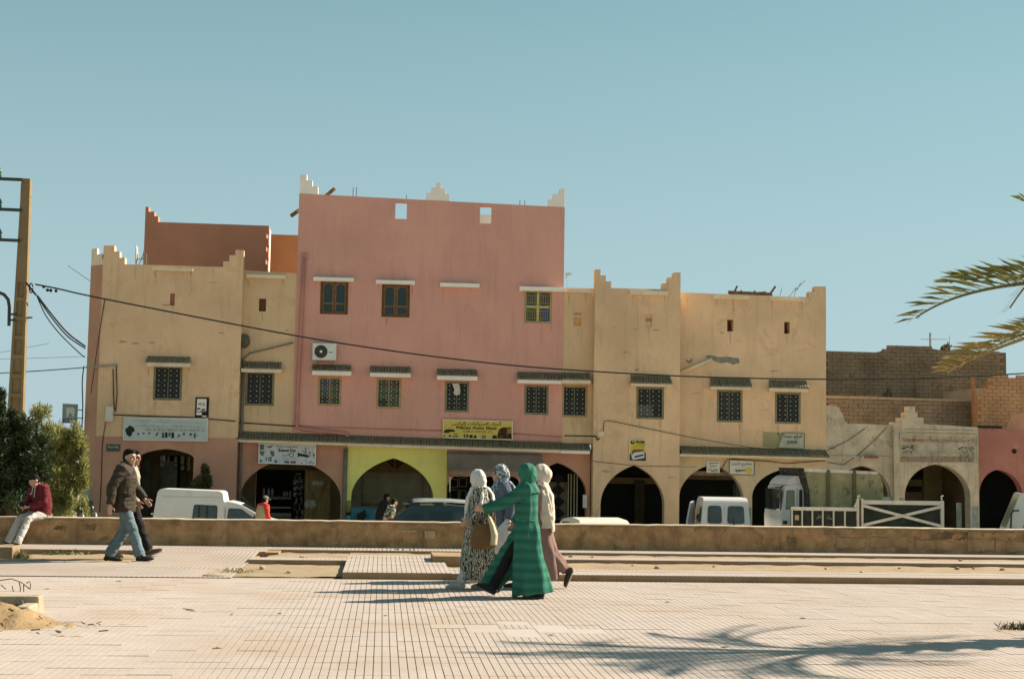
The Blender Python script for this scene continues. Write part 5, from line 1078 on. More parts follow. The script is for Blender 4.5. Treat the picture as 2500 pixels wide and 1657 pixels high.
# ================================================================= vegetation
def leafmat(name, a, b_, tr=.25):
    mt = bpy.data.materials.new(name); mt.use_nodes = True; t = mt.node_tree; N = t.nodes; L = t.links; bs = N['Principled BSDF']
    g = N.new('ShaderNodeNewGeometry'); n1 = N.new('ShaderNodeTexNoise'); n1.inputs['Scale'].default_value = 1.3; L.new(g.outputs['Position'], n1.inputs['Vector'])
    ad = N.new('ShaderNodeMath'); ad.operation = 'ADD'; L.new(g.outputs['Random Per Island'], ad.inputs[0]); L.new(n1.outputs['Fac'], ad.inputs[1])
    mr = N.new('ShaderNodeMapRange'); mr.inputs['From Min'].default_value = .4; mr.inputs['From Max'].default_value = 1.5; L.new(ad.outputs[0], mr.inputs['Value'])
    x = N.new('ShaderNodeMix'); x.data_type = 'RGBA'; x.inputs[6].default_value = (*a, 1); x.inputs[7].default_value = (*b_, 1); L.new(mr.outputs[0], x.inputs[0])
    L.new(x.outputs[2], bs.inputs['Base Color']); bs.inputs['Roughness'].default_value = .6; bs.inputs['Specular IOR Level'].default_value = .3
    td = N.new('ShaderNodeBsdfTranslucent'); L.new(x.outputs[2], td.inputs['Color']); ms = N.new('ShaderNodeMixShader'); ms.inputs[0].default_value = tr
    L.new(bs.outputs[0], ms.inputs[1]); L.new(td.outputs[0], ms.inputs[2]); L.new(ms.outputs[0], N['Material Output'].inputs['Surface']); return mt
m_bark = M('bark', (.11,.075,.045), .95, .3, 4, .2, .5, 20)
m_leafd = leafmat('dark_leaf', (.020,.036,.012), (.045,.068,.022), .15); m_leafo = leafmat('olive_leaf', (.16,.175,.045), (.38,.37,.14), .5); m_leafw = leafmat('weed_leaf', (.09,.11,.03), (.22,.22,.07))
def leaves(mb, c, r, n, ln, wd, rng, up=0.0, shell=.55):
    for _ in range(n):
        d = Vector((rng.gauss(0,1), rng.gauss(0,1), rng.gauss(0,1))).normalized(); q = shell+(1-shell)*rng.random()
        p = Vector(c)+Vector((d.x*r[0], d.y*r[1], d.z*r[2]))*q
        t = (d*.7+Vector((rng.gauss(0,.6), rng.gauss(0,.6), rng.gauss(0,.5)+up))).normalized(); s = t.cross(Vector((rng.random()-.5, rng.random()-.5, rng.random()-.5))).normalized()
        l, w = ln*rng.uniform(.6,1.3), wd*rng.uniform(.7,1.2)
        mb._add([p, p+t*l*.5+s*w*.5, p+t*l, p+t*l*.5-s*w*.5], [(0,1,2,3)])
def tree(name, label, base, blobs, trunkr, mt, ln, wd, seed, limbs=True, up=0.):
    rng = random.Random(seed); t = thing(name, label, 'tree', base)
    b = MB(); bx, by, bz = base; top = max(c[2]+r[2]*.5 for c, r, n in blobs)
    b.tube([(bx,by,bz-.1),(bx+.05,by,bz+(top-bz)*.3),(bx-.05,by,bz+(top-bz)*.6)], [trunkr,trunkr*.8,trunkr*.5], 8)
    for c, r, n in blobs: b.tube([(bx,by,bz+(c[2]-bz)*.35), ((bx+c[0])/2,(by+c[1])/2,(c[2]*.65+bz*.35)+.1), c, (c[0]+r[0]*.3,c[1],c[2]+r[2]*.6)], [trunkr*.45,trunkr*.32,trunkr*.2,.015], 6)
    part('trunk', b, m_bark, t, True); b = MB()
    for c, r, n in blobs:
        k = max(5, n//110)
        for _ in range(k):
            d = Vector((rng.gauss(0,1), rng.gauss(0,1), rng.gauss(0,1))).normalized()*rng.uniform(.35,1.0); q = rng.uniform(.20,.42)
            leaves(b, (c[0]+d.x*r[0], c[1]+d.y*r[1], c[2]+d.z*r[2]), (r[0]*q, r[1]*q, r[2]*q*1.15), int(n*1.9/k), ln, wd, rng, up, .15)
    part('crown', b, mt, t); return t
def B3(px, py, Y, rx, rz, n, ry=None): x, z = U(px, py, Y); k = Y/FPX; return ((x, Y, z), (rx*k, (ry or rx)*k, rz*k), n)
Yt = 38.
tree('dark_tree', 'dense dark green tree in front of the foot of the concrete pole', (UX(20,1250,Yt), Yt, ROAD), [B3(-30,1100,Yt,62,95,2600),B3(35,1060,Yt,32,50,1500),B3(70,1090,Yt,38,60,1900),B3(30,1160,Yt,70,80,3000),B3(88,1170,Yt,38,75,2000),B3(20,1230,Yt,80,50,1800),B3(70,1140,Yt,50,50,1200),B3(0,1000,Yt,22,40,700),B3(-60,1180,Yt,60,90,1800)], .22, m_leafd, .125, .042, 11, up=.3)
Yt = 44.
tree('olive_tree', 'light olive green feathery tree between the pole and the corner house', (UX(150,1270,Yt), Yt, ROAD), [B3(100,1030,Yt,22,50,480),B3(135,1085,Yt,40,65,1700),B3(180,1080,Yt,32,62,1500),B3(110,1120,Yt,38,60,1300),B3(160,1150,Yt,40,60,1900),B3(125,1190,Yt,45,60,1400),B3(186,1215,Yt,30,60,1700),B3(140,1240,Yt,50,40,1100),B3(195,1130,Yt,22,85,1200)], .14, m_leafo, .17, .032, 12, up=.8)
# shrub in front of the corner house beside the van
tree('shrub', 'small leafy shrub growing against the corner house beside the van', (UX(489,1262,48.6), 48.6, ROAD), [B3(484,1185,48.6,14,30,500),B3(497,1165,48.6,12,26,260),B3(478,1200,48.6,14,28,400),B3(503,1190,48.6,12,30,300)], .05, leafmat('shrub_leaf', (.05,.06,.02), (.16,.14,.055)), .16, .06, 14, up=.4)
def tuft(name, label, px, py, z, n, h, spread, seed, mt=None, flat=False):
    rng = random.Random(seed); c = G(px, py, z); b = MB()
    for _ in range(n):
        a = rng.uniform(0, 6.28); r = spread*rng.random()**.7; p = c+Vector((r*math.cos(a), r*.5*math.sin(a), 0)); d = Vector((rng.gauss(0,.5), rng.gauss(0,.5), 1 if not flat else .45)).normalized(); l = h*rng.uniform(.4,1.1); s = d.cross(Vector((math.cos(a),math.sin(a),.1))).normalized()*(.006 if not flat else .02)
        b._add([p-s, p+s, p+d*l*.6+s*.9+Vector((0,0,0)), p+d*l+Vector((rng.gauss(0,.3),rng.gauss(0,.3),-.1))*l*.5, p+d*l*.6-s*.9], [(0,1,2,3,4)])
    return tag(part(name, b, mt or m_leafw, None), label, 'weeds')
tuft('grass_tuft', 'green grass tuft at the corner of the brown block by the seated man', 42, 1363, .0, 160, .16, .2, 1); tuft('weed_patch', 'low green weeds growing in the soil bed near the walking men', 165, 1353, .0, 110, .10, .35, 2, None, True)
tuft('weed_patch', 'low green weeds behind the paved link by the wall path', 975, 1348, .03, 120, .10, .32, 3, None, True); tuft('grass_tuft', 'dry yellow grass at the near left corner of the sunken soil bed', 572, 1397, .0, 120, .08, .3, 4, leafmat('dry_grass', (.28,.24,.09), (.40,.33,.14))); tuft('weed_patch', 'small sprig of weeds beside the brown raised block behind the women', 1057, 1384, .0, 40, .10, .08, 5)
tuft('weed_patch', 'dark scrubby weeds at the right edge of the ribbed paving', 2496, 1534, .0, 170, .085, .26, 6, leafmat('scrub_leaf', (.035,.032,.014), (.10,.085,.035)))
# broken planter with earth in the lower left corner
pl = thing('broken_planter', 'broken concrete tree planter spilling dry earth and wire in the foreground', 'planter', G(20, 1520, 0))
p0 = G(100, 1492, 0); b = MB()
xa_, ya_ = p0.x, p0.y; b.box(xa_-1.6, xa_, ya_-.10, ya_+.12, -.02, .165); b.box(xa_-.14, xa_-.002, ya_-.5, ya_-.10, -.02, .10); part('kerb_edge', b, M('planter_concrete', (.42,.34,.23), .95, .15, 5, .2, .5, 20), pl, bevel=.02)
def heap(x, y):
    c = G(-5, 1522, 0); dx, dy = (x-c.x)/.52, (y-c.y)/.5; r2 = dx*dx+dy*dy
    return -.035+.22*math.exp(-r2*1.6)+.05*noise.noise(Vector((x*5,y*5,0)))+.045*noise.noise(Vector((x*15,y*15,2)))
c = G(5, 1535, 0); part('earth', MB().grid(c.x-1.4, c.x+1.1, c.y-.85, c.y+.9, 44, 30, heap), M('planter_earth', (.33,.225,.115), .97, .15, 3, .25, .8, 18, dirt=.4, dscale=5), pl, True)
q = lambda px, py, dz=0.: Vector((G(px, 1468, 0).x, G(px, 1468, 0).y, 0))+Vector((0,0,(1468-py)/3472*G(px,1468,0).y+.08))
for pts in ([(-30,1450),(-5,1436),(25,1432),(50,1440),(72,1456)],[(72,1456),(73,1445),(70,1438),(62,1442)],[(45,1440),(49,1456),(48,1462)],[(56,1446),(57,1462)],[(0,1446),(14,1456)],[(28,1448),(32,1462)]): part('wire_hoop', MB().tube([q(*p) for p in pts], .006, 5), M('rusty_wire', (.17,.12,.06), .8, .2, 9), pl, True)
for k in range(16):
    a = random.uniform(0,6.3); x, y = c.x+random.uniform(-.1,.95), c.y+random.uniform(-.5,.35); l = random.uniform(.03,.09)
    part('twig', MB().tube([(x,y,max(.01,heap(x,y))+.01),(x+l*math.cos(a),y+l*.6*math.sin(a),max(.01,heap(x+l*math.cos(a),y))+.02)], .006, 5), m_twig, pl)
tuft('grass_tuft', 'dry brown weeds on the broken planter in the foreground', 22, 1478, .06, 90, .09, .28, 8, leafmat('planter_weed', (.14,.10,.04), (.26,.19,.08)))
soil('soil_patch', G(2440,1540,0).x, G(2440,1540,0).x+2.2, G(2440,1540,0).y-.12, G(2440,1540,0).y+.55, -.004, .03)

# palm standing right of the view
PC = G(2040, 1588, 0); ZC = 3.45; kx = ZC/math.tan(SUN_EL); PB = Vector((PC.x+kx*math.sin(SUN_AZ), PC.y+kx*math.cos(SUN_AZ), 0))
pm = thing('palm_tree', 'date palm with rough trunk and arching feathery fronds over the right side', 'palm', PB)
rng = random.Random(21); b = MB(); prof = []
for k in range(15): z = ZC*k/14; prof.append(((PB.x+.05*math.sin(z), PB.y, z), .19+.05*(k % 2)-.035*k/14+(.10 if k == 0 else 0)))
b.tube([p for p, r in prof], [r for p, r in prof], 14); part('trunk', b, M('palm_bark', (.17,.115,.065), .95, .3, 6, .2, .7, 14), pm)
b = MB()
for k in range(70):
    a = k*2.399; z = .25+(ZC-.2)*k/70; p = Vector((PB.x+.17*math.cos(a), PB.y+.17*math.sin(a), z)); o_ = Vector((math.cos(a), math.sin(a), .9)); b.bar(p, p+o_*.16, .11, .04, o_.cross(Vector((-math.sin(a), math.cos(a), 0))))
part('leaf_bases', b, MATS['palm_bark'], pm)
m_frond = leafmat('palm_frond', (.13,.145,.050), (.32,.30,.11), .45); m_frondy = leafmat('sunlit_palm_frond', (.36,.25,.075), (.60,.44,.17), .4)  # golden mix paints the sunlight on the lower frond
CR = Vector((PB.x, PB.y, ZC))
def frond(tip, mid, mt, seed, ll=.50, nl=34, dens=1.):
    rng = random.Random(seed); A, Bm, Cc = CR+Vector((0,0,.05)), Vector(mid), Vector(tip); pts = [A*(1-t)**2+Bm*2*t*(1-t)+Cc*t*t for t in [i/24 for i in range(25)]]
    b = MB(); b.tube(pts, [.032*(1-.85*i/24)+.003 for i in range(25)], 5)
    for i in range(nl):
        t = .16+.84*i/(nl-1); k = min(23, int(t*24)); f = t*24-k; p = pts[k].lerp(pts[k+1], f); tg = (pts[k+1]-pts[k]).normalized()
        s = tg.cross(Vector((0,0,1))).normalized(); u = s.cross(tg); l = ll*(.35+.65*math.sin(math.pi*min(1,(t*.85+.12))))*rng.uniform(.85,1.1)
        for sg in (-1, 1):
            d = (tg*(.55+.55*t)+s*sg*.70+u*rng.uniform(.45,.95)*(1 if sg > 0 else .55)+Vector((rng.gauss(0,.07),rng.gauss(0,.07),rng.gauss(0,.07)))).normalized(); w = d.cross(u).normalized()*.0055; q1 = p+d*l*.55; q2 = p+d*l+Vector((0,0,-.09*l-.02))
            b._add([p-w*.5, p+w*.5, q1+w, q2, q1-w], [(0,1,2,3,4)])
    part('frond', b, mt, pm)
def PT(px, py, Y): x, z = U(px, py, Y); return Vector((x, Y, z))
Yp = PB.y
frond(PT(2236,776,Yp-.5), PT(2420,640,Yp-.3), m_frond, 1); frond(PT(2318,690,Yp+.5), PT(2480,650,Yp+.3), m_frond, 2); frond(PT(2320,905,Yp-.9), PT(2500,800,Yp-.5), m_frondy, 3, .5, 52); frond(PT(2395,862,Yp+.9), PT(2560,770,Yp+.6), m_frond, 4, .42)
frond(PT(2492,488,Yp+.2), PT(2660,520,Yp+.1), m_frond, 5, .36)
for k in range(9):
    a = k*2*math.pi/9*1.0+rng.uniform(-.12,.12); 
    if math.cos(a) < -.55 and abs(math.sin(a)) < .55: continue
    el = rng.uniform(.2,1.0); L_ = rng.uniform(1.9,2.6)*(.72 if math.cos(a) > .3 else 1); dv = Vector((math.cos(a), math.sin(a), 0))
    frond(CR+dv*L_*(.95-.25*el)+Vector((0,0,L_*(.55*el-.35))), CR+dv*L_*.5+Vector((0,0,L_*(.45*el+.22))), m_frond, 30+k, .5, 46)
for k, (a, el, L_) in enumerate(((2.75,.55,2.5),(3.1,.75,2.4),(3.45,.25,2.6),(3.65,.45,2.7),(3.9,.6,2.5),(4.3,.2,2.3))):
    dv = Vector((math.cos(a), math.sin(a), 0)); frond(CR+dv*L_*(.95-.25*el)+Vector((0,0,L_*(.55*el-.35))), CR+dv*L_*.5+Vector((0,0,L_*(.45*el+.22))), m_frond, 80+k, .5, 50)
for k in range(0):
    a = k*2*math.pi/9-1.0; dv = Vector((math.cos(a), math.sin(a), 0)); 
    if math.cos(a) < -.3: continue
    frond(CR+dv*1.0+Vector((0,0,-1.5)), CR+dv*1.25+Vector((0,0,-.1)), m_frondy, 60+k, .35, 36)

# ================================================================= vehicles
m_wpaint = M('white_car_paint', (.60,.60,.555), .35, .06, 1.2, 0, 0, dirt=.25, dcol=(.40,.36,.28), dscale=1.5, spec=.5); m_tyre = M('tyre', (.02,.02,.018), .9, .2, 8); m_rim = M('rim_grey', (.30,.30,.28), .4, .1, 5, metal=.5); m_rubber = M('rubber_trim', (.025,.028,.024), .6, .2, 8)
m_cglass = M('car_glass', (.030,.042,.035), .08, .5, 2, spec=.7); m_tail = M('tail_lamp', (.35,.03,.02), .25, .1, 5, spec=.6); m_head = M('head_lamp', (.55,.56,.52), .12, .1, 5, spec=.8); m_plate = M('number_plate', (.62,.61,.55), .5, .05, 5)
m_teal = M('dark_teal_paint', (.010,.024,.022), .22, .2, 1, spec=.7); m_cream2 = M('pale_car_paint', (.70,.63,.52), .35, .05, 1, spec=.5)
def rounded(p, r=.06, n=4):
    out = []; k = len(p)
    for i in range(k):
        a, b_, c = Vector(p[i-1]), Vector(p[i]), Vector(p[(i+1)%k]); u, v = (a-b_), (c-b_); d = min(r, u.length*.45, v.length*.45); s, e = b_+u.normalized()*d, b_+v.normalized()*d
        for j in range(n+1): t = j/n; q = s*(1-t)**2+b_*2*t*(1-t)+e*t*t; out.append((q.x, q.y))
    return out
def hull(name, t, prof, hw, mt, holes=(), bevel=.05, tum=None):
    """side profile with rounded corners, given width; tum(z) narrows it towards the roof"""
    f = tum or (lambda z: 1.0)
    def fn(v): return (v[0], v[1]*f(v[2]), v[2])
    o = part(name, MB().slab(prof, holes, -hw, hw, fn), mt, t, False, bevel=bevel, seg=3); return o
def side_pane(t, prof, hw, mt, tum, inset=.0, name='side_window', both=True):
    f = tum or (lambda z: 1.0)
    for sg in ((-1, 1) if both else (1,)):
        y0_, y1_ = (sg*(hw-inset-.012), sg*(hw-inset)); y0_, y1_ = min(y0_, y1_), max(y0_, y1_)
        part(name, MB().slab(prof, (), y0_, y1_, lambda v: (v[0], v[1]*f(v[2]), v[2])), mt, t)
def wheel(t, x, y, r=.30, w=.18):
    sg = 1 if y > 0 else -1; tyre = part('wheel', MB().tube([(x,y-w/2,r),(x,y-w/2+.03,r),(x,y+w/2-.03,r),(x,y+w/2,r)], [r*.9,r,r,r*.9], 20), m_tyre, t)
    part('rim', MB().tube([(x,y+sg*(w/2-.01),r),(x,y+sg*(w/2+.012),r)], [r*.62,r*.55], 14), m_rim, tyre)
def car(name, label, cat, px, py_, Y, rz, dz=0): 
    return thing(name, label, cat, (XP(px, Y, ROAD+1.0), Y, ROAD+dz), rz, None, True)
# ---- high roofed white van (box body and low cab), nose to the right
Yv = 44.6; van = car('box_van', 'white high roofed box van parked behind the low wall', 'van', 383, 0, Yv, 0)
tum = lambda z: 1.0-.10*max(0, (z-.85))/.9
body = rounded([(0,.28),(4.0,.28),(4.05,.72),(3.95,.84),(3.42,.93),(2.55,1.40),(2.20,1.475),(2.09,1.44),(2.04,1.72),(1.95,1.775),(.18,1.825),(.10,1.72),(-.02,.80)], .10, 3)
w1 = rounded([(1.17,.80),(1.88,.80),(1.88,1.33),(1.22,1.35)], .06, 3); w2 = rounded([(2.22,.88),(3.12,.88),(2.62,1.235),(2.26,1.25)], .05, 3)
hull('body', van, body, .78, m_wpaint, (), .05, tum)
side_pane(van, [((x-1.52)*1.06+1.52,(z-1.07)*1.06+1.07) for x, z in w1], .795, m_rubber, tum, .0, 'window_seal'); side_pane(van, w1, .803, m_cglass, tum)
part('window_divider', MB().box(1.58,1.62,-.80,-.775,.80,1.33), m_rubber, van); part('window_divider', MB().box(1.34,1.38,-.80,-.775,.80,1.33), m_rubber, van)
side_pane(van, [((x-2.6)*1.07+2.6,(z-1.05)*1.1+1.05) for x, z in w2], .795, m_rubber, tum, .0, 'window_seal'); side_pane(van, w2, .803, m_cglass, tum)
part('windscreen', MB().hexa([(3.36,-.62,.955),(3.40,-.62,.95),(3.40,.62,.95),(3.36,.62,.955),(2.60,-.56,1.385),(2.64,-.56,1.375),(2.64,.56,1.375),(2.60,.56,1.385)]), m_cglass, van)
part('roof_seam', MB().box(.22,1.98,-.725,-.715,1.585,1.60), M('seam_grey', (.42,.42,.38), .5, 0), van); part('door_seam', MB().box(2.13,2.14,-.79,-.772,.35,1.3), m_rubber, van); part('door_handle', MB().box(2.2,2.34,-.80,-.775,.80,.83), m_rubber, van); part('side_moulding', MB().box(.1,3.9,-.795,-.78,.60,.66), m_rubber, van); part('mirror', MB().box(3.0,3.12,-.93,-.79,.92,1.06), m_rubber, van, bevel=.02)
part('aerial', MB().tube([(2.95,-.5,1.28),(2.58,-.62,1.66)], .009, 5), m_rubber, van); part('rear_hinge', MB().box(-.06,-.01,-.74,-.68,1.05,1.10), m_wpaint, van)
for x in (.65, 3.3): [wheel(van, x, s*.70) for s in (-1, 1)]
for s in (-.55, .55): part('headlight', MB().box(3.98,4.06,s-.14,s+.14,.58,.74), m_head, van); part('tail_lamp', MB().box(-.035,.0,s-.08+.1*(1 if s > 0 else -1),s+.08+.1*(1 if s > 0 else -1),.62,.95), m_tail, van)
part('bumper', MB().box(3.96,4.12,-.74,.74,.28,.5).box(-.12,.04,-.74,.74,.28,.5), m_rubber, van, bevel=.03)
# ---- dark sport utility car, nose to the right, behind the women
Ys_ = 40.2; suv = car('dark_suv', 'dark teal sport utility car with pale roof rails behind the walking women', 'car', 948, 0, Ys_, 0)
tum2 = lambda z: 1.0-.17*max(0, (z-.95))/.7
body = rounded([(.05,.30),(4.25,.30),(4.30,.75),(4.12,.98),(3.15,1.08),(2.50,1.52),(1.6,1.60),(.55,1.575),(.16,1.20),(.02,.95)], .12, 3)
q1 = rounded([(.42,1.06),(.92,1.03),(.98,1.36),(.62,1.38),(.40,1.22)], .08, 3); q2 = rounded([(1.05,1.03),(1.76,1.02),(1.70,1.42),(1.12,1.42)], .05, 3); q3 = rounded([(1.84,1.02),(2.86,1.04),(2.42,1.40),(1.80,1.42)], .05, 3)
hull('body', suv, body, .90, m_teal, (), .06, tum2)
for w in (q1, q2, q3): side_pane(suv, w, .912, M('tinted_glass', (.010,.018,.016), .12, .3, 2, spec=.6) if w is not q3 else m_cglass, tum2)
part('windscreen', MB().hexa([(3.10,-.72,1.09),(3.14,-.72,1.085),(3.14,.72,1.085),(3.10,.72,1.09),(2.52,-.66,1.50),(2.56,-.66,1.49),(2.56,.66,1.49),(2.52,.66,1.50)]), m_cglass, suv)
for s in (-.70, .70):
    part('roof_rail', MB().tube([(.62,s,1.60),(.70,s,1.69),(1.0,s,1.70),(1.7,s,1.70),(2.2,s,1.665),(2.5,s,1.56)], [.02,.035,.035,.035,.035,.02], 8), M('rail_silver', (.62,.64,.60), .35, .05, 3, metal=.3), suv, True)
    part('rail_foot', MB().box(.55,.85,s-.05,s+.05,1.56,1.66), m_rubber, suv); part('rail_foot', MB().box(1.25,1.5,s-.05,s+.05,1.575,1.66), m_rubber, suv)
    part('headlight', MB().box(4.15,4.29,s-.15,s+.1,.80,.92), m_head, suv); part('tail_lamp', MB().box(-.0,.12,s-.05,s+.12,.85,1.15), m_tail, suv)
part('roof_spoiler', MB().box(.40,.62,-.6,.6,1.555,1.60), m_rubber, suv); part('mirror', MB().box(2.72,2.86,-1.02,-.90,1.04,1.18), m_teal, suv, bevel=.03)
for x in (.8, 3.45): [wheel(suv, x, s*.80, .34, .22) for s in (-1, 1)]
# ---- pale hatchback seen from behind
Yh = 35.6; hb = car('pale_hatchback', 'cream hatchback whose rounded roof shows above the low wall', 'car', 1488, 0, Yh, math.radians(97))
tum3 = lambda z: 1.0-.22*max(0, (z-.80))/.6
body = rounded([(.05,.25),(3.75,.25),(3.8,.65),(3.6,.80),(2.9,.90),(2.3,1.34),(1.4,1.42),(.5,1.37),(.12,.95),(.0,.85)], .16, 4)
hull('body', hb, body, .80, m_cream2, (), .10, tum3)
side_pane(hb, rounded([(.55,.95),(1.35,.93),(1.35,1.28),(.78,1.28)], .08, 3), .812, m_cglass, tum3); side_pane(hb, rounded([(1.43,.93),(2.6,.95),(2.12,1.27),(1.42,1.29)], .06, 3), .812, m_cglass, tum3)
part('rear_window', MB().hexa([(.13,-.56,.98),(.17,-.56,.98),(.17,.56,.98),(.13,.56,.98),(.40,-.50,1.30),(.44,-.50,1.30),(.44,.50,1.30),(.40,.50,1.30)]), m_cglass, hb); part('windscreen', MB().hexa([(2.84,-.6,.93),(2.88,-.6,.92),(2.88,.6,.92),(2.84,.6,.93),(2.32,-.55,1.32),(2.36,-.55,1.31),(2.36,.55,1.31),(2.32,.55,1.32)]), m_cglass, hb)
part('aerial', MB().tube([(1.3,0,1.40),(1.05,0,1.66)], .006, 5), m_rubber, hb)
for s in (-.62, .62): part('tail_lamp', MB().box(-.01,.06,s-.09,s+.09,.68,.90), m_tail, hb); part('headlight', MB().box(3.70,3.80,s-.15,s+.15,.60,.74), m_head, hb)
for x in (.65, 3.1): [wheel(hb, x, s*.70, .28, .17) for s in (-1, 1)]
# ---- white family van with its back to the plaza
Yk_ = 43.4; kg = car('white_van', 'white family van seen from behind in front of a dark garage arch', 'van', 1772, 0, Yk_, math.radians(82))
tum4 = lambda z: 1.0-.11*max(0, (z-.90))/.9
body = rounded([(.0,.30),(3.95,.30),(4.0,.80),(3.80,.98),(3.05,1.12),(2.45,1.70),(2.1,1.79),(.30,1.80),(.10,1.70),(.0,1.0)], .13, 3)
hull('body', kg, body, .76, m_wpaint, (), .06, tum4)
for y0_, y1_ in ((-.60,-.09),(.01,.60)):
    # two rear doors with unequal glass
    part('rear_door', MB().slab([(y0_-.03,.42),(y1_+.03,.42),(y1_+.03,1.66),(y0_-.03,1.66)], (), 0, .012, lambda v: (-.018+v[1]+.065*max(0,(v[2]-.95))/.7, -v[0], v[2])), m_wpaint, kg)
    part('rear_window', MB().slab(rounded([(y0_+.03,1.02),(y1_-.03,1.02),(y1_-.05,1.56),(y0_+.05,1.56)], .09, 4), (), 0, .010, lambda v: (-.034+v[1]+.065*max(0,(v[2]-.95))/.7, -v[0], v[2])), m_cglass, kg)
pl_ = part('plate_panel', MB().box(-.05,-.02,-.35,.22,.60,.72), m_plate, kg)
me = text_mesh('3472 | 2', .40, .075, .03); me.materials.clear(); me.materials.append(m_ink); o = link('plate_lettering', me, kg, (-.056,-.06,.66), -math.pi/2)
part('door_handle', MB().box(-.06,-.02,-.18,.12,.76,.80), m_rubber, kg); part('wiper', MB().bar((-.045,-.25,.97),(-.03,-.22,1.2),.02,.02), m_rubber, kg)
side_pane(kg, rounded([(.25,1.02),(1.5,1.02),(1.5,1.50),(.32,1.50)], .06, 3), .772, m_cglass, tum4); side_pane(kg, rounded([(1.6,1.02),(2.85,1.08),(2.30,1.52),(1.6,1.52)], .06, 3), .772, m_cglass, tum4)
part('open_door', MB().slab(rounded([(0,.35),(.9,.35),(.9,1.0),(.45,1.62),(0,1.66)], .08, 3), (), 0, .05, lambda v: (1.9-v[0]*.55, .80+v[0]*.55*.55+v[1], v[2])), m_wpaint, kg)
for s in (-.66, .66): part('tail_lamp', MB().box(-.03,.04,s-.045+(.03 if s > 0 else -.03),s+.045+(.03 if s > 0 else -.03),.55,.85), m_tail, kg); part('mirror', MB().box(2.55,2.65,s*1.36-.09,s*1.36+.09,1.05,1.22), m_rubber, kg); part('headlight', MB().box(3.85,3.98,s-.14,s+.12,.72,.88), m_head, kg)
part('bumper', MB().box(-.10,.05,-.74,.74,.28,.5), m_rubber, kg, bevel=.03)
for x in (.7, 3.25): [wheel(kg, x, s*.68, .31, .18) for s in (-1, 1)]
# ---- tipper truck, cab to the left
Yu = 44.3; k_ = Yu/FPX*1.004
tk = car('tipper_truck', 'dump truck with white cab and rust stained olive tipper body', 'truck', 1886, 0, Yu, 0)
X_ = lambda px: (px-1886)*k_
Z_ = lambda px, py: UZ(px, py, Yu)-ROAD
cabp = rounded([(.02,.55),(.86,.55),(.86,Z_(1930,1184)),(.62,Z_(1910,1180)),(.14,Z_(1893,1183)),(.0,1.25)], .06, 3)
hull('cab', tk, cabp, 1.0, m_wpaint, (), .05); part('cab_roof', MB().slab(rounded([(.14,Z_(1893,1182)),(.84,Z_(1930,1182)),(.84,Z_(1930,1159)),(.42,Z_(1908,1160)),(.24,Z_(1897,1170))], .06, 3), (), -.95, .95), M('cab_roof_white', (.66,.62,.56), .5, .1, 2), tk, bevel=.04)
side_pane(tk, rounded([(.13,Z_(1895,1240)),(.42,Z_(1915,1240)),(.42,Z_(1915,1194)),(.16,Z_(1897,1194))], .03, 3), 1.012, M('door_glass', (.13,.15,.11), .15, .3, 2, spec=.6), None)
side_pane(tk, rounded([(.56,Z_(1925,1240)),(.66,Z_(1930,1240)),(.66,Z_(1930,1193)),(.56,Z_(1925,1193))], .03, 3), 1.012, m_rubber, None, 0, 'vent_slot')
part('door_seam', MB().box(.49,.50,-1.013,-.995,.6,Z_(1918,1190)), m_rubber, tk); part('door_handle', MB().box(.38,.46,-1.04,-1.0,Z_(1912,1267),Z_(1912,1263)), m_rubber, tk); part('emblem', MB().box(.05,.18,-1.02,-1.0,Z_(1895,1275),Z_(1895,1267)), m_rubber, tk)
part('windscreen', MB().box(-.005,.03,-.85,.85,1.45,Z_(1895,1192)), m_cglass, tk); part('mirror', MB().box(-.26,-.12,-1.25,-1.2,Z_(1870,1238),Z_(1870,1212)), m_rubber, tk, bevel=.02); part('mirror_arm', MB().tube([(.05,-1.0,Z_(1890,1183)),(-.2,-1.22,Z_(1880,1200))], .015, 5).tube([(.05,-1.0,Z_(1890,1186)),(-.25,-1.2,Z_(1878,1188))], .02, 5), m_rubber, tk)
m_tip = M('tipper_olive', (0.432,0.366,0.188), .8, .25, 1.5, .2, .3, 20, dirt=.7, dcol=(.09,.065,.035), dscale=4, streak=.3)
x0t, x1t = X_(1950), X_(2136); zt0, zt1, zb0 = Z_(1950,1146), Z_(2120,1153), .85
tipw = [(x0t,zb0),(x1t+.02,zb0),(x1t-.02,Z_(2128,1180)),(x1t-.18,zt1),(x0t-.16,zt0),(x0t-.02,Z_(1952,1195))]
part('tipper_side', MB().slab(tipw, (), -1.10, -1.04), m_tip, tk); part('tipper_side', MB().slab(tipw, (), 1.04, 1.10), m_tip, tk)
part('tipper_floor', MB().box(x0t,x1t,-1.04,1.04,.85,.95), m_tip, tk); part('tipper_front', MB().slab([(x0t-.34,zt0+.06),(x0t-.16,zt0+.06),(x0t+.02,Z_(1952,1195)),(x0t+.06,zb0),(x0t-.1,zb0),(x0t-.12,Z_(1940,1195))], (), -1.16, 1.06), M('tipper_dark', (.045,.042,.030), .8, .4, 4, .2, dirt=.5, dcol=(.35,.32,.25), dscale=6), tk)
part('tipper_tail', MB().slab([(x1t-.05,zb0),(x1t+.05,zb0),(x1t+.02,Z_(2128,1180)),(x1t-.14,zt1+.02),(x1t-.2,zt1)], (), -1.04, 1.04), m_tip, tk)
for px in (1998, 2063): part('rib', MB().box(X_(px)-.05,X_(px)+.05,-1.17,-1.105,zb0,Z_(px,1146)+.01), M('rib_olive', (0.170,0.140,0.070), .8, .2, 4), tk)
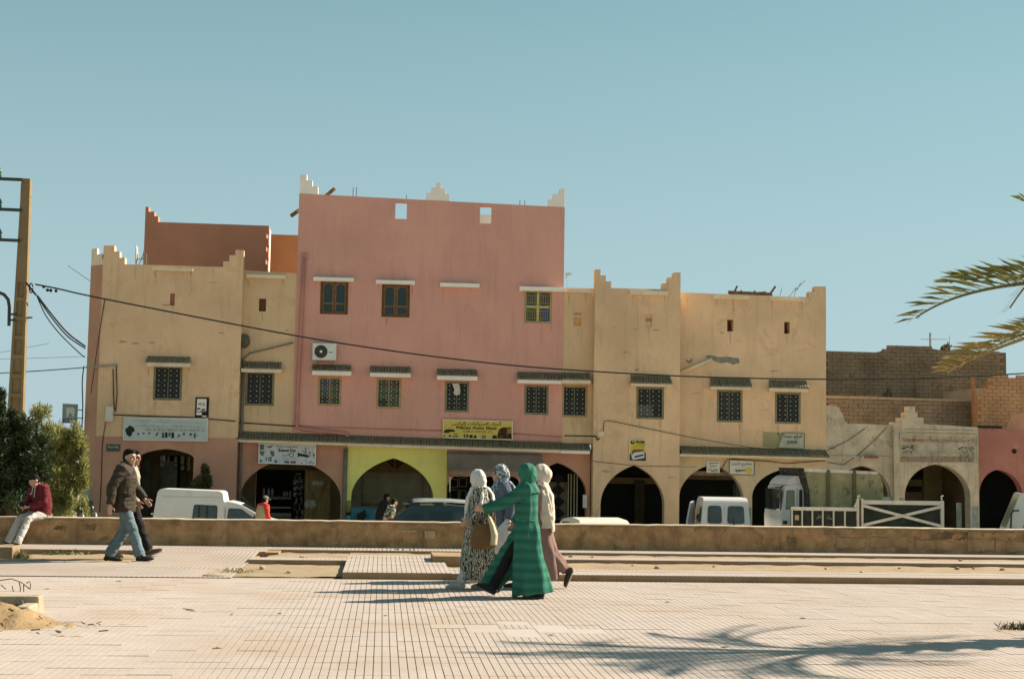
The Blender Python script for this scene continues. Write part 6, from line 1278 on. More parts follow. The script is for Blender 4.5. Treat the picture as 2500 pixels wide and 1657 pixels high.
part('top_rail', MB().hexa([(x0t-.14,-1.16,zt0-.05),(x1t-.2,-1.16,zt1-.05),(x1t-.2,-1.0,zt1-.05),(x0t-.14,-1.0,zt0-.05),(x0t-.14,-1.16,zt0+.05),(x1t-.2,-1.16,zt1+.04),(x1t-.2,-1.0,zt1+.04),(x0t-.14,-1.0,zt0+.05)]), M('rail_worn', (.72,.64,.52), .6, .2, 4), tk)
for x, r_ in ((.5, .42), (x1t-.6, .42)): [wheel(tk, x, s*.85, r_, .25) for s in (-1, 1)]
part('chassis', MB().box(.3,x1t-.1,-.45,.45,.6,.82), m_rubber, tk)
# ---- trailer: white railed side and cross braced tailgate
Yr = 41.6; tl = thing('stake_trailer', 'low trailer with white painted side rails and a cross braced end gate', 'trailer', (UX(2110,1290,Yr), Yr, ROAD))
m_wp = M('chipped_white', (.70,.64,.52), .75, .12, 3, .15, .2, 30, dirt=.5, dcol=(.30,.22,.14), dscale=7); m_pn = M('dark_panel', (.035,.040,.028), .8, .4, 3, .2, dirt=.3, dcol=(.09,.085,.06), dscale=5)
def rb(p0, p1, q0, q1, mt, name, y=Yr, d=.05): r = rect(p0, p1, q0, q1, y); return part(name, MB().box(r[0], r[1], y, y+d, r[2], r[3]), mt, tl)
zlow = ROAD+.55
r = rect(1932,2095,1238,1246,Yr); part('top_rail', MB().box(r[0], r[1], Yr-.02, Yr+.06, r[2], r[3]), m_wp, tl)
part('side_panel', MB().box(r[0], r[1], Yr+.07, Yr+.10, zlow, r[2]), m_pn, tl)
for px in (1934, 1958.5, 1983.5, 2009, 2035.5, 2063): part('stake', MB().box(XP(px-1.2,Yr,0), XP(px+1.4,Yr,0), Yr-.01, Yr+.065, zlow, r[2]-.003), m_wp, tl)
xg0, xg1 = XP(2095,Yr,0), XP(2305,Yr,0); zg1 = UZ(2200,1222,Yr); zg0 = UZ(2200,1289,Yr)
part('gate_post', MB().box(XP(2092,Yr,0), XP(2096.5,Yr,0), Yr-.04, Yr+.08, zlow, UZ(2095,1218,Yr)), m_wp, tl); part('gate_post', MB().box(XP(2097.5,Yr,0), XP(2101.5,Yr,0), Yr-.05, Yr+.02, zlow, UZ(2099,1218,Yr)), M('rust', (.13,.085,.05), .9, .3, 6), tl); part('gate_post', MB().box(XP(2102,Yr,0), XP(2107,Yr,0), Yr-.04, Yr+.08, zlow, UZ(2104,1217,Yr)), m_wp, tl)
part('gate_post', MB().box(XP(2297,Yr,0), XP(2304,Yr,0), Yr-.04, Yr+.08, zlow, UZ(2300,1222,Yr)), m_wp, tl)
a, c = XP(2107,Yr,0), XP(2297,Yr,0); hh = .10
part('gate_rail', MB().box(a, c, Yr-.03, Yr+.05, zg1-.115, zg1), m_wp, tl); part('gate_rail', MB().box(a, c, Yr-.03, Yr+.05, zg0-.05, zg0+.05), m_wp, tl)
part('gate_brace', MB().bar((a, Yr-.005, zg0+.08), (c, Yr-.005, zg1-.16), .03, .085), m_wp, tl); part('gate_brace', MB().bar((a, Yr-.035, zg1-.16), (c, Yr-.035, zg0+.08), .03, .085), m_wp, tl)
part('gate_panel', MB().box(a, c, Yr+.055, Yr+.08, zlow, zg1-.06), m_pn, tl)
for px in (2096, 2300): part('hook', MB().tube([(XP(px,Yr,0),Yr,UZ(px,1219,Yr)),(XP(px-2,Yr,0),Yr,UZ(px,1211,Yr)),(XP(px+3,Yr,0),Yr,UZ(px,1210,Yr))], .02, 6), m_wp, tl, True)
part('gusset', MB().slab([U(2084,1238,Yr),U(2092,1238,Yr),U(2092,1222,Yr)], (), Yr-.01, Yr+.04), m_wp, tl)
lettering(tl, arabic('نقل'), 1993, 2006, 1255, 1266, Yr+.066, M('chalk', (.38,.38,.32), .9, 0), .0); lettering(tl, arabic('سلة'), 2019, 2033, 1257, 1267, Yr+.066, MATS['chalk']); r = rect(1942,1952,1257,1269,Yr); part('notice', MB().box(r[0], r[1], Yr+.06, Yr+.068, r[2], r[3]), M('notice_yellow', (.45,.40,.22), .8, .1, 9), tl)
part('deck', MB().box(r[0]-.2, xg1, Yr+.0, Yr+1.9, ROAD+.45, zlow-.003), m_pn, tl)
for xx in (UX(1990,1290,Yr), UX(2230,1290,Yr)):
    for yy in (Yr+.25, Yr+1.65): part('wheel', MB().tube([(xx,yy-.1,ROAD+.32),(xx,yy+.1,ROAD+.32)], .32, 18), m_tyre, tl)
# ---- pale truck cab at the right end, nose to the left
Ye = 41.0; k_ = Ye/FPX*1.02; ek = car('pale_truck', 'pale grey van with sloping windscreen cut off at the right edge behind the wall', 'van', 2440, 0, Ye, -.33)
zz = lambda px, py: UZ(px, py, Ye)-ROAD
body = rounded([(.0,.35),(4.6,.35),(4.6,2.05),(.85,2.05),(.52,zz(2490,1200)),(.10,zz(2449,1288)),(.0,.75)], .10, 3); hull('body', ek, body, .95, M('grey_white_paint', (.52,.54,.49), .4, .08, 1, spec=.5), (), .06, lambda z: 1-.08*max(0, z-1.)/1.)
part('windscreen', MB().hexa([(.10,-.85,zz(2449,1284)),(.13,-.85,zz(2449,1284)),(.13,.85,zz(2449,1284)),(.10,.85,zz(2449,1284)),(.50,-.80,zz(2489,1203)),(.53,-.80,zz(2489,1203)),(.53,.80,zz(2489,1203)),(.50,.80,zz(2489,1203))]), M('pale_screen', (.36,.39,.28), .1, .2, 2, spec=.7), ek)
part('mirror_arm', MB().tube([(.22,-.98,zz(2462,1290)),(.24,-1.06,zz(2463,1250)),(.30,-1.06,zz(2468,1243)),(.45,-1.0,zz(2475,1243))], .025, 6), m_rubber, ek, True); part('mirror', MB().box(.15,.36,-1.1,-1.0,zz(2466,1296),zz(2466,1286)), m_rubber, ek)
side_pane(ek, rounded([(.55,1.15),(1.35,1.15),(1.35,1.80),(.85,1.80)], .06, 3), .962, m_cglass, lambda z: 1-.08*max(0, z-1.)/1.)
for x in (.8, 3.6): [wheel(ek, x, s*.85, .34, .2) for s in (-1, 1)]
for s in (-.65, .65): part('headlight', MB().box(-.03,.06,s-.16,s+.16,.70,.90), m_head, ek)
# ---- parked motor scooter under the trees
def scooter(px, Y, label, dz):
    t = car('motor_scooter', label, 'scooter', px, 0, Y, math.radians(12)); t['group'] = 'scooters under the trees'
    part('body', MB().tube([(-.55,0,.55),(-.3,0,.72),(.05,0,.74),(.15,0,.45),(.45,0,.40),(.6,0,.75),(.66,0,.98)], [.05,(.13,.10),(.13,.09),.10,.10,.09,.06], 10), m_rubber, t, True); part('seat', MB().tube([(-.5,0,.80),(-.25,0,.84),(.1,0,.80)], [.06,(.12,.06),.05], 10), m_black, t, True)
    part('handlebar', MB().tube([(.58,-.34,1.08),(.66,-.15,1.04),(.68,0,1.0),(.66,.15,1.04),(.58,.34,1.08)], .016, 6), m_rubber, t, True)
    part('front_shield', MB().ell((.70,0,.92), (.07,.17,.22)), M('shield_grey', (.20,.22,.20), .3, .2, 5, spec=.6), t, True)
    for s in (-1, 1): part('mirror', MB().ell((.62,s*.36,1.26), (.02,.06,.045)), M('mirror_chrome', (.4,.42,.4), .15, .1, 5, metal=.8), t, True); part('mirror_stem', MB().tube([(.6,s*.30,1.08),(.62,s*.35,1.23)], .007, 5), m_rubber, t)
    for x in (-.45, .72): wheel(t, x, 0, .24, .10)
    part('stand', MB().bar((-.1,.0,.4),(-.1,.2,.0),.03), m_rubber, t)
scooter(140, 42.5, 'dark motor scooter with pale shield between the seated youth and another scooter', 0); scooter(172, 42.9, 'dark motor scooter parked next to the corner house under the olive tree', 0)
# blue counter in the yellow arch
bc = thing('blue_counter', 'peeling blue painted counter standing in the yellow arch', 'counter', (XP(875,Y0-.3,-.6), Y0-.3, ROAD+.1))
r = rect(858,930,1239,1290,Y0-.3); part('front', MB().box(r[0], r[1], Y0-.3, Y0+.3, ROAD+.1, r[3]), M('peeling_blue', (.05,.17,.21), .8, .2, 3, .1, dirt=.55, dcol=(.02,.035,.035), dscale=2.5), bc, bevel=.01); part('top', MB().box(r[0]-.03, r[1]+.03, Y0-.34, Y0+.34, r[3]+.002, r[3]+.04), M('counter_top', (.09,.11,.09), .7, .2, 4), bc)
ob_ = rect(871,892,1253,1290,Y0-.5); cb = MB().tube([(ob_[0]+.15,Y0-.5,ob_[2]),(ob_[0]+.12,Y0-.5,ob_[3]-.05),(ob_[0]+.3,Y0-.5,ob_[3])], [.16,.12,.14], 9); tag(part('dark_sack', cb, m_black, None, True), 'dark bundle leaning against the blue counter in the yellow arch', 'sack')
# counter with shelves and wooden door leaves in the drinks shop arch
yq = Y0+1.6
ct = thing('shop_counter', 'pale shop counter with glass shelves inside the drinks shop arch', 'counter', (XP(680,yq,-.8), yq, ROAD+.1))
for q0, q1, mt in ((1252,1260,M('counter_tan', (.22,.19,.11), .8, .2, 5)),(1261,1290,M('counter_green', (.09,.115,.08), .8, .2, 5)),(1237,1240,M('shelf_pale', (.24,.26,.18), .6, .2, 5)),(1212,1218,M('shelf_goods2', (.11,.12,.09), .7, .6, 12))): r = rect(655,710,q0,q1,yq); part('shelf', MB().box(r[0], r[1], yq, yq+.3, r[2], r[3]), mt, ct)
for k, px in enumerate((640,652,661,690,697,705)): r = rect(px,px+6,1198 if k > 2 else 1190,1212,yq); part('bottle', MB().tube([((r[0]+r[1])/2,yq+.15,r[2]),((r[0]+r[1])/2,yq+.15,r[2]+(r[3]-r[2])*.6),((r[0]+r[1])/2,yq+.15,r[3])], [.05,.05,.02], 8), m_shelf, ct, True)
wd = thing('wooden_door', 'tall ochre wooden shop door leaf with cross bracing folded open in the drinks shop arch', 'door', (XP(775,Y0+.8,0), Y0+.8, ROAD+.1))
yq = Y0+.8; r = rect(744,806,1148,1290,yq); m_och = M('ochre_door', (.155,.115,.04), .85, .2, 2.5, .15, streak=.3)
for i in range(6): w = (r[1]-r[0])/6; part('plank', MB().box(r[0]+i*w+.004, r[0]+(i+1)*w-.004, yq, yq+.04, ROAD+.1, r[3]), m_och, wd)
A, B_, C_, D_ = U(752,1180,yq), U(774,1230,yq), U(800,1172,yq), U(760,1285,yq); part('brace', MB().bar((A[0],yq-.02,A[1]),(B_[0],yq-.02,B_[1]),.03,.03).bar((C_[0],yq-.02,C_[1]),(B_[0],yq-.02,B_[1]),.03,.03).bar((B_[0],yq-.02,B_[1]),(D_[0],yq-.02,D_[1]),.03,.03), m_wood, wd)
for px, py, w, h_ in ((776,1178,14,6),(758,1230,14,10)): r = rect(px-w,px+w,py-h_,py+h_,yq); part('chalk_mark', MB().slab(rounded(rpoly(r), .1, 3), (), yq-.004, yq-.001), M('chalk_grey', (.22,.22,.16), .9, .6, 14), wd)
st = thing('goods_stack', 'tall dark stack of hanging goods beside the wooden shop door', 'goods', (XP(729,Y0+.9,0), Y0+.9, ROAD+.1)); rng = random.Random(9)
for k in range(26): px, py = 722+rng.random()*14, 1158+k*4.8; x, z = U(px, py, Y0+.9); part('packet', MB().box(x-.09,x+.09,Y0+.86,Y0+.94,z-.07,z+.06), M('packet_%d' % (k % 3), ((.05,.045,.03),(.11,.10,.07),(.025,.022,.018))[k % 3], .7, .5, 12), st)
# ================================================================= people
m_skin = M('skin', (.36,.19,.12), .55, .08, 9, spec=.35); m_skin2 = M('skin_light', (.47,.27,.185), .55, .08, 9, spec=.35); m_hair = M('black_hair', (.006,.005,.0045), .75, .3, 30, spec=.12); m_eye = M('eye_dark', (.02,.015,.012), .2, 0)
def cloth(name, col, kind=None, **kw):
    mt = M(name, col, kw.get('rough', .9), kw.get('var', .14), kw.get('scale', 5), .12, .25, 60)
    return mt
def pattern(name, fn):
    mt = bpy.data.materials.new(name); mt.use_nodes = True; t = mt.node_tree; bs = t.nodes['Principled BSDF']; bs.inputs['Roughness'].default_value = .9; bs.inputs['Specular IOR Level'].default_value = .15
    fn(t, t.nodes, t.links, bs); return mt
def _coords(N, L, sc):
    tc = N.new('ShaderNodeTexCoord'); mp = N.new('ShaderNodeMapping'); mp.inputs['Scale'].default_value = sc; L.new(tc.outputs['Object'], mp.inputs['Vector']); return mp.outputs[0]
def _ramp(N, L, f, stops):
    r = N.new('ShaderNodeValToRGB'); L.new(f, r.inputs[0]); e = r.color_ramp.elements
    while len(e) < len(stops): e.new(.5)
    for k, (p, c) in enumerate(stops): e[k].position = p; e[k].color = (*c, 1)
    return r.outputs[0]
def zebra(t, N, L, bs):
    w = N.new('ShaderNodeTexWave'); w.inputs['Scale'].default_value = 10; w.inputs['Distortion'].default_value = 14; w.inputs['Detail'].default_value = 4; w.inputs['Detail Scale'].default_value = 2.2; w.inputs['Detail Roughness'].default_value = .55
    L.new(_coords(N, L, (1.0, 1.0, .42)), w.inputs['Vector']); L.new(_ramp(N, L, w.outputs['Fac'], [(.40,(.025,.03,.022)),(.62,(.40,.39,.31))]), bs.inputs['Base Color'])
def floral(t, N, L, bs):
    v = N.new('ShaderNodeTexVoronoi'); v.inputs['Scale'].default_value = 24; L.new(_coords(N, L, (1,1,1)), v.inputs['Vector']); n = N.new('ShaderNodeTexNoise'); n.inputs['Scale'].default_value = 16; n.inputs['Detail'].default_value = 5; L.new(_coords(N, L, (1,1,1)), n.inputs['Vector'])
    a = N.new('ShaderNodeMath'); a.operation = 'ADD'; L.new(v.outputs['Distance'], a.inputs[0]); L.new(n.outputs['Fac'], a.inputs[1])
    n.inputs['Scale'].default_value = 26; L.new(_ramp(N, L, n.outputs['Fac'], [(.40,(.05,.08,.12)),(.49,(.15,.19,.22)),(.54,(.50,.48,.43)),(.62,(.36,.37,.36)),(.7,(.58,.55,.49))]), bs.inputs['Base Color'])
def greenst(t, N, L, bs):
    w = N.new('ShaderNodeTexWave'); w.bands_direction = 'Z'; w.inputs['Scale'].default_value = 2.6; w.inputs['Distortion'].default_value = 1.2; w.inputs['Detail'].default_value = 2; L.new(_coords(N, L, (1,1,1)), w.inputs['Vector'])
    n = N.new('ShaderNodeTexNoise'); n.inputs['Scale'].default_value = 9; n.inputs['Detail'].default_value = 6; L.new(_coords(N, L, (1,1,4)), n.inputs['Vector'])
    w2 = N.new('ShaderNodeTexWave'); w2.bands_direction = 'Z'; w2.inputs['Scale'].default_value = 17; w2.inputs['Distortion'].default_value = .6; L.new(_coords(N, L, (1,1,1)), w2.inputs['Vector'])
    m1 = N.new('ShaderNodeMath'); m1.operation = 'MULTIPLY'; L.new(w.outputs['Fac'], m1.inputs[0]); L.new(w2.outputs['Fac'], m1.inputs[1]); m2 = N.new('ShaderNodeMath'); m2.operation = 'MULTIPLY'; L.new(m1.outputs[0], m2.inputs[0]); L.new(n.outputs['Fac'], m2.inputs[1])
    L.new(_ramp(N, L, m2.outputs[0], [(.0,(.020,.115,.078)),(.2,(.034,.155,.105)),(.42,(.055,.185,.122)),(.7,(.095,.215,.14))]), bs.inputs['Base Color'])
m_zebra = pattern('zebra_cloth', zebra); m_floral = pattern('floral_scarf', floral); m_green = pattern('green_striped_cloth', greenst)
def spotted(t, N, L, bs):
    v = N.new('ShaderNodeTexVoronoi'); v.inputs['Scale'].default_value = 11; L.new(_coords(N, L, (1,1.3,1)), v.inputs['Vector']); L.new(_ramp(N, L, v.outputs['Distance'], [(.07,(.10,.09,.08)),(.12,(.60,.56,.50)),(1.,(.63,.59,.53))]), bs.inputs['Base Color'])
m_scarfw = pattern('white_spotted_scarf', spotted)
m_gscarf = cloth('green_scarf', (.036,.165,.105)); m_cscarf = cloth('cream_scarf', (.62,.53,.42), var=.08); m_mauve = cloth('mauve_cloth', (.24,.145,.12)); m_dmauve = cloth('dark_mauve_cloth', (.13,.085,.075)); m_blue = cloth('slate_blue_cloth', (.105,.125,.165)); m_dkcloth = cloth('black_cloth', (.014,.013,.012)); m_jkt = cloth('brown_jacket', (.040,.029,.016), rough=.75); m_jean = cloth('blue_jeans', (.125,.17,.185), var=.25, scale=4)
m_shoe = cloth('dark_shoe', (.025,.022,.018), rough=.6); m_sole = M('pale_sole', (.40,.34,.26), .8, .1, 9); m_shoeb = cloth('beige_shoe', (.48,.43,.34)); m_red = MATS.get('red_cloth') or cloth('red_cloth', (.13,.016,.02)); m_grey = cloth('pale_trousers', (.50,.47,.42))
def rotm(yaw=0, pitch=0): return Matrix.Rotation(yaw, 3, 'Z') @ Matrix.Rotation(pitch, 3, 'Y')
def head_shapes(mb, c, R):
    c = Vector(c); P = lambda x, y, z: c+R @ Vector((x, y, z))
    mb.ell(P(-.012,0,.025), (.098,.077,.095), rot=R); mb.ell(P(.028,0,-.035), (.066,.060,.085), rot=R); mb.ell(P(.062,0,-.090), (.030,.034,.026), rot=R)
    mb.tube([P(.085,0,.022), P(.108,0,-.022), P(.090,0,-.036)], [.010,.017,.010], 8); mb.tube([P(.080,-.035,.030), P(.092,0,.034), P(.080,.035,.030)], .013, 6)
    mb.tube([P(.082,-.022,-.062), P(.096,0,-.060), P(.082,.022,-.062)], [.006,.011,.006], 6)
    for s in (-1, 1): mb.ell(P(-.012,s*.078,-.01), (.020,.010,.032), rot=R); mb.ell(P(.062,s*.04,-.03), (.026,.02,.026), rot=R)
def hand_shapes(mb, w, d, up, s=1., curl=.3, spread=.0, side=1):
    """palm, four fingers of unequal length and a thumb from wrist w along d; up is the thumb side"""
    w, d = Vector(w), Vector(d).normalized(); u = (Vector(up)-d*d.dot(Vector(up))).normalized(); n = d.cross(u)*side
    mb.tube([w-d*.02, w+d*.035*s, w+d*.085*s], [(.026*s,.019*s),(.040*s,.018*s),(.038*s,.014*s)], 10, ref=u)
    for k, (o, l) in enumerate(((.030,.070),(.011,.080),(-.009,.075),(-.027,.058))):
        b = w+d*.078*s+u*o*s; dd = (d+u*o*spread*12).normalized()
        mb.tube([b, b+dd*l*.45*s+n*curl*.012*s, b+(dd*.8+n*curl*.9).normalized()*l*.8*s+n*curl*.01, b+(dd*.5+n*curl*1.6).normalized()*l*s+n*curl*.02], [.0100*s,.0095*s,.0088*s,.0068*s], 7)
    b = w+d*.022*s+u*.028*s; mb.tube([b, b+(d*.5+u*.8)*.035*s, b+(d*.9+u*.75+n*.2)*.055*s, b+(d*1.0+u*.6+n*.35)*.072*s], [.014*s,.012*s,.0105*s,.008*s], 7)
def eyes(root, c, R):
    b = MB()
    for s in (-1, 1): part('eye', MB().ell(Vector(c)+R @ Vector((.081,s*.031,.008)), (.012,.013,.009), 10, 7, R), m_eye, root, True)
def hair_cap(root, c, R, mt=None, full=False, voxel=.010):
    mb = MB(); c = Vector(c); P = lambda x, y, z: c+R @ Vector((x, y, z))
    mb.ell(P(-.026,0,.050), (.098,.083,.082), rot=R); mb.ell(P(-.048,0,-.005), (.072,.079,.080), rot=R)
    if full: mb.ell(P(-.05,0,-.08), (.08,.10,.12), rot=R)
    mb.ell(P(.035,0,.088), (.052,.062,.036), rot=R)
    link('hair', fuse(mb, voxel, 1, mt or m_hair, 'hair'), root)
def shoe(mb, ank, toe, up=(0,0,1), L_=.27, w=.046, h=.06):
    """ank = ankle point; toe = direction of the foot"""
    a = Vector(ank); d = Vector(toe).normalized(); u = (Vector(up)-d*d.dot(Vector(up))).normalized(); heel = a-d*.055-u*.055
    mb.tube([heel-d*.015+u*.012, heel+d*.02+u*.008, heel+d*L_*.35+u*.006, heel+d*L_*.70, heel+d*L_*.92-u*.006, heel+d*L_-u*.012], [(.020,.022),(w*.80,.044),(w*.88,.045),(w*1.08,.034),(w*.85,.024),(.018,.010)], 12, ref=u.cross(d)); mb.tube([a-u*.03, a+u*.03], [.046,.042], 10)
def sole(mb, ank, toe, up=(0,0,1), L_=.28, w=.050):
    a = Vector(ank); d = Vector(toe).normalized(); u = (Vector(up)-d*d.dot(Vector(up))).normalized(); heel = a-d*.060-u*.088; s = u.cross(d)
    mb.tube([heel, heel+d*.03, heel+d*L_*.4, heel+d*L_*.72, heel+d*L_*.95, heel+d*L_], [(.02,.014),(w*.85,.016),(w*.85,.015),(w*1.1,.014),(w*.75,.012),(.02,.01)], 12, ref=s)
def body_skin(root, J, vox=.010, mt=None, feet=True):
    mb = MB(); y = (0,1,0)
    mb.tube([J['pelvis']-Vector((0,0,.06)), J['pelvis'], J['waist'], J['chest'], J['shoulder'], J['neck'], J['neck']+Vector((.0,0,.05))], [(.11,.09),(.150,.112),(.130,.095),(.155,.112),(.120,.075),(.052,.055),(.050,.055)], 14, ref=y)
    for s in 'LR':
        h, k, a = J['hip'+s], J['knee'+s], J['ank'+s]; mb.tube([h, (h*.6+k*.4), k, k*.65+a*.35, a], [.082,.072,.052,.052,.036], 10)
        sh, e, w = J['sh'+s], J['el'+s], J['wr'+s]; mb.tube([J['chest']*.35+sh*.65, sh, sh*.5+e*.5, e, e*.55+w*.45, w], [.05,.052,.044,.036,.036,.024], 10)
        hd = J.get('hand'+s) or ((w-e).normalized(), Vector((1,0,0)), .35); hand_shapes(mb, w, *hd[:2], 1., hd[2], hd[3] if len(hd) > 3 else 0, 1 if s == 'L' else -1)
        if feet: shoe(mb, a, J['toe'+s], J.get('fup'+s, (0,0,1)), .245, .040)
    head_shapes(mb, J['head'], J['R']); mb.tube([J['neck']-Vector((0,0,.03)), J['head']-J['R'] @ Vector((.02,0,.06))], [.054,.052], 10)
    o = link('body', fuse(mb, vox, 2, mt or m_skin), root); return o
def V3(*a): return Vector(a)
def base_pose(**kw):
    J = dict(pelvis=V3(0,0,.92), waist=V3(0,0,1.06), chest=V3(.01,0,1.28), shoulder=V3(0,0,1.42), neck=V3(.01,0,1.47), head=V3(.045,0,1.595), R=rotm(),
             hipL=V3(0,.085,.90), hipR=V3(0,-.085,.90), kneeL=V3(.20,.09,.50), kneeR=V3(-.02,-.09,.48), ankL=V3(.30,.09,.095), ankR=V3(-.30,-.09,.14), toeL=V3(1,0,0), toeR=V3(1,0,-.35), fupR=V3(.35,0,1),
             shL=V3(0,.175,1.40), shR=V3(0,-.175,1.40), elL=V3(-.06,.22,1.13), elR=V3(.04,-.22,1.13), wrL=V3(-.02,.24,.88), wrR=V3(.14,-.22,.90))
    J.update(kw); return J
def trousers(root, J, mt, vox=.012, r=1., name='trousers'):
    mb = MB(); mb.tube([J['pelvis']+V3(0,0,.12), J['pelvis'], J['pelvis']-V3(0,0,.09)], [(.165*r,.125*r),(.172*r,.135*r),(.12*r,.11*r)], 14, ref=(0,1,0))
    for s in 'LR':
        h, k, a = J['hip'+s], J['knee'+s], J['ank'+s]; f = lambda t, an: 1+.05*math.sin(t*34+an*2)*(t > .35)
        pts = [h.lerp(k, i/5) for i in range(6)]+[k.lerp(a, i/5) for i in range(1, 5)]+[a+(k-a).normalized()*.0]
        mb.tube(pts, [.100*r,.096*r,.090*r,.083*r,.077*r,.072*r,.072*r,.072*r,.072*r,.074*r,.076*r], 12, fold=f)
    return link(name, fuse(mb, vox, 2, mt, name, (.011, (7,7,13))), root)
def jacket(root, J, mt, hem=.80, vox=.012, bulk=1., collar=True, name='jacket', wrinkle=.03):
    mb = MB(); p, w, c, s_ = J['pelvis'], J['waist'], J['chest'], J['shoulder']; f = lambda t, a: 1+wrinkle*math.sin(a*3+t*21)+wrinkle*.6*math.sin(a*5-t*33)
    lo = p+(p-w)*((p.z-hem)/max(.05, (w-p).z)) if abs((w-p).z) > .05 else p
    lo = V3(p.x, p.y, hem)
    pts = [lo, p*.5+lo*.5, p, w, w*.5+c*.5, c, s_*.6+c*.4, s_+V3(0,0,.015), J['neck']+V3(0,0,.015)]
    mb.tube(pts, [(.195*bulk,.155*bulk),(.200*bulk,.160*bulk),(.196*bulk,.155*bulk),(.188*bulk,.150*bulk),(.192*bulk,.150*bulk),(.196*bulk,.145*bulk),(.190*bulk,.125*bulk),(.135,.095),(.075,.080)], 18, ref=(0,1,0), fold=f)
    for s in 'LR':
        sh, e, wr = J['sh'+s], J['el'+s], J['wr'+s]; g = lambda t, a: 1+.06*math.sin(t*30+a*2)*(t > .15)
        mb.tube([sh*.6+J['shoulder']*.4, sh, sh.lerp(e,.33), sh.lerp(e,.66), e, e.lerp(wr,.33), e.lerp(wr,.66), wr+(e-wr).normalized()*.015], [.085*bulk,.088*bulk,.080*bulk,.072*bulk,.068*bulk,.064*bulk,.058*bulk,.054*bulk], 12, fold=g)
    if collar: mb.tube([J['neck']-V3(.01,0,.02), J['neck']+V3(-.005,0,.05)], [(.085,.085),(.078,.080)], 12, ref=(0,1,0))
    return link(name, fuse(mb, vox, 2, mt, name, (.013, (6,6,11))), root)
def shoes(root, J, mt, ms=None, vox=.009):
    for s in 'LR':
        mb = MB(); shoe(mb, J['ank'+s], J['toe'+s], J.get('fup'+s, (0,0,1))); o = link('shoe', fuse(mb, vox, 1, mt, 'shoe'), root)
        if ms: b = MB(); sole(b, J['ank'+s], J['toe'+s], J.get('fup'+s, (0,0,1))); part('sole', b, ms, o, True)
def person(label, loc, rz, H, group=None):
    t = thing('person', label, 'person', loc, rz, group, True); t.scale = (H/1.72,)*3; return t

# ---- man in a brown jacket and blue jeans walking to the right, and his companion beyond him
J = base_pose(kneeL=V3(.03,.09,.49), ankL=V3(-.22,.09,.095), toeL=V3(1,0,0), kneeR=V3(.17,-.09,.50), ankR=V3(.30,-.09,.11), toeR=V3(1,-.1,.12), fupR=V3(-.12,0,1), elL=V3(.10,.22,1.14), wrL=V3(.28,.20,.94), elR=V3(-.12,-.26,1.13), wrR=V3(-.13,-.27,.86), R=rotm(-.45,.10), head=V3(.07,0,1.585), chest=V3(.02,0,1.28), shoulder=V3(.015,0,1.425))
loc = G(296, 1372, 0); pA = person('man in a brown zipped jacket and faded blue jeans walking along the plaza', loc, math.radians(-4), 1.70)
body_skin(pA, J, .009, m_skin2); eyes(pA, J['head'], J['R']); hair_cap(pA, J['head'], J['R']); trousers(pA, J, m_jean, .010, 1.08); jk = jacket(pA, J, m_jkt, .76, .010, 1.12); shoes(pA, J, m_shoe)
b = MB(); b.tube([V3(.16,-.075,z) for z in (.78,.95,1.1,1.25,1.4)], .006, 5); part('zip', b, m_cable, jk); b = MB().box(.02,.13,-.205,-.19,.98,1.0).ell((.06,-.20,1.03), (.02,.012,.02)); part('pocket', b, m_dkcloth, jk)
J = base_pose(kneeL=V3(.17,.09,.50), ankL=V3(.32,.09,.13), toeL=V3(1,0,.35), fupL=V3(-.35,0,1), kneeR=V3(.0,-.09,.48), ankR=V3(-.25,-.09,.095), toeR=V3(1,0,0), elR=V3(.05,-.24,1.13), wrR=V3(.18,-.22,.90), elL=V3(-.1,.24,1.13), wrL=V3(-.05,.24,.88), R=rotm(-.25,.12), head=V3(.06,0,1.585))
loc2 = loc+Vector((-.03,.62,0)); pB_ = person('man in black trousers and pale jacket walking half hidden beyond the brown jacket man', Vector((loc2.x, loc2.y, .02)), math.radians(-4), 1.67)
body_skin(pB_, J, .010, m_skin); eyes(pB_, J['head'], J['R']); hair_cap(pB_, J['head'], J['R']); trousers(pB_, J, m_dkcloth, .011, 1.04); jacket(pB_, J, cloth('pale_jacket', (.34,.30,.24)), .82, .011, 1.02); shoes(pB_, J, cloth('brown_shoe', (.13,.07,.035)), m_sole)
b = MB(); c_ = J['head']; R_ = J['R']
for s in (-1, 1): b.tube([c_+R_ @ V3(.098+.002*math.cos(a), s*.034+.024*math.cos(a), .008+.018*math.sin(a)) for a in [k*.7 for k in range(10)]], .003, 5)
b.tube([c_+R_ @ V3(.098,-.06,.012), c_+R_ @ V3(0,-.085,.012)], .003, 5); part('spectacles', b, m_cable, pB_)

# ---- youth in a maroon hooded top sitting on the low wall
J = base_pose(pelvis=V3(0,0,.60), waist=V3(-.03,0,.74), chest=V3(.02,0,.96), shoulder=V3(.06,0,1.10), neck=V3(.09,0,1.15), head=V3(.19,0,1.235), R=rotm(-.15,.55), hipL=V3(.02,.095,.58), hipR=V3(.02,-.095,.58), kneeL=V3(.36,.13,.52), kneeR=V3(.38,-.15,.50), ankL=V3(.62,.15,.045), ankR=V3(.58,-.20,.045), toeL=V3(1,.1,-.05), toeR=V3(1,-.1,-.05), fupR=V3(0,0,1), shL=V3(.06,.175,1.08), shR=V3(.06,-.175,1.08), elL=V3(.12,.25,.83), elR=V3(.12,-.25,.83), wrL=V3(.34,.09,.74), wrR=V3(.33,-.09,.73))
x_, y_ = XP(101, YW+.12, .6), YW+.12
pS = person('youth in a maroon hooded top and pale trousers sitting on the low wall looking down', Vector((x_, y_, .055)), math.radians(228), 1.50)
dz = .0
body_skin(pS, J, .010, m_skin2); hair_cap(pS, J['head'], J['R']); trousers(pS, J, m_grey, .011, .98); hd = jacket(pS, J, m_red, .60, .011, 1.08, name='hooded_top'); shoes(pS, J, m_shoe, m_sole)
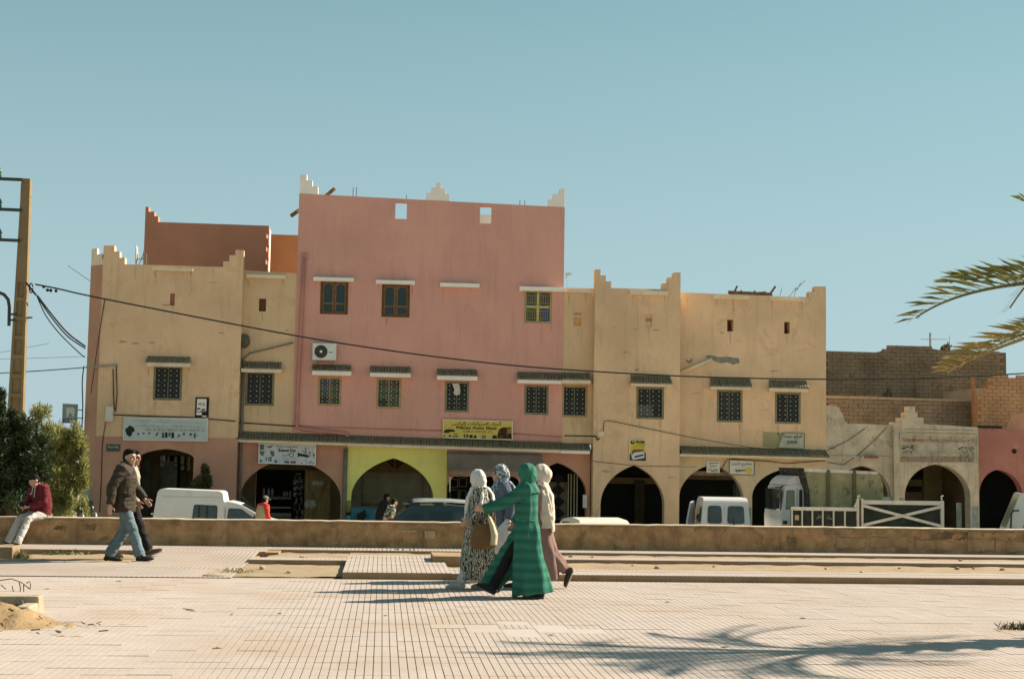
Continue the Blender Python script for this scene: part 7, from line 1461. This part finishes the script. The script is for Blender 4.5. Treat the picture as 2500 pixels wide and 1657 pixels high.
mb = MB(); mb.ell((-.02,0,1.13), (.09,.13,.07)); mb.tube([(.02,.10,1.17),(-.05,.0,1.16),(.02,-.10,1.17)], .035, 8); link('hood', fuse(mb, .012, 2, m_red, 'hood'), hd)
b = MB().tube([(.185,.03,1.12),(.20,.035,1.0),(.20,.03,.92)], .005, 5).tube([(.185,-.04,1.12),(.20,-.045,1.03),(.20,-.05,.97)], .005, 5).tube([(.205,-.07,.97),(.20,-.11,.99)], .006, 5); part('drawstring', b, m_white, hd)
tag(part('phone', MB().box(-.035,.035,-.008,.008,-.07,.07), m_cable, None), 'small dark phone held by the youth sitting on the wall', 'phone')
ph = bpy.data.objects['phone']; ph.location = Vector((x_, y_, 0))+Matrix.Rotation(math.radians(228), 3, 'Z') @ Vector((.37,0,.72)); ph.rotation_euler = (0, .6, math.radians(228))

# ---- women
def robe(root, rings, mt, amp=.05, k=9, vox=.010, extra=None, name='robe', smooth=2, seed=0.):
    mb = MB(); n = len(rings); f = lambda t, a: 1+amp*(.2+1.25*t*t)*(math.sin(k*a+seed+2.2*math.sin(t*3+seed))+.5*math.sin((k-3)*a+1.7+seed+t*4))
    mb.tube([V3(*r[0]) for r in rings], [(r[2], r[1]) for r in rings], 56, ref=(0,1,0), fold=f)
    if extra: extra(mb)
    return link(name, fuse(mb, vox, smooth, mt, name, (.017, (7.5,7.5,1.9))), root)
def scarf(root, J, mt, vox=.009, drape=None, big=1., back=.0, ends=None, folds=.05):
    c = J['head']; R = J['R']; mb = MB(); P = lambda x, y, z: c+R @ V3(x, y, z)
    mb.ell(P(-.028-back,0,.028), (.118*big,.098*big,.122*big), 18, 12, R); mb.ell(P(-.045-back,0,-.03), (.105*big,.105*big,.115*big), 16, 10, R); mb.ell(P(-.02,0,-.105), (.085,.098,.065), 14, 9, R)
    f = lambda t, a: 1+folds*math.sin(7*a+t*5)+folds*.7*math.sin(11*a-t*3)
    top = P(-.03,0,-.07); bt = J['shoulder']+V3(0,0,-.06)
    mb.tube([top, top.lerp(bt,.35), top.lerp(bt,.7), bt], [(.092,.092),(.115,.115),(.180,.150),(.212,.165)], 40, ref=(0,1,0), fold=f)
    if drape: drape(mb)
    return link('headscarf', fuse(mb, vox, 2, mt, 'headscarf', (.012, (9,13,7))), root)
def strip(mb, pts, w, th, k=5, amp=.12):
    mb.tube([V3(*p) for p in pts], [(w*(1 if i else .8), th) for i in range(len(pts))], 28, ref=(0,1,0), fold=lambda t, a: 1+amp*math.sin(k*a+t*7))
# woman in green
J = base_pose(kneeL=V3(.20,.06,.48), kneeR=V3(-.05,-.07,.46), ankL=V3(-.18,.08,.10), ankR=V3(.42,-.06,.13), toeL=V3(1,.05,0), toeR=V3(1,0,.45), fupR=V3(-.45,0,1), fupL=V3(0,0,1), elL=V3(.30,.24,1.22), wrL=V3(.53,.24,1.13), handL=(V3(1,.1,.12), V3(.1,.3,1), .15, .9), elR=V3(.02,-.22,1.14), wrR=V3(.16,-.20,.95), head=V3(.03,0,1.58), R=rotm(-.35,.05))
J['kneeL'] = V3(-.06,.08,.48); J['kneeR'] = V3(.24,-.06,.50)
lg = G(1283, 1458, 0); W1 = person('woman in a green striped long robe and green headscarf reaching out her arm', lg, math.radians(172), 1.575)
body_skin(W1, J, .009, m_skin2); eyes(W1, J['head'], J['R']); trousers(W1, J, m_dkcloth, .010, .92); shoes(W1, J, m_shoe, M('sole_dark', (.12,.11,.09), .8, .1, 9))
def arms_g(mb, J=J):
    for s, r_ in (('L', 1.0), ('R', 1.0)):
        sh, e, w = J['sh'+s], J['el'+s], J['wr'+s]; mb.tube([J['chest']*.4+sh*.6, sh, sh.lerp(e,.4), e, e.lerp(w,.5), w+(w-e).normalized()*.01], [.085,.090,.078,.072,.070,.072], 14, fold=lambda t, a: 1+.07*math.sin(t*26+a*2))
    # front flap swung forward over the leading leg
    mb.tube([(.06,-.06,.84),(.20,-.10,.55),(.36,-.13,.30),(.47,-.14,.10)], [(.08,.12),(.065,.15),(.05,.15),(.035,.13)], 24, ref=(0,1,0), fold=lambda t, a: 1+.12*math.sin(5*a+t*6))
robe(W1, [((0,0,1.50),.070,.075),((0,0,1.44),.105,.155),((.005,0,1.33),.145,.185),((.01,0,1.20),.150,.188),((.005,0,1.05),.142,.178),((0,0,.98),.138,.175),((-.005,0,.90),.158,.190),((-.01,.01,.72),.180,.198),((-.025,.02,.50),.200,.205),((-.055,.03,.28),.228,.215),((-.085,.035,.05),.258,.225)], m_green, .052, 7, .010, arms_g, seed=.7)
b = MB(); b.tube([(.145*math.cos(a), .182*math.sin(a), 1.0+.005*math.sin(3*a)) for a in [k*2*math.pi/30 for k in range(31)]], .004, 6); part('waist_seam', b, cloth('green_seam', (.10,.32,.2)), W1, True)
scarf(W1, J, m_gscarf, big=1.06, folds=.03)
# woman in zebra print with a white headscarf
J = base_pose(kneeL=V3(.12,.08,.48), kneeR=V3(.06,-.08,.48), ankL=V3(.26,.07,.095), ankR=V3(-.10,-.08,.10), toeL=V3(1,.0,0), toeR=V3(1,-.1,-.05), fupR=V3(0,0,1), fupL=V3(0,0,1), elL=V3(-.05,.25,1.14), wrL=V3(.16,.27,1.00), elR=V3(.0,-.24,1.13), wrR=V3(.16,-.2,1.0), head=V3(.05,0,1.575), R=rotm(-.5,.12), shoulder=V3(.01,0,1.41))
lz = G(1168, 1437, 0); W2 = person('woman in a zebra print robe and long white headscarf carrying a brown handbag', lz, math.radians(176), 1.49)
body_skin(W2, J, .009, m_skin2); trousers(W2, J, m_grey, .011, .9); shoes(W2, J, m_shoeb, m_sole)
def arms_z(mb, J=J):
    for s in 'LR':
        sh, e, w = J['sh'+s], J['el'+s], J['wr'+s]; mb.tube([J['chest']*.4+sh*.6, sh, sh.lerp(e,.5), e, e.lerp(w,.5), w], [.10,.105,.10,.098,.10,.09], 14)
robe(W2, [((0,0,1.48),.075,.08),((0,0,1.42),.115,.17),((.0,0,1.30),.185,.215),((-.01,0,1.14),.205,.225),((-.005,0,1.0),.205,.225),((0,0,.84),.215,.235),((.01,0,.62),.235,.245),((.02,0,.42),.250,.250),((.03,0,.27),.235,.235),((.03,0,.15),.215,.22)], m_zebra, .035, 9, .010, arms_z, seed=1.9)
def dz_(mb): strip(mb, [(.10,.05,1.46),(.17,.05,1.30),(.19,.06,1.12),(.20,.06,.95)], .10, .035); strip(mb, [(-.10,.05,1.46),(-.17,.08,1.36),(-.19,.10,1.24)], .12, .03, 4); strip(mb, [(-.02,.17,1.43),(-.03,.24,1.32),(-.02,.27,1.20)], .08, .03, 4)
scarf(W2, J, m_scarfw, drape=dz_, big=1.04, back=-.01, folds=.06)
mb = MB(); 
for k in range(20):
    a = 1.2+k*.12; x0_ = .15*math.cos(a)-.02; y0_ = .24; z0_ = 1.30-.02*(k % 3); mb.tube([(x0_*1.1, y0_, z0_), (x0_*1.25+.01, y0_+.03, z0_-.16), (x0_*1.3+.03*math.sin(k), y0_+.035, z0_-.34-.05*math.sin(k*2))], [.012,.014,.008], 6)
part('fringe', mb, m_zebra, W2, True)
# brown handbag on her arm (own thing)
def at(root_loc, rz, H, p): return Vector(root_loc)+Matrix.Rotation(rz, 3, 'Z') @ (Vector(p)*(H/1.72))
hb_l = at(lz, math.radians(176), 1.49, (-.06,.36,.60)); bg_ = thing('handbag', 'large soft brown leather handbag on the arm of the zebra print woman', 'bag', hb_l, math.radians(176), None, True)
m_lea = M('brown_leather', (.17,.088,.032), .55, .2, 6, .1, .2, 40); m_leap = M('pale_leather', (.55,.44,.27), .6, .12, 6)
mb = MB(); mb.tube([(.0,0,.0),(0,0,.03),(0,0,.12),(0,0,.22),(0,0,.29),(0,0,.31)], [(.10,.03),(.16,.07),(.17,.085),(.145,.07),(.12,.045),(.10,.03)], 22, ref=(1,0,0)); link('bag_body', fuse(mb, .009, 2, m_lea, 'bag_body'), bg_)
mb = MB(); mb.tube([(-.12,.02,.05),(-.13,.02,.18),(-.10,.015,.30),(-.06,.0,.40)], [(.05,.075),(.05,.075),(.035,.06),(.02,.03)], 14, ref=(1,0,0)); link('bag_end', fuse(mb, .009, 2, m_leap, 'bag_end'), bg_)
part('strap', MB().tube([(.09,.02,.28),(.07,.0,.42),(.0,-.05,.50),(-.05,0,.42),(-.07,.02,.30)], .012, 7), m_lea, bg_, True)
# woman in slate blue with a patterned headscarf
J = base_pose(kneeL=V3(.14,.07,.48), kneeR=V3(.04,-.08,.48), ankL=V3(.22,.07,.095), ankR=V3(-.2,-.08,.10), toeR=V3(1,0,-.1), fupR=V3(0,0,1), elL=V3(-.12,.24,1.15), wrL=V3(-.08,.27,.94), handL=(V3(.1,0,-1), V3(1,0,0), .9), elR=V3(.05,-.22,1.15), wrR=V3(.2,-.18,1.0), head=V3(.055,0,1.58), R=rotm(.2,.06))
lb = G(1227, 1421, 0); lb = Vector((lb.x, lb.y+.25, 0)); W3 = person('woman in a slate blue coat and blue flowered headscarf carrying a plastic bag', lb, math.radians(180), 1.55)
body_skin(W3, J, .009, m_skin2); eyes(W3, J['head'], J['R']); trousers(W3, J, m_dkcloth, .011, .9); shoes(W3, J, m_shoe)
def arms_b(mb, J=J):
    for s in 'LR':
        sh, e, w = J['sh'+s], J['el'+s], J['wr'+s]; mb.tube([J['chest']*.4+sh*.6, sh, sh.lerp(e,.5), e, e.lerp(w,.5), w], [.085,.09,.085,.08,.072,.07], 14, fold=lambda t, a: 1+.06*math.sin(t*26+a*2))
robe(W3, [((0,0,1.50),.07,.075),((0,0,1.44),.105,.16),((.0,0,1.32),.160,.195),((-.0,0,1.15),.165,.20),((0,0,.98),.165,.195),((0,0,.80),.180,.205),((.0,0,.55),.200,.21),((-.01,0,.30),.215,.215),((-.01,0,.10),.225,.22)], m_blue, .05, 8, .010, arms_b, seed=3.)
def db_(mb): strip(mb, [(.09,.03,1.47),(.14,.05,1.34),(.15,.06,1.20)], .09, .03); strip(mb, [(-.10,.0,1.46),(-.16,.05,1.38),(-.21,.06,1.28)], .13, .03)
scarf(W3, J, m_floral, drape=db_, big=1.05, back=.005, folds=.06); part('glove', MB().ell(J['wrL']+V3(.01,.01,-.06), (.055,.04,.06)).ell(J['wrL']+V3(.04,.02,-.08), (.03,.03,.03)), m_dkcloth, W3, True)
pb_l = at(lb, math.pi, 1.55, (-.02,.30,.42)); pg = thing('plastic_bag', 'white plastic shopping bag hanging from the hand of the woman in blue', 'bag', pb_l, math.pi, None, True)
m_plas = M('white_plastic', (.60,.58,.52), .45, .12, 5, 0, .3, 18, spec=.4); mb = MB(); mb.tube([(.02,0,0),(.02,0,.02),(.02,0,.15),(.0,0,.30),(-.03,0,.40),(-.05,0,.46)], [(.13,.05),(.155,.075),(.150,.08),(.115,.06),(.06,.035),(.03,.02)], 26, ref=(1,0,0), fold=lambda t, a: 1+.05*t*math.sin(7*a)+.03*math.sin(4*a+t*6)); link('bag_body', fuse(mb, .009, 1, m_plas, 'bag_body'), pg)
part('bag_print', MB().slab([(-.09,.05),(.0,.05),(.0,.12),(-.03,.16),(-.09,.14)], (), .078, .084, lambda v: (v[0], v[1], v[2])), M('bag_green_print', (.10,.16,.10), .6, .3, 20), pg)
# woman in mauve with a cream headscarf, beyond the green one
J = base_pose(kneeL=V3(.22,.08,.50), kneeR=V3(-.12,-.07,.47), ankL=V3(.26,.08,.095), ankR=V3(-.42,-.03,.25), toeR=V3(.42,0,-1), fupR=V3(1,0,.42), fupL=V3(0,0,1), elL=V3(.02,.21,1.14), wrL=V3(.16,.18,.96), elR=V3(.03,-.22,1.14), wrR=V3(.18,-.18,.98), head=V3(.0,0,1.585), R=rotm(.3,-.02))
lm = G(1312, 1437, 0); lm = Vector((lm.x, lm.y+.1, 0)); W4 = person('woman in a mauve robe and long cream headscarf walking beyond the woman in green', lm, math.radians(176), 1.555)
body_skin(W4, J, .009, m_skin2); trousers(W4, J, m_dmauve, .011, .9); shoes(W4, J, cloth('checked_shoe', (.05,.035,.03)), m_sole)
def arms_m(mb, J=J):
    for s in 'LR':
        sh, e, w = J['sh'+s], J['el'+s], J['wr'+s]; mb.tube([J['chest']*.4+sh*.6, sh, sh.lerp(e,.5), e, e.lerp(w,.5), w], [.085,.09,.085,.08,.072,.07], 14)
    mb.tube([(-.12,-.02,.75),(-.20,-.02,.50),(-.33,-.02,.33),(-.40,-.02,.26)], [(.17,.10),(.17,.10),(.13,.09),(.08,.06)], 24, ref=(0,1,0), fold=lambda t, a: 1+.08*math.sin(6*a+t*5))
robe(W4, [((0,0,1.50),.07,.075),((0,0,1.44),.105,.16),((-.01,0,1.30),.160,.19),((-.015,0,1.12),.160,.19),((-.02,0,.95),.160,.185),((-.03,0,.78),.180,.20),((-.06,0,.55),.205,.205),((-.08,0,.32),.230,.21),((-.09,0,.12),.225,.20)], m_mauve, .055, 7, .010, arms_m, seed=5.)
def dm_(mb): strip(mb, [(-.10,.04,1.46),(-.18,.06,1.30),(-.20,.06,1.05),(-.205,.05,.80)], .13, .035, 6); strip(mb, [(-.02,.14,1.47),(-.06,.20,1.34),(-.10,.215,1.15),(-.13,.21,.97),(-.14,.20,.86)], .05, .085, 7, .16); mb.ell((-.085,0,1.60), (.11,.10,.105))
sc_ = scarf(W4, J, m_cscarf, drape=dm_, big=1.10, back=.02, folds=.07)

# ---- people near the shops (far)
def stander(label, px, Y, rz, H, jm, tm, cap=None, hair=True, lean=0., vest=None, hood=None, group=None, vox=.016, full=False):
    J = base_pose(kneeL=V3(.02,.09,.48), kneeR=V3(.02,-.09,.48), ankL=V3(0,.10,.095), ankR=V3(0,-.10,.095), toeR=V3(1,0,0), fupR=V3(0,0,1), elR=V3(.02,-.24,1.14), wrR=V3(.14,-.22,.95), elL=V3(.02,.24,1.14), wrL=V3(.14,.22,.95), chest=V3(.03+lean,0,1.27), shoulder=V3(.04+lean*1.6,0,1.41), neck=V3(.06+lean*1.7,0,1.46), head=V3(.10+lean*1.9,0,1.57), R=rotm(0,.15+lean), shL=V3(.03+lean*1.6,.175,1.39), shR=V3(.03+lean*1.6,-.175,1.39))
    t = person(label, Vector((XP(px, Y, .3), Y, ROAD+.0)), rz, H, group); body_skin(t, J, vox, m_skin)
    if hair: hair_cap(t, J['head'], J['R'], full=full, voxel=.014)
    trousers(t, J, tm, vox); jk = jacket(t, J, jm, .80, vox, 1.08); shoes(t, J, m_shoe, None, .014)
    if hood: mb = MB(); mb.ell(J['neck']+V3(-.10,0,-.02), (.09,.13,.08)); link('hood', fuse(mb, .014, 2, jm, 'hood'), jk)
    if vest: mb = MB(); mb.tube([J['waist']-V3(0,0,.2), J['waist'], J['chest'], J['shoulder']], [(.236,.192),(.234,.19),(.230,.182),(.185,.135)], 18, ref=(0,1,0)); link('vest', fuse(mb, .014, 1, vest, 'vest'), t)
    if cap:
        c, R = J['head'], J['R']; mb = MB(); mb.ell(c+R @ V3(-.01,0,.065), (.112,.092,.075)); mb.tube([c+R @ V3(.08,0,.055), c+R @ V3(.14,0,.05), c+R @ V3(.19,0,.035)], [(.08,.012),(.075,.010),(.04,.006)], 12, ref=(0,1,0)); link('cap', fuse(mb, .010, 1, cap, 'cap'), t)
    return t
stander('man in a grey cap with khaki vest and red sleeves by the drinks shop', 641, 43.0, math.radians(40), 1.70, cloth('bright_red_sleeve', (.55,.06,.035)), m_dkcloth, cap=cloth('grey_cap', (.16,.17,.14)), vest=cloth('khaki_vest', (.42,.34,.19)))
stander('dark clothed figure leaning in front of the yellow arch beside the camouflage jacket', 931, 46.6, math.radians(25), 1.72, m_dkcloth, m_dkcloth, lean=.05)
def camo(t, N, L, bs):
    n = N.new('ShaderNodeTexNoise'); n.inputs['Scale'].default_value = 11; n.inputs['Detail'].default_value = 3; L.new(_coords(N, L, (1,1,1)), n.inputs['Vector']); L.new(_ramp(N, L, n.outputs['Fac'], [(.42,(.06,.055,.035)),(.50,(.20,.18,.13)),(.58,(.42,.39,.32))]), bs.inputs['Base Color'])
stander('boy in a grey camouflage hooded jacket by the dark car and yellow arch', 948, 44.6, math.radians(20), 1.62, pattern('camouflage_cloth', camo), cloth('olive_trousers', (.06,.06,.04)), hood=True, lean=.06)
stander('dark haired person in black standing behind the white box van', 518, 47.5, math.radians(100), 1.68, m_dkcloth, m_dkcloth, full=True)
stander('dark figure standing in the doorway of the phone shop arch', 434, 51.2, math.radians(-90), 1.60, m_dkcloth, m_dkcloth, full=True)
